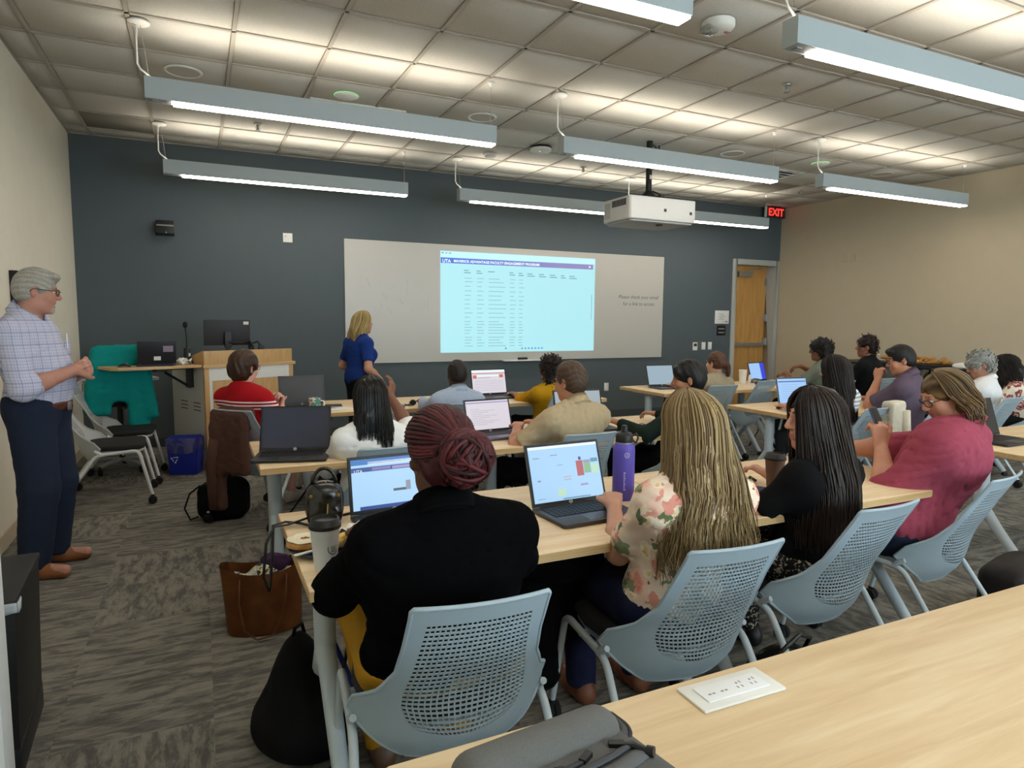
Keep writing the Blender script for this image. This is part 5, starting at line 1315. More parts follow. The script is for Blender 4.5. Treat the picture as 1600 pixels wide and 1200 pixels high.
# 1 the standing man
gm_hair = [(0, '#6f6c66'), (.5, '#a3a098'), (1, '#c9c6bd')]
def man_extra(t, L, Rm, s, q):
    Hc = q['Hc']; 
    zb_ = Hc[2]+.012
    bl = [clipped(q_, [((0, 0, 1), (0, 0, zb_+.018)), ((0, 0, -1), (0, 0, zb_-.018))]) for q_ in grow(q['torso'][:2], .021)]
    S, F = surface(bl, .008); link('belt', np_mesh('belt', S, F, mat('brown_belt_leather', '#5a2f22', .45, .06)), t)
    part('belt_buckle', MB().box((-.022, .150, Hc[2]-.012), (.022, .160, Hc[2]+.034)), M['chrome'], t, bevel=.003)
    # trimmed grey goatee
    gp = [p_ell(L(0, .082, -.098), np.array([.025, .016, .022])*s, Rm, .01), p_seg(L(-.022, .088, -.066), L(-.018, .085, -.095), .006*s, k=.008), p_seg(L(.022, .088, -.066), L(.018, .085, -.095), .006*s, k=.008)]
    S, F = surface(gp, .004); link('beard', np_mesh('beard', S, F, mat('grey_beard', '#a8a097', .8, .12)), t)
    part('shirt_pocket', MB().box((-.115, .128, Hc[2]+.29), (-.045, .134, Hc[2]+.38)), M['shirt1'], t, bevel=.002)
    part('pen', MB().tube([(-.06, .138, Hc[2]+.33), (-.06, .139, Hc[2]+.42)], .004, 6), M['white_plastic'], t)
M['shirt1'] = checks('blue_checked_shirt', '#c3c4d8', '#8a90b4', 62, .22)
mrz = -102; ml = (-.83, 4.45)
person('grey-haired man in checked shirt and glasses, standing left with hands clasped', ml, mrz, '#b98573', None, 'half', '#232b3d', s=1.02, w=1.12, top_at=(-.785, 4.43, 1.70), neck_fwd=.045, head=(20, -8, 0),
       standing=D(hip=.93, legs={-1: ((-.095, .0, .91), (-.10, .035, .50), (-.115, -.01, .10), (-.13, .15, .045)), 1: ((.095, .0, .91), (.12, .03, .50), (.14, -.01, .10), (.17, .15, .045))}),
       arms={1: D(wrist=(.085, .225, 1.150), hint=(.9, -.55, -.9), sleeve='half', hand=D(dir=(-.85, .45, .1), nrm=(.35, .75, .35), curl=(50, 60, 35), fine=.0045, thumb=30, spread=9)), -1: D(wrist=(-.065, .225, 1.175), hint=(-.9, -.5, -.9), sleeve='half', hand=D(dir=(.85, .45, .05), nrm=(-.35, .8, .3), curl=(35, 50, 30), fine=.0045, thumb=30, spread=9))},
       sleeve_end=.28, hair=h_short(gm_hair, .008, -.035, .010, .0012, 380, quiff=.004, h=.0055), h=.013, fine_head=.005, eyes=True, glasses='#2a2020', collar=M['shirt1'], top_mat=M['shirt1'], belly=.055, fold=0.0083, hem=.945, mouth=1, shoes='#8a5430', extra=man_extra, grp='people standing', brow='#8a8378', lips='#94574e', nose=1.0, seed=11)
for ch in []: pass
# 2 the presenter
person('blonde presenter in a royal blue top, standing before the whiteboard', (1.52, 7.0), -72, '#c08d74', None, 'short', '#14161b', w=1.08, top_at=(1.56, 7.0, 1.515), neck_fwd=.03, head=(-8, 2, 0),
       standing=D(hip=.80, legs={-1: ((-.085, 0, .78), (-.09, .02, .43), (-.09, -.01, .10), (-.1, .13, .045)), 1: ((.085, 0, .78), (.10, .02, .43), (.11, -.01, .10), (.12, .13, .045))}),
       arms={1: D(wrist=(.20, .14, .80), hint=(.6, -1, 0), hand=D(dir=(-.2, .3, -1), nrm=(1, .2, 0), side=-1, curl=(25, 30, 20))), -1: D(wrist=(-.20, .16, .82), hint=(-.6, -1, 0), hand=D(dir=(.2, .3, -1), nrm=(-1, .2, 0)))}, sleeve_end=.72,
       hair=h_long([(0, '#7c6640'), (.5, '#b39a63'), (1, '#d8c48e')], .30, 170, .12, .006, 1.0, .005, 140, width=.006, h=.009), top_mat=cloth('royal_blue_jersey', '#1a3478'), bust=1.0, h=.015, fine_head=.007, hem=.74, fold=0.0060, eyes=True, grp='people standing', brow='#8b6f4c', seed=12)
# 17 red braided bun
person('woman in a black jacket with a dark red braided bun, seated nearest the camera', (.59, 1.645), -4, '#5e3c2a', None, 'half', '#a67a1e', w=1.5, top_at=(.555, 1.62, 1.212), neck_fwd=.035, head=(0, -4, 0), sleeve_end=.42,
       arms={-1: D(wrist=(-.20, .29, .78), hint=(-1, -.5, -1.3)), 1: D(wrist=(.2, .33, .78), hint=(1, -.5, -1.3))}, hair=h_braid_bun([(0, '#22090d'), (.5, '#3f1318'), (1, '#5f2429')]), top_mat=mat('black_jacket', '#09090b', 1, .05, 45, .1, bscale=320, spec=.04), collar=mat('black_collar', '#0c0c0e', 1, .05, 45, .1, spec=.04), hem=.46, fold=0.0105, sh_w=.175, seed=17, shoes='#5a4030', **NEAR)
# 16 blonde in floral
FLOR = floral('floral_blouse', ('#e8cbb8', '#efdcc9'), [(10, .48, ('#c9766a', '#dd8d80', '#e6aa98', '#edcab8')), (13, .40, ('#5c6847', '#76815c', '#8a9472')), (15, .36, ('#d8a860', '#e6c88e', '#f2e4cc')), (20, .34, ('#55633f', '#6f7c58')), (12, .30, ('#d06f68', '#e09a8a'))])
def blond_extra(t, L, Rm, s, q): pass
person('woman with very long wavy blonde hair in a pink floral blouse', (1.37, 1.665), -4, '#c4937a', None, 'short', '#1f2440', w=1.02, top_at=(1.375, 1.60, 1.228), neck_fwd=.03, head=(6, -3, 0), top_mat=FLOR, sleeve_end=.80,
       arms={-1: D(wrist=(-.06, .27, .778), hint=(-.7, -.4, -1.5)), 1: D(wrist=(.17, .30, .78), hint=(.7, -.4, -1.5))}, hair=h_long([(0, '#4f3c24'), (.35, '#7a6240'), (.7, '#a08a60'), (1, '#c2b08a')], .51, 430, .66, .020, 1.0, .0042, 155, width=.012, behind=.01, seed=16, bottom=.05), hem=.50, fold=0.0090, sh_w=.150, seed=16, shoes='#7d4a34', **NEAR)
# 15 dark-haired woman in black
person('woman with long dark brown hair in a black blouse, face turned left', (2.11, 1.765), 6, '#c58f78', None, 'short', '#2c2a2a', w=1.05, top_at=(2.08, 1.735, 1.20), neck_fwd=.03, head=(62, -2, 0), top_mat=cloth('black_blouse', '#0b0b0d', .9), sleeve_end=.75,
       bot_mat=floral('speckled_skirt', ('#1a1918', '#232120'), [(60, .4, ('#b9b2a2', '#8d8678')), (45, .34, ('#d4cdb9', '#a89f8c'))]), arms={-1: D(wrist=(-.24, .28, .78), hint=(-.8, -.4, -1.4)), 1: D(wrist=(.15, .30, .78), hint=(.7, -.4, -1.5))},
       hair=h_long([(0, '#120c09'), (.55, '#241812'), (1, '#3d2a1f')], .56, 360, .35, .009, 1.0, .0042, 160, width=.014, behind=.012, seed=15, bottom=.03), hem=.50, fold=0.0090, sh_w=.150, seed=15, eyes=True, **NEAR)
# 14 raspberry shirt
RASP = cloth('raspberry_linen', '#9c4659', .85, .10, .25)
p14, r14 = (2.91, 1.89), 18
person('man with tousled brown hair in a raspberry shirt, looking down at a phone', p14, r14, '#c48d74', None, 'half', '#1f2a3c', w=1.5, top_at=(3.02, 1.88, 1.225), neck_fwd=.06, head=(40, -26, 0), brow='#8a6a4c', top_mat=RASP, collar=RASP, sleeve_end=.25, sh_w=.185,
       arms={-1: D(wrist=loc_of((2.88, 2.02, .87), p14, r14), hint=(-.8, -.3, -1), hand=D(dir=(.05, .15, 1), nrm=(-.6, -.75, .1), side=1, curl=(55, 60, 40), fine=.007, thumb=40)), 1: D(wrist=(.12, .40, .80), hint=(1, -.3, -1))},
       hair=h_long([(0, '#2f2115'), (.5, '#5f4a30'), (1, '#8f744c')], .205, 300, .03, .012, .8, .0052, 112, seed=14, bottom=.12, h=.009, wf=9), hem=.46, fold=0.0135, seed=14, eyes=True, glasses='#30241e', jaw=1.08, **NEAR)
# 6 black-haired woman in white
p6, r6 = (.81, 3.42), 4
person('woman with long straight black hair in a white blouse, raising a hand', p6, r6, '#7b5240', None, 'half', '#22201f', w=1.15, top_at=(.795, 3.40, 1.145), neck_fwd=.02, head=(-20, 0, 0), top_mat=cloth('white_gauze', '#e6e7e6', .85, .03, .12), sleeve_end=.15,
       arms={1: D(wrist=loc_of((.985, 3.72, 1.0), p6, r6), hint=(1, .1, -1), hand=D(dir=(.25, .25, .9), nrm=(.55, -.75, 0), side=-1, curl=(25, 30, 20), fine=.007, spread=13, thumb=48)), -1: D(wrist=(-.10, .27, .775), hint=(-.9, -.5, -1.3))},
       hair=h_long([(0, '#060606'), (.6, '#0f0e0e'), (1, '#201d1c')], .36, 240, .10, .002, 1.0, .004, 150, width=.004, seed=6, bottom=.05, rough=.35), hem=.47, fold=0.0120, seed=6, h=.015, fine_head=.008)
# 7 tan shirt
TAN = cloth('tan_cotton', '#b3a182', .85, .05, .15); p7, r7 = (1.95, 3.385), 10
person('man with short brown hair in a tan short-sleeved shirt, typing on a laptop', p7, r7, '#bb8367', None, 'short', '#191a1d', w=1.35, top_at=(1.95, 3.34, 1.203), neck_fwd=.045, head=(10, -6, 0), top_mat=TAN, collar=TAN, sleeve_end=.85, sh_w=.18,
       arms={-1: D(wrist=loc_of((1.72, 3.55, .80), p7, r7), hint=(-1, -.2, -.8), hand=D(dir=(.6, .7, .15), fine=.008)), 1: D(wrist=(.05, .34, .79), hint=(1, -.2, -1))},
       hair=h_short([(0, '#2c2019'), (.5, '#4d3b2d'), (1, '#6e5843')], .007, -.03, .008, .0013, 360, h=.006), glasses='#201c1a', hem=.47, fold=0.0120, seed=7, h=.015, fine_head=.008)
# 8 dark green
p8, r8 = (2.77, 3.37), 12
person('person with black hair in a dark green top, mostly behind the long blonde hair', p8, r8, '#a9765a', None, 'long', '#141517', w=1.15, top_at=(2.82, 3.34, 1.19), neck_fwd=.04, head=(38, -8, 0), top_mat=cloth('dark_green_knit', '#18241f'),
       arms={-1: D(wrist=loc_of((2.42, 3.50, .79), p8, r8), hint=(-1, -.2, -.8)), 1: D(wrist=(.2, .34, .79))}, hair=h_short([(0, '#070707'), (.6, '#121111'), (1, '#221f1e')], .012, -.035, .010, .002, 320, fringe=.004), hem=.5, seed=8, h=.016, fine_head=.008)
# 5 light blue shirt
BL = cloth('pale_blue_cotton', '#a9b8cf', .85, .04, .12)
person('man with close-cropped black hair in a light blue shirt, seated at the front table', (1.79, 4.85), -4, '#5a3d2e', None, 'long', '#22252c', w=1.3, top_at=(1.80, 4.80, 1.135), neck_fwd=.03, head=(-4, 0, 0), top_mat=BL, collar=BL, sleeve_end=.9, hair=h_short([(0, '#15100e'), (1, '#2c2320')], .005, .0, 0, .001, 300), hem=.5, seed=5, h=.016, fine_head=.009, fold=0.0090)
# yellow
person('woman with dark curly shoulder-length hair in a mustard yellow top', (2.76, 5.04), 4, '#8a5c44', None, 'half', '#20201f', w=1.1, top_at=(2.72, 4.98, 1.14), neck_fwd=.02, head=(8, 0, 0), top_mat=cloth('mustard_jersey', '#b98a15'), sleeve_end=.2, hair=h_curls([(0, '#0b0707'), (.6, '#1f1412'), (1, '#3a2622')], drop=.13, n=190, seed=21, wide=1.15), hem=.5, seed=21, h=.016, fine_head=.01)
# woman in red
p3, r3 = (.40, 4.985), -42
REDT = cloth('red_jersey', '#a5141d', .8, .05, .12)
def red_extra(t, L, Rm, s, q): pass
def banded(name, base, band, zs):
    m, n, l, b = new_mat(name); tc = n.new('ShaderNodeTexCoord'); sx = n.new('ShaderNodeSeparateXYZ'); l.new(tc.outputs['Object'], sx.inputs[0]); cur = None
    for z0, z1 in zs:
        c = n.new('ShaderNodeMath'); c.operation = 'COMPARE'; c.inputs[1].default_value = (z0+z1)/2; c.inputs[2].default_value = (z1-z0)/2; l.new(sx.outputs[2], c.inputs[0])
        if cur is None: cur = c.outputs[0]
        else: a = n.new('ShaderNodeMath'); a.operation = 'ADD'; l.new(cur, a.inputs[0]); l.new(c.outputs[0], a.inputs[1]); cur = a.outputs[0]
    mx = n.new('ShaderNodeMix'); mx.data_type = 'RGBA'; mx.inputs['A'].default_value = (*lin(base), 1); mx.inputs['B'].default_value = (*lin(band), 1); l.new(cur, mx.inputs['Factor']); l.new(mx.outputs['Result'], b.inputs['Base Color']); b.inputs['Roughness'].default_value = .85; b.inputs['Specular IOR Level'].default_value = .15
    return m
REDT = banded('red_striped_jersey', '#a5141d', '#e4dedc', [(.815, .825), (.838, .848), (.861, .871)])
RSK = banded('red_skirt', '#9c151e', '#e4dedc', [(.555, .565)])
person('woman with short brown hair and pink glasses in a red striped dress', p3, r3, '#cf9f8b', None, 'short', '#9c151e', w=1.05, top_at=(.285, 5.0, 1.208), neck_fwd=.03, head=(-6, -4, 0), top_mat=REDT, bot_mat=RSK, pants='short', sleeve_end=.8,
       arms={-1: D(wrist=loc_of((.47, 5.10, .81), p3, r3), hint=(-1, -.3, -1), hand=D(dir=(.3, .4, .8), nrm=(-.5, .8, 0), curl=(70, 80, 50), fine=.008)), 1: D(wrist=loc_of((.52, 4.98, .80), p3, r3), hint=(1, -.3, -1), hand=D(dir=(-.1, .3, .9), nrm=(.6, .7, 0), curl=(70, 80, 50), fine=.008))},
       legs={1: D(knee=(.10, .50, .60), ankle=(-.06, .56, .22), toe=(0, .12, -.07)), -1: D(knee=(-.10, .46, .52), ankle=(-.08, .40, .10))}, hair=h_short([(0, '#1d120c'), (.5, '#3b2517'), (1, '#553a26')], .022, -.05, .012, .003, 150, back=.012), glasses='#a8394f', hem=.48, seed=3, h=.016, fine_head=.007, extra=red_extra, eyes=True, shoes='#b9b0a6')
# ponytail
person('person with auburn hair tied low and a beige top, seated near the door', (4.63, 5.14), -2, '#c79a80', None, 'half', '#2a2a2a', w=1.0, top_at=(4.68, 5.10, 1.14), neck_fwd=.02, head=(12, 0, 0), top_mat=cloth('beige_knit', '#a39880'), hair=h_pony([(0, '#2a1810'), (.5, '#55331f'), (1, '#7d5233')]), hem=.5, seed=9, **FAR)
# sage green with raised arms
p10, r10 = (6.2, 5.07), 16
person('woman with curly black bob in a sage green top, reaching over her laptop', p10, r10, '#7a4e36', None, 'short', '#202224', w=1.15, top_at=(6.16, 5.10, 1.25), neck_fwd=.03, head=(22, 0, 0), top_mat=cloth('sage_jersey', '#6f7566'), sleeve_end=.6,
       arms={-1: D(wrist=loc_of((5.93, 5.36, .88), p10, r10), hint=(-.6, 0, -1), hand=D(dir=(-.2, .6, -.3), fine=.011)), 1: D(wrist=loc_of((6.28, 5.45, .93), p10, r10), hint=(1, -.1, -.6), hand=D(dir=(-.5, .6, -.1), fine=.011))}, hair=h_curls([(0, '#070606'), (.6, '#140f0d'), (1, '#2b2220')], drop=.10, n=160, seed=10, wide=1.25, base_g=.026), hem=.5, seed=10, **FAR)
# updo
person('woman with a short dark red-brown updo in a black top, against the beige wall', (6.92, 5.10), 16, '#8a5a43', None, 'long', '#17181a', w=1.1, top_at=(6.88, 5.08, 1.28), neck_fwd=.02, head=(25, 0, 0), top_mat=cloth('black_jersey', '#111214'), hair=h_curls([(0, '#0f0707'), (.6, '#241112'), (1, '#3f2022')], drop=0, up=.035, n=120, seed=22), hem=.5, seed=22, **FAR)
# striped top
person('woman with long dark hair in a white and grey striped top', (4.43, 3.46), 8, '#b98a72', None, 'half', '#25272b', w=1.0, top_at=(4.31, 3.44, 1.195), neck_fwd=.02, head=(12, -4, 0), top_mat=stripes('grey_white_stripe', '#d8d9d8', '#8b9196', 34), hair=h_long([(0, '#0e0a09'), (.6, '#1c1412'), (1, '#33251f')], .50, 200, .25, .006, 1, .005, 150, width=.012, seed=23, behind=.01), hem=.5, seed=23, h=.018, fine_head=.01)
# plum polo
p13, r13 = (5.19, 3.44), 18
PL = cloth('plum_polo', '#5d4f5e', .85, .05, .12)
person('man with short black hair in a plum polo shirt, chin on his hand', p13, r13, '#b98063', None, 'short', '#20242c', w=1.3, top_at=(5.12, 3.50, 1.255), neck_fwd=.05, head=(26, -14, 0), top_mat=PL, collar=PL, sleeve_end=.85, sh_w=.175,
       arms={-1: D(wrist=loc_of((5.08, 3.63, .975), p13, r13), hint=(-.6, .2, -1), hand=D(dir=(.25, -.02, .95), nrm=(-.7, .3, .3), curl=(60, 70, 40), fine=.009)), 1: D(wrist=(.1, .36, .79))}, hair=h_short([(0, '#0a0908'), (.6, '#171311'), (1, '#2b2522')], .007, -.03, .016, .0015, 330, quiff=.006), glasses='#1b1a1a', hem=.48, seed=13, h=.016, fine_head=.008, eyes=True)
# grey-haired woman in white
person('woman with short silver-grey hair in a white shirt, looking down', (6.2, 3.49), 18, '#a9755c', None, 'half', '#2a2c30', w=1.2, top_at=(6.25, 3.55, 1.183), neck_fwd=.05, head=(28, -22, 0), top_mat=cloth('white_shirt', '#dcdcdd', .85, .03, .12), collar=cloth('white_collar', '#e0e0e0'), hair=h_curls([(0, '#6b6c6b'), (.5, '#93958f'), (1, '#b9bab4')], drop=0, n=150, seed=24, size=.013, base_g=.018), hem=.5, seed=24, h=.017, fine_head=.009)
# patterned top
person('person with long dark hair in a red and cream patterned top, right edge', (7.0, 3.50), 16, '#8a5c48', None, 'long', '#1f2022', w=1.2, top_at=(6.86, 3.66, 1.14), neck_fwd=.07, head=(26, -25, 0), top_mat=floral('red_cream_print', ('#d9cdb8', '#e4dbc9'), [(12, .5, ('#8c3440', '#7a2a36', '#d8c8b2', '#8a3a44')), (17, .4, ('#b58d5c', '#d9cdb8', '#8c3440'))]), hair=h_long(BLACK, .38, 180, .45, .006, 1.1, .005, 160, width=.02, seed=25), hem=.5, seed=25, **FAR)
# ------------------------------------------------------------------ small things
def p_box(c, b, r, Rm=None, k=.02, op='+'):
    c, b = np.array(c, float), np.array(b, float); Q = np.eye(3) if Rm is None else np.array(Rm, float); e = np.abs(Q) @ b
    def f(X, Y, Z):
        x, y, z = X-c[0], Y-c[1], Z-c[2]
        q = [np.abs(x*Q[0, i]+y*Q[1, i]+z*Q[2, i])-b[i]+r for i in range(3)]
        return np.sqrt(sum(np.maximum(a, 0)**2 for a in q))+np.minimum(np.maximum(np.maximum(q[0], q[1]), q[2]), 0)-r
    return (f, c-e, c+e, k, op)
def sdf_part(name, prims, m, parent, h=.008, fold=None, label=None):
    S, F = surface(prims, h, (), fold); o = link(name, np_mesh(name, S, F, m), parent)
    if label: o['label'] = label
    return o
def shift(m): pass
# --- paper cups
def cup(x, y, z, label, body, lid, h=.12, r0=.030, r1=.043, logo=None, group='cups on the tables'):
    t = thing('paper_cup', label, 'cup', (x, y, z), 0, group)
    part('cup_body', MB().lathe([(r0, .002), (r0+.001, 0), (r1, h), (r1+.002, h+.002), (r1-.001, h+.003), (r1-.002, h-.004), (r0-.002, .006)], 32), body, t, smooth='auto')
    if lid:
        part('lid', MB().lathe([(r1+.003, h-.006), (r1+.004, h+.004), (r1, h+.008), (r1-.003, h+.02), (r1-.007, h+.022), (r1-.009, h+.014), (0, h+.013)], 32, cap=False), lid, t, smooth='auto')
    if logo:
        mb = MB(); rr = (r0+r1)/2+.0012; a0 = logo
        def on(q, zz): return Vector((rr*math.cos(a0+q/rr), rr*math.sin(a0+q/rr), zz+(q*0)))
        cz = h*.52
        for rad0, rad1 in ((.0155, .018), (.0, .0)):
            if rad1: mb.grid(lambda u, v: on((rad0+(rad1-rad0)*v)*math.cos(u*6.2832), cz+(rad0+(rad1-rad0)*v)*math.sin(u*6.2832)), 28, 1)
        for k in range(5): mb.grid(lambda u, v, k=k: on(-.009+.018*u, cz-.010+k*.005+.0022*v), 6, 1)
        part('round_emblem', mb, mat('dark_green_print', '#4a564e', .6, 0), t)
    return t
cup(.305, 1.885, TH, 'white paper coffee cup with black lid and round emblem, beside the bagel plate', mat('white_paper', '#d9dcdd', .7, .01), M['black'], .125, .030, .042, R(-62))
cup(2.235, 2.05, TH, 'brown paper cup with dark lid in front of the dark-haired woman', mat('brown_paper', '#6b5347', .7, .03), mat('dark_lid', '#2b2423', .5, .02), .125, .030, .042)
cup(4.66, 5.58, TH, 'plain white cup beside the dim blue laptop on the far right table', M['white_plastic'], None, .11, .030, .042)
cup(5.60, 5.66, TH, 'tall white cup in front of the door on the far right table', M['white_plastic'], None, .155, .034, .046)
# --- mug
t = thing('mug', 'mug with teal and orange pattern on the front table beside the woman in red', 'mug', (.78, 5.17, TH))
part('mug_body', MB().lathe([(.040, 0), (.043, .004), (.044, .1), (.042, .101), (.040, .098), (.039, .01), (0, .008)], 28, cap=False), ramp_mat('printed_mug', 'noise', [(.35, '#5f8f80'), (.5, '#d7d6cf'), (.58, '#b06a45'), (.7, '#e0dfd8')], 22, .3, interp='CONSTANT'), t, smooth='auto')
part('handle', MB().tube([(.042, 0, .08), (.066, 0, .075), (.07, 0, .05), (.06, 0, .028), (.042, 0, .025)], .006, 8), M['white_plastic'], t, smooth=True)
# --- purple bottle
PB = mat('purple_powder_coat', '#5b4fb0', .5, .03, 200, .05); t = thing('water_bottle', 'tall purple steel water bottle with black flip lid', 'bottle', (1.515, 2.15, TH))
part('bottle_body', MB().lathe([(.041, 0), (.0435, .004), (.0435, .20), (.042, .213), (.036, .224), (.0335, .228)], 36), PB, t, smooth='auto')
part('neck_ring', MB().lathe([(.034, .226), (.034, .233)], 28), M['chrome'], t, smooth='auto')
part('lid', MB().lathe([(.0345, .232), (.0355, .236), (.0345, .258), (.028, .268), (.014, .272), (.012, .292), (.009, .298)], 28), M['black'], t, smooth='auto')
part('carry_loop', MB().tube([(.032, -.004, .252), (.05, -.012, .262), (.056, -.016, .245), (.048, -.012, .226), (.034, -.006, .238)], .0045, 7), M['black'], t, smooth=True)
lg = MB(); pa = R(-108)
def onb(q, zz, rr=.0440): return Vector((rr*math.cos(pa+q/rr), rr*math.sin(pa+q/rr), zz))
lg.grid(lambda u, v: onb((.0085+.0022*v)*math.cos(u*6.2832), .185+(.0085+.0022*v)*math.sin(u*6.2832)), 20, 1)
for dx, tl in ((-.003, .008), (.0015, .011)): lg.grid(lambda u, v: onb(dx+.0016*u, .180+tl*v), 1, 3)
part('emblem', lg, mat('pale_print', '#c9c6e6', .5, 0), t)
wl = MB()
for k in range(10): wl.grid(lambda u, v, k=k: onb(-.012+(.005 if k % 3 else .0075)*u, .045+k*.0075+.005*v), 1, 1)
part('side_lettering', wl, mat('pale_print_small', '#b4b0da', .5, 0), t)
# --- plates of food
NV = mat('navy_paper_plate', '#1f2a4a', .5, .03)
def plate_(x, y, label, r=.115):
    t = thing('paper_plate', label, 'plate', (x, y, TH), 0, 'navy paper plates')
    part('plate_disc', MB().lathe([(r*.62, .001), (r*.7, .002), (r*.95, .013), (r, .014), (r*.99, .0165), (r*.93, .0155), (r*.68, .0045), (0, .0042)], 36, cap=False), NV, t, smooth='auto'); return t
plate_(.335, 2.04, 'navy paper plate with bagel and plastic knife at the table edge')
plate_(2.05, 1.97, 'navy paper plate between the blonde and the dark-haired woman', .1)
t = thing('bagel', 'half bagel spread with cream cheese on the navy plate', 'bagel', (.272, 2.055, TH+.009))
part('crust', MB().lathe([(.02, .002), (.045, .0), (.056, .012), (.052, .026), (.03, .028), (.012, .026)], 28), ramp_mat('bread_crust', 'noise', [(.35, '#a9743a'), (.65, '#c99a5a')], 30, .7), t, smooth='auto')
part('cream_cheese', MB().grid(lambda u, v: Vector(((.014+.038*v)*math.cos(u*6.2832)*(1+.05*math.sin(u*19)), (.014+.038*v)*math.sin(u*6.2832), .029+.006*math.sin(v*3.14)+.001*math.sin(u*40+v*9))), 40, 6), mat('cream_cheese', '#e6dcc2', .55, .03), t, smooth=True)
t = thing('plastic_knife', 'clear plastic knife on the navy plate beside the coffee cup', 'knife', (.285, 1.985, TH+.0165), R(20))
part('blade', MB().prism([(.01, -.008), (.09, -.006), (.10, .004), (.01, .008)], 0, .003), M['white_plastic'], t); part('handle', MB().box((-.06, -.007, 0), (.012, .007, .005)), M['white_plastic'], t, bevel=.002)
t = thing('pastry', 'yellow pastry on the navy plate behind the coffee cup', 'pastry', (.375, 2.035, TH+.008), R(30))
sdf_part('dough', [p_box((0, 0, .014), (.045, .028, .014), .01)], ramp_mat('egg_pastry', 'noise', [(.35, '#c7a24c'), (.65, '#e3cf88')], 40, .6), t, .005, folds(.003, 3, 60)); part('filling', MB().grid(lambda u, v: Vector(((u-.5)*.07, (v-.5)*.03, .031+.003*math.sin(17*u)*math.sin(13*v))), 10, 6), mat('yellow_filling', '#e0b93a', .5, .05), t, smooth=True)
t = thing('napkin', 'crumpled white napkin beside the bun-haired woman\'s arm', 'napkin', (.46, 2.13, TH+.002), R(15))
part('sheet', MB().grid(lambda u, v: Vector(((u-.5)*.13+.006*math.sin(9*v), (v-.5)*.1, .018+.012*math.sin(8*u+4*v)+.006*math.sin(19*u-11*v))), 14, 10), M['white_plastic'], t, smooth=True)
part('fold', MB().grid(lambda u, v: Vector(((u-.5)*.11, (v-.5)*.12, .008+.006*math.sin(10*v+3)+.004*math.sin(9*u))), 10, 10), M['white_plastic'], t, smooth=True)
# --- black vanity purse with strap
t = thing('handbag', 'glossy black round handbag with gold zip standing on the table', 'handbag', (.375, 2.315, TH), R(-8))
PBk = mat('black_patent', '#14130f', .22, .02, 30, .06, spec=.6); gold = mat('gold_metal', '#b99a4e', .3, .02, metal=.9)
sdf_part('bag_body', [p_ell((0, 0, .066), (.066, .048, .066), k=.02), p_box((0, 0, .03), (.058, .042, .03), .02, k=.02), p_ell((0, 0, .11), (.058, .04, .04), k=.03)], PBk, t, .006)
def arc(yo, sc=1.0): return [Vector((.0665*sc*math.cos(a)*1.0, yo, .07+.082*sc*math.sin(a))) for a in [math.pi*k/20 for k in range(21)]]
part('zip', MB().tube([Vector((.004+.02*math.sin(k/16*3.1)*.3, -.012-.038*math.sin(min(1, k/14)*1.57)*1.0, .150-.135*(k/16)**1.3)) for k in range(17)], .0025, 6), gold, t, smooth=True)
for x in (-.045, .045): part('stud', MB().lathe([(.007, 0), (.006, .003), (0, .004)], 12, axis=rotx(R(90)), at=(x, -.036, .105)), gold, t, smooth='auto')
part('handle', MB().tube([Vector((.04*math.cos(math.pi*k/12), 0, .138+.055*math.sin(math.pi*k/12))) for k in range(13)], .0065, 8), PBk, t, smooth=True)
st = [(-.06, 0, .02), (-.12, -.03, .012), (-.165, -.05, .014), (-.19, -.09, -.03), (-.2, -.1, -.14), (-.185, -.07, -.2), (-.175, -.04, -.1), (-.17, -.02, .01), (-.13, .0, .013), (-.08, -.02, .010), (-.03, -.075, .008)]
part('shoulder_strap', MB().tube(st, .006, 7, flat=.6), M['black'], t, smooth=True)
t = thing('pen_case', 'thin dark brown strap lying on the table behind the black handbag', 'strap', (.48, 2.375, TH+.004), R(6))
part('band', MB().tube([(-.05, -.01, 0), (0, 0, .001), (.06, .012, 0), (.085, .018, .002)], .0045, 6), mat('dark_brown_leather', '#2c1d15', .5, .05), t, smooth=True); part('tip', MB().tube([(.085, .018, .002), (.1, .022, .001)], .003, 6), M['black'], t)
# --- things on the other tables
def spectacles(x, y, rz, label, col, cat='glasses'):
    t = thing('spectacles', label, cat, (x, y, TH+.004), R(rz)); m = mat('spectacle_rim', col, .35, .02); mb = MB()
    for q in (-1, 1):
        part('rim', MB().tube([Vector((q*.034+.026*math.cos(a*.449), 0, .02+.019*math.sin(a*.449))) for a in range(15)], .0025, 6), m, t); part('temple', MB().tube([(q*.06, 0, .026), (q*.062, .08, .02), (q*.05, .11, .002)], .0022, 6), m, t)
    part('bridge', MB().tube([(-.009, 0, .024), (0, 0, .028), (.009, 0, .024)], .0022, 6), m, t)
    if cat == 'sunglasses':
        for q in (-1, 1): part('lens', MB().lathe([(.025, -.0008), (.025, .0008)], 16, axis=rotx(R(90)), at=(q*.034, 0, .02)), M['black'], t)
    return t
spectacles(1.60, 5.20, 160, 'dark sunglasses lying on the front table left of the man in light blue', '#1a1715', 'sunglasses')
t = thing('key_bunch', 'bunch of dark keys lying left of the sunglasses on the front table', 'keys', (1.50, 5.21, TH))
part('fob', MB().box((-.03, -.012, 0), (.01, .012, .016)), M['black'], t, bevel=.004)
for k in range(3): part('key', MB().box((.0, -.006, 0), (.055, .006, .003), rot=rotz(R(-30+30*k)), at=(.01, 0, .002+.003*k)), M['dark'], t)
t = thing('paper_sheets', 'white papers with dark notebook beside the mug on the front table', 'papers', (.98, 5.20, TH), R(10))
for k in range(2): part('sheet', MB().box((-.09, -.06, 0), (.09, .06, .002), rot=rotz(R(k*14)), at=(0, .01*k, .002*k+.0005)), M['white_plastic'], t)
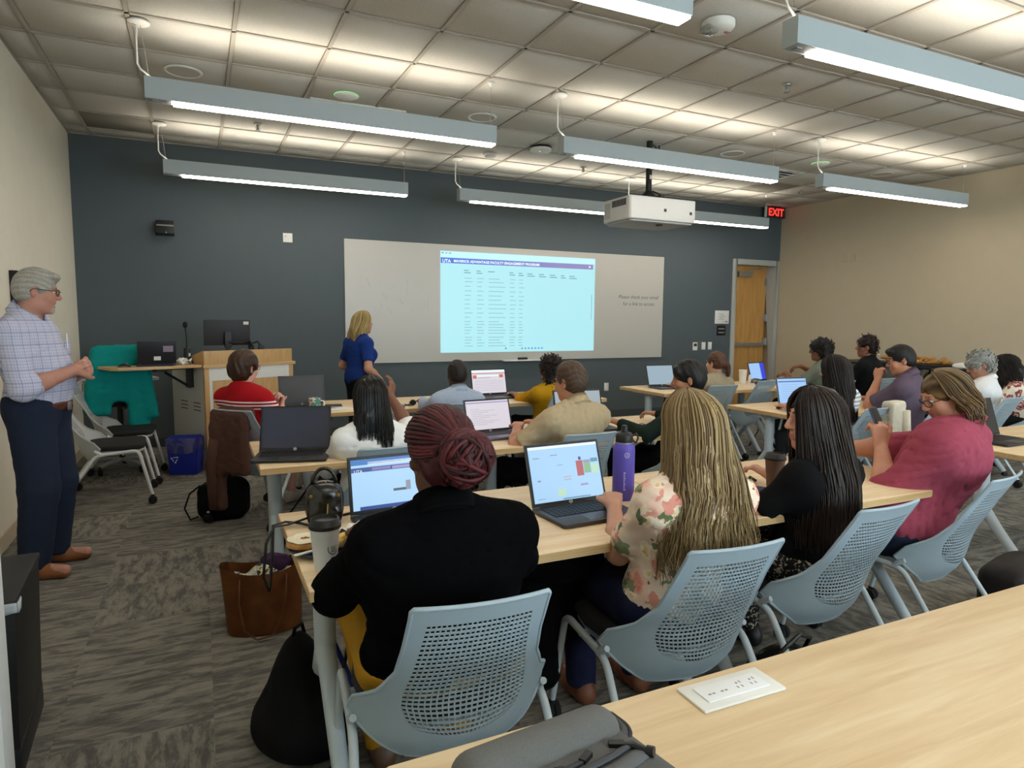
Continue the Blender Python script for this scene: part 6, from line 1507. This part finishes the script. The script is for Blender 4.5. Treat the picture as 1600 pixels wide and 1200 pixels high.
t = thing('notebook', 'dark notebook lying behind the papers on the front table', 'notebook', (.93, 5.36, TH), R(-8)); part('cover', MB().box((-.09, -.07, .012), (.09, .07, .015)), M['black'], t, bevel=.001); part('pages', MB().box((-.086, -.066, .002), (.086, .066, .0118)), M['white_plastic'], t); part('back_cover', MB().box((-.09, -.07, 0), (.09, .07, .0022)), M['black'], t)
t = thing('paper_pad', 'white papers under the folded eyeglasses in front of the man in tan', 'papers', (2.60, 3.42, TH), R(-10))
for k in range(3): part('sheet', MB().box((-.1, -.07, 0), (.1, .07, .002), rot=rotz(R(-9*k)), at=(.01*k, 0, .002*k+.0005)), M['white_plastic'], t)
spectacles(2.60, 3.44, 150, 'dark folded eyeglasses lying on white papers beside the grey-screen laptop', '#2a2422').location.z = TH+.0085
t = thing('leather_wallet', 'reddish brown wallet behind the man in tan, at the grey-screen laptop', 'wallet', (2.42, 3.90, TH), R(20)); part('leather', MB().box((-.055, -.045, 0), (.055, .045, .02)), mat('brown_wallet_leather', '#5a3426', .5, .05), t, bevel=.006); part('stitching', MB().box((-.048, -.046, .009), (.048, -.0445, .011)), M['dark'], t)
t = thing('serving_plate', 'white plate beside the plain white cup on the far right table', 'plate', (4.66, 5.74, TH)); part('plate_disc', MB().lathe([(.06, .001), (.085, .012), (.095, .014), (.083, .016), (.06, .005), (0, .005)], 28, cap=False), M['white_plastic'], t, smooth='auto'); part('food', MB().lathe([(.03, .006), (.028, .02), (.01, .026)], 14, at=(.01, 0, 0)), mat('pale_food', '#cfc3a2', .7, .1), t, smooth='auto')
t = thing('small_bottle', 'small white bottle right of the tall white cup', 'bottle', (5.735, 5.69, TH)); part('bottle_body', MB().lathe([(.017, 0), (.018, .06), (.014, .07), (.009, .075)], 16), M['white_plastic'], t, smooth='auto'); part('cap', MB().lathe([(.011, .074), (.011, .092)], 14), M['white_paint'], t, smooth='auto')
t = thing('dark_pouch', 'dark pouch on the far right table below the tall white cup', 'pouch', (5.68, 5.44, TH), R(10)); sdf_part('pouch_body', [p_box((0, 0, .022), (.09, .045, .022), .018)], M['dark'], t, .008); part('zip', MB().tube([(-.07, -.02, .045), (.07, -.02, .045)], .003, 5), M['black'], t)
t = thing('folded_napkin', 'white tent-folded napkin in front of the bright blue laptop', 'napkin', (5.92, 5.38, TH)); part('front_flap', MB().prism([(-.075, 0), (.075, 0), (.02, .1), (-.015, .1)], -.022, -.02, fn=lambda p: Vector((p.x, p.z+p.y*.2, p.y))), M['white_plastic'], t); part('rear_flap', MB().prism([(-.075, 0), (.075, 0), (.02, .1), (-.015, .1)], .022, .024, fn=lambda p: Vector((p.x, p.z-p.y*.2, p.y))), M['white_plastic'], t)
t = thing('serving_bowl', 'small pale bowl with dark food left of the folded napkin', 'bowl', (5.80, 5.66, TH)); part('bowl_body', MB().lathe([(.03, 0), (.05, .02), (.058, .045), (.055, .045), (.04, .018), (0, .012)], 24, cap=False), M['grey_plastic'], t, smooth='auto'); part('contents', MB().lathe([(.05, .036), (.03, .05), (0, .054)], 16, cap=False), M['dark'], t, smooth='auto')
t = thing('smartphone', 'slate blue smartphone held by the man in the raspberry shirt', 'phone', (2.915, 2.03, .905), R(15)); part('case', MB().box((-.037, -.005, 0), (.037, .005, .15), rot=rotx(R(-25))), mat('slate_blue_case', '#44506a', .4, .02), t, bevel=.004); part('screen', MB().box((-.034, -.0062, .004), (.034, -.0050, .146), rot=rotx(R(-25))), M['black'], t)
t = thing('hair_clip', 'small dark brown clip on the table right of the blonde hair', 'clip', (2.19, 2.14, TH)); part('jaw', MB().tube([(-.03, 0, .004), (0, .004, .024), (.03, 0, .006)], .007, 7), mat('tortoise', '#3a2a1e', .35, .1), t, smooth=True); part('spring', MB().tube([(-.006, 0, .02), (.006, 0, .02)], .006, 7), M['chrome'], t)
# --- bags
t = thing('tote_bag', 'brown leather tote bag standing on the carpet beside the table', 'bag', (.235, 3.20, 0), R(-6))
LE = ramp_mat('tan_leather', 'noise', [(.3, '#4c2a10'), (.6, '#633817'), (.85, '#744a23')], 12, .5, bump=.06)
def tote(u, v, ins=0):
    a = u*2*math.pi; ex = .75; c, s_ = math.cos(a), math.sin(a)
    x = math.copysign(abs(c)**ex, c)*(.165+.015*v-ins)-.01*v; y = math.copysign(abs(s_)**ex, s_)*(.115-.022*v-ins+.014*math.sin(a*3)*v)
    return Vector((x, y, .004+ins+v*(.285+.022*abs(c)**2-ins)+.006*math.sin(a*2+1)*v))
mb = MB(); mb.grid(lambda u, v: tote(u, v), 48, 10); mb.grid(lambda u, v: tote(u, 1-v*.55, .006+.002*v), 48, 6)
n_ = len(mb.v); mb.add([tote(k/24, 0) for k in range(24)], [tuple(range(23, -1, -1))]); part('leather_body', mb, LE, t, smooth='auto')
part('lining_floor', MB().add([tote(k/24, .5, .008) for k in range(24)], [tuple(range(24))]), mat('dark_lining', '#2a1c14', .9, .05), t)
hd = MB().tube([(-.10, -.095, .27), (-.105, -.125, .17), (-.085, -.15, .05), (-.03, -.17, .012), (.035, -.165, .02), (.08, -.145, .1), (.095, -.12, .19), (.10, -.095, .275)], .0075, 8, flat=.5)
part('handle', hd, LE, t, smooth=True); part('handle', MB().tube([(-.10, .085, .28), (-.09, .10, .22), (-.03, .06, .25), (.04, .03, .27), (.09, .07, .25), (.10, .085, .28)], .0075, 8, flat=.5), LE, t, smooth=True)
t = thing('patterned_scarf', 'black white and yellow printed scarf stuffed in the tote bag', 'scarf', (.23, 3.185, .225), R(-6))
SCF = floral('scarf_print', ('#9c9a92', '#c3c2ba'), [(26, .5, ('#1e1c1b', '#3b3936')), (34, .4, ('#b7ad52', '#d8d08a')), (30, .3, ('#8d8d88', '#efeeea'))])
part('cloth', MB().grid(lambda u, v: Vector(((u-.5)*.25, (v-.5)*.12, .035+.02*math.sin(11*u+3*v)+.014*math.sin(17*v-5*u)-.12*(abs(u-.5)**3))), 26, 16), SCF, t, smooth=True); part('tuck', MB().grid(lambda u, v: Vector(((u-.5)*.24, (v-.5)*.11, -.005+.012*math.sin(9*u))), 14, 8), SCF, t, smooth=True)
t = thing('purple_cloth', 'dark purple cloth at the back of the tote bag opening', 'cloth', (.30, 3.26, .25)); sdf_part('folds', [p_ell((0, 0, .02), (.07, .032, .045), k=.03), p_ell((-.03, -.01, .045), (.04, .03, .03), k=.03)], mat('purple_knit', '#3a2142', .9, .1), t, .008, folds(.006, 5, 60)); part('edge', MB().tube([(-.06, -.01, .05), (-.02, -.03, .07), (.04, -.02, .06)], .008, 6), mat('purple_hem', '#472a50', .9, .05), t, smooth=True)
BK = mat('black_nylon', '#0c0d0f', .8, .06, 120, .1, spec=.12)
t = thing('black_duffel', 'slumped black bag with royal blue and yellow straps on the floor in front', 'bag', (.265, 2.22, 0), R(18))
sdf_part('bag_body', [p_ell((.02, 0, .08), (.17, .20, .10), k=.06), p_ell((.03, .06, .16), (.10, .11, .16), k=.08), p_ell((.045, .09, .26), (.045, .055, .09), k=.05), p_cut((0, 0, -1), (0, 0, .003))], BK, t, .012, folds(.006, 9, 25))
part('grab_loop', MB().tube([(.02, .09, .33), (.03, .09, .37), (.06, .1, .375), (.07, .1, .33)], .009, 7, flat=.6), BK, t, smooth=True)
part('blue_strap', MB().tube([(.09, -.05, .38), (.12, -.08, .28), (.145, -.12, .18), (.16, -.16, .09), (.17, -.2, .02)], .018, 8, flat=.35), mat('royal_blue_web', '#1b2f86', .8, .05), t, smooth=True, label='royal blue strap')
part('yellow_tag', MB().tube([(.165, -.155, .12), (.18, -.19, .06), (.185, -.21, .015)], .02, 8, flat=.35), mat('mustard_web', '#a98523', .8, .05), t, smooth=True, label='mustard yellow strap end')
t = thing('black_backpack', 'black backpack on the carpet under the brown cardigan', 'backpack', (.12, 5.12, 0), R(-20))
sdf_part('bag_body', [p_box((0, 0, .13), (.17, .10, .13), .07, k=.05), p_ell((.05, .0, .24), (.11, .07, .06), k=.06), p_ell((-.02, -.09, .1), (.12, .05, .09), k=.05)], BK, t, .012, folds(.005, 4, 25))
part('shoulder_strap', MB().tube([(-.14, -.06, .25), (-.2, -.1, .2), (-.23, -.12, .1), (-.2, -.1, .012), (-.15, -.08, .03)], .012, 7, flat=.5), BK, t, smooth=True); part('grab_loop', MB().tube([(-.03, 0, .29), (-.03, 0, .335), (.04, 0, .34), (.05, 0, .29)], .009, 7), BK, t, smooth=True)
part('zip_pull', MB().box((-.06, -.125, .2), (-.03, -.115, .215)), M['grey_plastic'], t)
t = thing('black_handbag', 'black shiny handbag on the carpet beneath the dark-haired woman\'s chair', 'bag', (1.88, 1.66, 0), R(10)); sdf_part('bag_body', [p_box((0, 0, .12), (.14, .07, .12), .05), p_ell((0, 0, .2), (.1, .05, .06), k=.05)], PBk, t, .011, folds(.004, 6, 25)); part('handle', MB().tube([(-.08, -.03, .22), (-.09, -.06, .3), (0, -.07, .34), (.09, -.06, .3), (.08, -.03, .22)], .008, 7), PBk, t, smooth=True); part('buckle', MB().box((-.02, -.075, .12), (.02, -.068, .15)), M['chrome'], t)
t = thing('black_shoulder_bag', 'black bag on the carpet at the right edge beside the pale chair leg', 'bag', (3.55, 1.75, 0), R(10)); sdf_part('bag_body', [p_box((0, 0, .15), (.2, .11, .15), .07, k=.05), p_ell((0, -.02, .28), (.13, .08, .06), k=.06)], mat('brown_black_leather', '#17110f', .6, .08), t, .014, folds(.006, 8, 22)); part('strap', MB().tube([(-.15, 0, .28), (-.2, -.03, .2), (-.24, -.06, .08), (-.26, -.08, .012)], .013, 7, flat=.5), BK, t, smooth=True)
# grey backpack on the foreground table
t = thing('grey_backpack', 'charcoal grey backpack lying on the foreground table, zips facing up', 'backpack', (.45, .535, TH), R(11))
GB = mat('charcoal_canvas', '#5a5a59', .85, .10, 350, .12); ZP = mat('coated_zip', '#3b3e44', .5, .03)
QB = np.array(Euler((R(4), R(9), 0)).to_matrix())
QB = np.array(Euler((R(2), R(4), 0)).to_matrix())
sdf_part('main_body', [p_box((0, -.005, .064), (.155, .250, .060), .05, QB, k=.04), p_ell((.0, -.07, .075), (.15, .18, .062), QB, k=.05), p_cut((0, 0, -1), (0, 0, .002))], GB, t, .009)
pc, pr2 = np.array([-.005, .222, .112]), QB
sdf_part('top_pocket', [p_box(pc, (.138, .036, .043), .032, pr2, k=.03)], mat('charcoal_canvas_light', '#626260', .85, .1, 350, .12), t, .007)
def pk(u, e=0):
    a, b = .143+e, .041+e
    if u < .75: q = (-a+2*a*u/.75, -b, .014)
    else: q = (a, -b+1.3*b*(u-.75)/.25, .014)
    x, y, z = q; rx, ry = max(0, abs(x)-(a-.035)), max(0, abs(y)-(b-.035))
    if rx > 0 and ry > 0:
        k = .035/max(1e-6, math.hypot(rx, ry)); 
        if k < 1: x, y = math.copysign(a-.035+rx*k, x), math.copysign(b-.035+ry*k, y)
    return Vector(pc+pr2 @ np.array([x, y, z]))
part('zip_track', MB().tube([pk(k/40) for k in range(41)], .0075, 8, flat=.7), ZP, t, smooth=True)
part('zip_teeth', MB().tube([pk(k/40, .006)+Vector((0, 0, .002)) for k in range(41)], .003, 6), M['black'], t, smooth=True)
for a, dr in ((.46, -160), (.60, -35)):
    p = pk(a, .012)+Vector((0, 0, .008)); part('zip_pull', MB().box((-.011, -.005, -.003), (.011, .005, .005)).tube([(.011, 0, 0), (.024, -.004, .002), (.04, -.012, .0)], .0042, 6).tube([(.04, -.012, 0), (.049, -.017, .001)], .0075, 8), M['black'], t, loc=p, rz=R(dr), smooth='auto')
part('front_zip', MB().tube([Vector((-.01+.125*u, .150+.012*u-.006*math.sin(u*3), .133-.010*u*u)) for u in [k/14 for k in range(15)]], .0055, 7, flat=.6), ZP, t, smooth=True)
part('front_flap', MB().tube([Vector((-.01+.125*u, .130+.012*u-.006*math.sin(u*3), .130-.010*u*u)) for u in [k/14 for k in range(15)]], .012, 8, flat=.45), mat('charcoal_welt', '#5b5c5d', .85, .06), t, smooth=True)
part('side_piping', MB().tube([Vector((.153-.004*abs(v-.3), -.2+.38*v, .092-.02*(v-.5)**2)) for v in [k/14 for k in range(15)]], .005, 7), ZP, t, smooth=True)
part('cord_loop', MB().lathe([(.004, 0), (.007, .003), (.007, .009), (.004, .012)], 14, at=(.160, .04, .05)).tube([(.160, .04, .05), (.175, .03, .03), (.18, .01, .008)], .0025, 6), M['black'], t, smooth='auto')
part('grab_handle', MB().tube([Vector((-.145-.01*math.sin(k/10*3.14), -.02+.16*k/10, .105+.018*math.sin(k/10*3.14))) for k in range(11)], .012, 8, flat=.5), GB, t, smooth=True)
# --- bins
t = thing('recycling_bin', 'blue recycling bin with clear liner beside the lectern', 'bin', (-.15, 6.74, 0), R(-14))
def binw(w0, d0, w1, d1, h): 
    q = lambda w, d, z: [(-w, -d, z), (w, -d, z), (w, d, z), (-w, d, z)]
    return q(w0, d0, 0)+q(w1, d1, h)+q(w1-.008, d1-.008, h)+q(w0-.006, d0-.006, .01)
bf = [(3, 2, 1, 0)]+[(k, (k+1) % 4, 4+(k+1) % 4, 4+k) for k in range(4)]+[(4+k, 4+(k+1) % 4, 8+(k+1) % 4, 8+k) for k in range(4)]+[(8+k, 8+(k+1) % 4, 12+(k+1) % 4, 12+k) for k in range(4)]+[(12, 13, 14, 15)]
part('bin_body', MB().add(binw(.115, .09, .14, .11, .34), bf), mat('blue_plastic', '#1a2a96', .45, .03), t, bevel=.006)
rec = MB()
for k in range(3):
    a = k*2.094; rec.box((-.012, -.001, .014), (.022, .001, .022), rot=roty(a), at=(-.07, -.100, .15)).prism([(.02, .008), (.034, .018), (.02, .028)], -.001, .001, fn=lambda p, a=a: roty(a) @ Vector((p.x, p.z, p.y))+Vector((-.07, -.1005, .15)))
part('recycling_symbol', rec, mat('white_print', '#c8cfe6', .5, 0), t)
LN = glass_mat('clear_liner_film', (.82, .86, .9), .16)
part('liner', MB().grid(lambda u, v: Vector(((.146+.012*math.sin(u*40)*v+.006*v)*math.copysign(min(1, abs(math.cos(u*6.2832))*1.35), math.cos(u*6.2832)), (.115+.010*math.sin(u*33)*v)*math.copysign(min(1, abs(math.sin(u*6.2832))*1.35), math.sin(u*6.2832)), .345-.13*v-.02*v*math.sin(u*19))), 60, 6), LN, t, smooth=True, label='clear plastic liner hanging over the rim')
t = thing('waste_bin', 'tall black waste bin with white liner at the left edge in front', 'bin', (-.735, 2.62, 0), R(3))
part('bin_body', MB().add(binw(.17, .22, .185, .235, .56), bf), mat('black_bin_plastic', '#101112', .5, .03), t, bevel=.01); part('base_skirt', MB().box((-.175, -.225, 0), (.175, .225, .10)), M['black'], t, bevel=.006)
part('lid', MB().box((-.19, -.24, .56), (.19, .24, .585)), mat('black_bin_lid', '#1b1c1d', .55, .03), t, bevel=.008)
part('liner_edge', MB().grid(lambda u, v: Vector((-.18+.372*u, -.243-.002*math.sin(u*25), .578-.034*v-.004*v*math.sin(u*17))), 26, 3).grid(lambda u, v: Vector((.192+.002*math.sin(u*25), -.24+.06*u*(1-v*.3), .576-.03*v)), 26, 3), mat('white_liner', '#b5bcc2', .4, .03), t, smooth=True, solid=.002)
# --- clothes on chairs
def drape(name, label, cat, loc, rz, prims, m, h=.011, seed=1, amp=.008, f=28, extra=None):
    t = thing(name, label, cat, loc, R(rz)); sdf_part('cloth', prims, m, t, h, folds(amp, seed, f)); 
    if extra: extra(t)
    return t
CG = cloth('brown_cardigan_knit', '#594038', .95, .08, .2)
drape('cardigan', 'brown cardigan hanging over the chair of the woman in red', 'cardigan', (.205, 4.82, 0), -46, [p_box((-.02, -.035, .60), (.15, .035, .22), .03, k=.03), p_box((-.13, -.035, .42), (.05, .03, .30), .028, k=.04), p_box((-.02, .03, .76), (.14, .03, .075), .028, k=.03)], CG, .012, 31, .009, 30, lambda t: part('sleeve', MB().tube([(-.12, -.06, .62), (-.15, -.075, .45), (-.155, -.07, .28), (-.15, -.07, .13)], [.045, .042, .036, .030], 10), CG, t, smooth=True))
CS = cloth('cream_knit', '#d2c9b6', .95, .05, .2)
drape('sweater', 'cream sweater folded over the blue-grey chair behind the raspberry shirt', 'sweater', (4.63, 3.165, 0), 5, [p_box((0, -.025, .68), (.085, .022, .16), .02, k=.02), p_box((0, .03, .73), (.085, .022, .11), .02, k=.02), p_box((0, .0, .845), (.085, .045, .022), .02, k=.02)], CS, .010, 32, .006, 40, lambda t: part('sleeve', MB().tube([(.06, -.055, .8), (.07, -.06, .65), (.06, -.06, .55)], [.03, .032, .026], 9), CS, t, smooth=True))
BJ = cloth('black_wool', '#0a0a0b', 1, .05, .15)
drape('black_jacket', 'black jacket hanging from the knees of the blonde woman in floral', 'jacket', (1.14, 2.02, 0), -20, [p_ell((0, 0, .60), (.17, .15, .07), k=.06), p_box((-.08, .0, .36), (.09, .10, .24), .06, k=.06), p_box((.06, .03, .45), (.08, .08, .15), .05, k=.06)], BJ, .014, 33, .010, 22, lambda t: part('sleeve', MB().tube([(-.1, -.1, .55), (-.13, -.12, .4), (-.12, -.11, .24)], [.05, .046, .04], 10), BJ, t, smooth=True))
# tall stool chair with the teal jacket
t = thing('task_stool', 'tall black task chair beside the lectern under the teal jacket', 'chair', (-.70, 7.14, 0), R(20))
part('seat', MB().prism([(-.22, -.2), (.22, -.2), (.24, .1), (.18, .22), (-.18, .22), (-.24, .1)], .62, .68), M['seat_black'], t, bevel=.02, segs=3)
part('backrest', MB().box((-.18, -.26, .72), (.18, -.225, 1.13)), M['seat_black'], t, bevel=.015, segs=3); part('back_post', MB().tube([(0, -.1, .6), (0, -.24, .62), (0, -.265, .75)], .018, 8), M['black'], t)
part('gas_lift', MB().tube([(0, 0, .09), (0, 0, .62)], .025, 12), M['black'], t, smooth='auto')
for k in range(5):
    a = k*1.2566; lg_ = part('base_leg', MB().tube([(0, 0, .1), (.15*math.cos(a), .15*math.sin(a), .095), (.28*math.cos(a), .28*math.sin(a), .075)], [.022, .018, .014], 8), M['grey_plastic'], t, smooth='auto'); part('caster', MB().lathe([(.012, -.016), (.03, -.014), (.03, .014), (.012, .016)], 12, axis=roty(R(90)), at=(.28*math.cos(a), .28*math.sin(a), .031)).tube([(.28*math.cos(a), .28*math.sin(a), .03), (.28*math.cos(a), .28*math.sin(a), .08)], .01, 6), M['black_rub'], lg_, smooth='auto')
for q in (-1, 1): part('armrest', MB().tube([(q*.2, .0, .63), (q*.28, -.02, .7), (q*.28, .0, .84)], .014, 8).box((q*.28-.035, -.12, .84), (q*.28+.035, .13, .87)), M['shell_grey'], t, bevel=.004)
TL = cloth('teal_fleece', '#128a86', .9, .06, .15)
drape('teal_jacket', 'teal jacket hung over the back of the tall task chair', 'jacket', (-.70, 7.14, 0), 8, [p_box((0, -.275, .92), (.185, .028, .24), .025, k=.03), p_box((0, -.195, .98), (.175, .025, .18), .022, k=.03), p_box((0, -.235, 1.155), (.165, .06, .026), .024, k=.03), p_box((-.15, -.28, .80), (.07, .035, .24), .03, k=.05), p_box((.14, -.27, .70), (.085, .04, .28), .032, k=.05), p_seg((-.17, -.27, 1.12), (-.235, -.285, .62), .05, .06, k=.04), p_seg((.17, -.27, 1.12), (.25, -.28, .55), .05, .05, k=.04)], TL, .013, 34, .010, 20, lambda t: part('collar', MB().tube([(-.09, -.20, 1.165), (0, -.175, 1.18), (.09, -.20, 1.165)], .022, 8, flat=.5), TL, t, smooth=True))
# --- buffet at the right wall
t = thing('buffet_table', 'black-topped buffet table with food against the beige right wall', 'table', (8.4, 5.45, 0)); part('tabletop', MB().box((-.36, -1.25, .875), (.4, 1.1, .905)), M['black'], t, bevel=.004)
part('skirt', MB().grid(lambda u, v: Vector((-.345+.012*math.sin(u*90), -1.23+2.3*u, .873-.85*v)), 120, 3), mat('charcoal_table_skirt', '#4b4d4c', .9, .05), t, smooth=True, solid=.003)
for x in (-.3, .34):
    for y in (-1.2, 1.05): part('leg', MB().tube([(x, y, 0), (x, y, .876)], .02, 8), M['black'], t)
t = thing('pastry_tray', 'long tray of golden sandwiches on the buffet table', 'tray', (8.25, 5.42, .906)); part('tray', MB().box((-.18, -.42, 0), (.18, .42, .018)), M['black'], t, bevel=.006)
BRD = ramp_mat('golden_bread', 'noise', [(.3, '#8a5a26'), (.55, '#b98542'), (.8, '#d3a866')], 18, .6)
pr_, r_ = None, np.random.default_rng(4)
for k in range(14):
    o = thing('croissant', 'golden brown croissant among the others heaped on the buffet tray', 'pastry', (8.25+r_.uniform(-.10, .10), 5.42-.36+.055*k, .925+.028*(k % 2)), r_.uniform(0, 6), 'croissants on the buffet tray')
    if pr_ is None:
        pr_ = MB().tube([(-.075, .03, .02), (-.045, .0, .026), (0, -.015, .032), (.045, .0, .026), (.075, .03, .02)], [.012, .024, .033, .024, .012], 10).mesh('crust', BRD, smooth=True)
    link('crust', pr_, o)
t = thing('napkin_pile', 'pile of crumpled white napkins on the near end of the buffet', 'napkins', (8.2, 4.72, .906)); sdf_part('crumpled_paper', [p_ell((0, 0, .02), (.1, .17, .05), k=.04), p_cut((0, 0, -1), (0, 0, .001))], M['white_plastic'], t, .012, folds(.014, 12, 50)); part('plate', MB().lathe([(.1, .0), (.12, .012), (.1, .012), (0, .006)], 24, cap=False, at=(-.05, -.22, 0)), M['white_plastic'], t, smooth='auto')
t = thing('floral_arrangement', 'small yellow and white flowers on the far end of the buffet', 'flowers', (8.3, 6.05, .906)); part('vase', MB().lathe([(.04, 0), (.05, .03), (.04, .07)], 16), M['white_plastic'], t, smooth='auto')
fl_ = [mat('yellow_petals', '#cda92f', .7, .08), mat('white_petals', '#d8d4c4', .7, .05), mat('green_leaves', '#6a7136', .7, .1)]
for k in range(12):
    a, rr = k*2.4, .03+.015*(k % 5); part('bloom' if k % 3 else 'leaf', MB().lathe([(.004, 0), (.024, .012), (.022, .022), (.0, .03)], 8, at=(rr*math.cos(a), 1.6*rr*math.sin(a), .06+.012*(k % 4)), cap=False), fl_[k % 3 - 1 if k % 3 else 2], t, smooth=True)
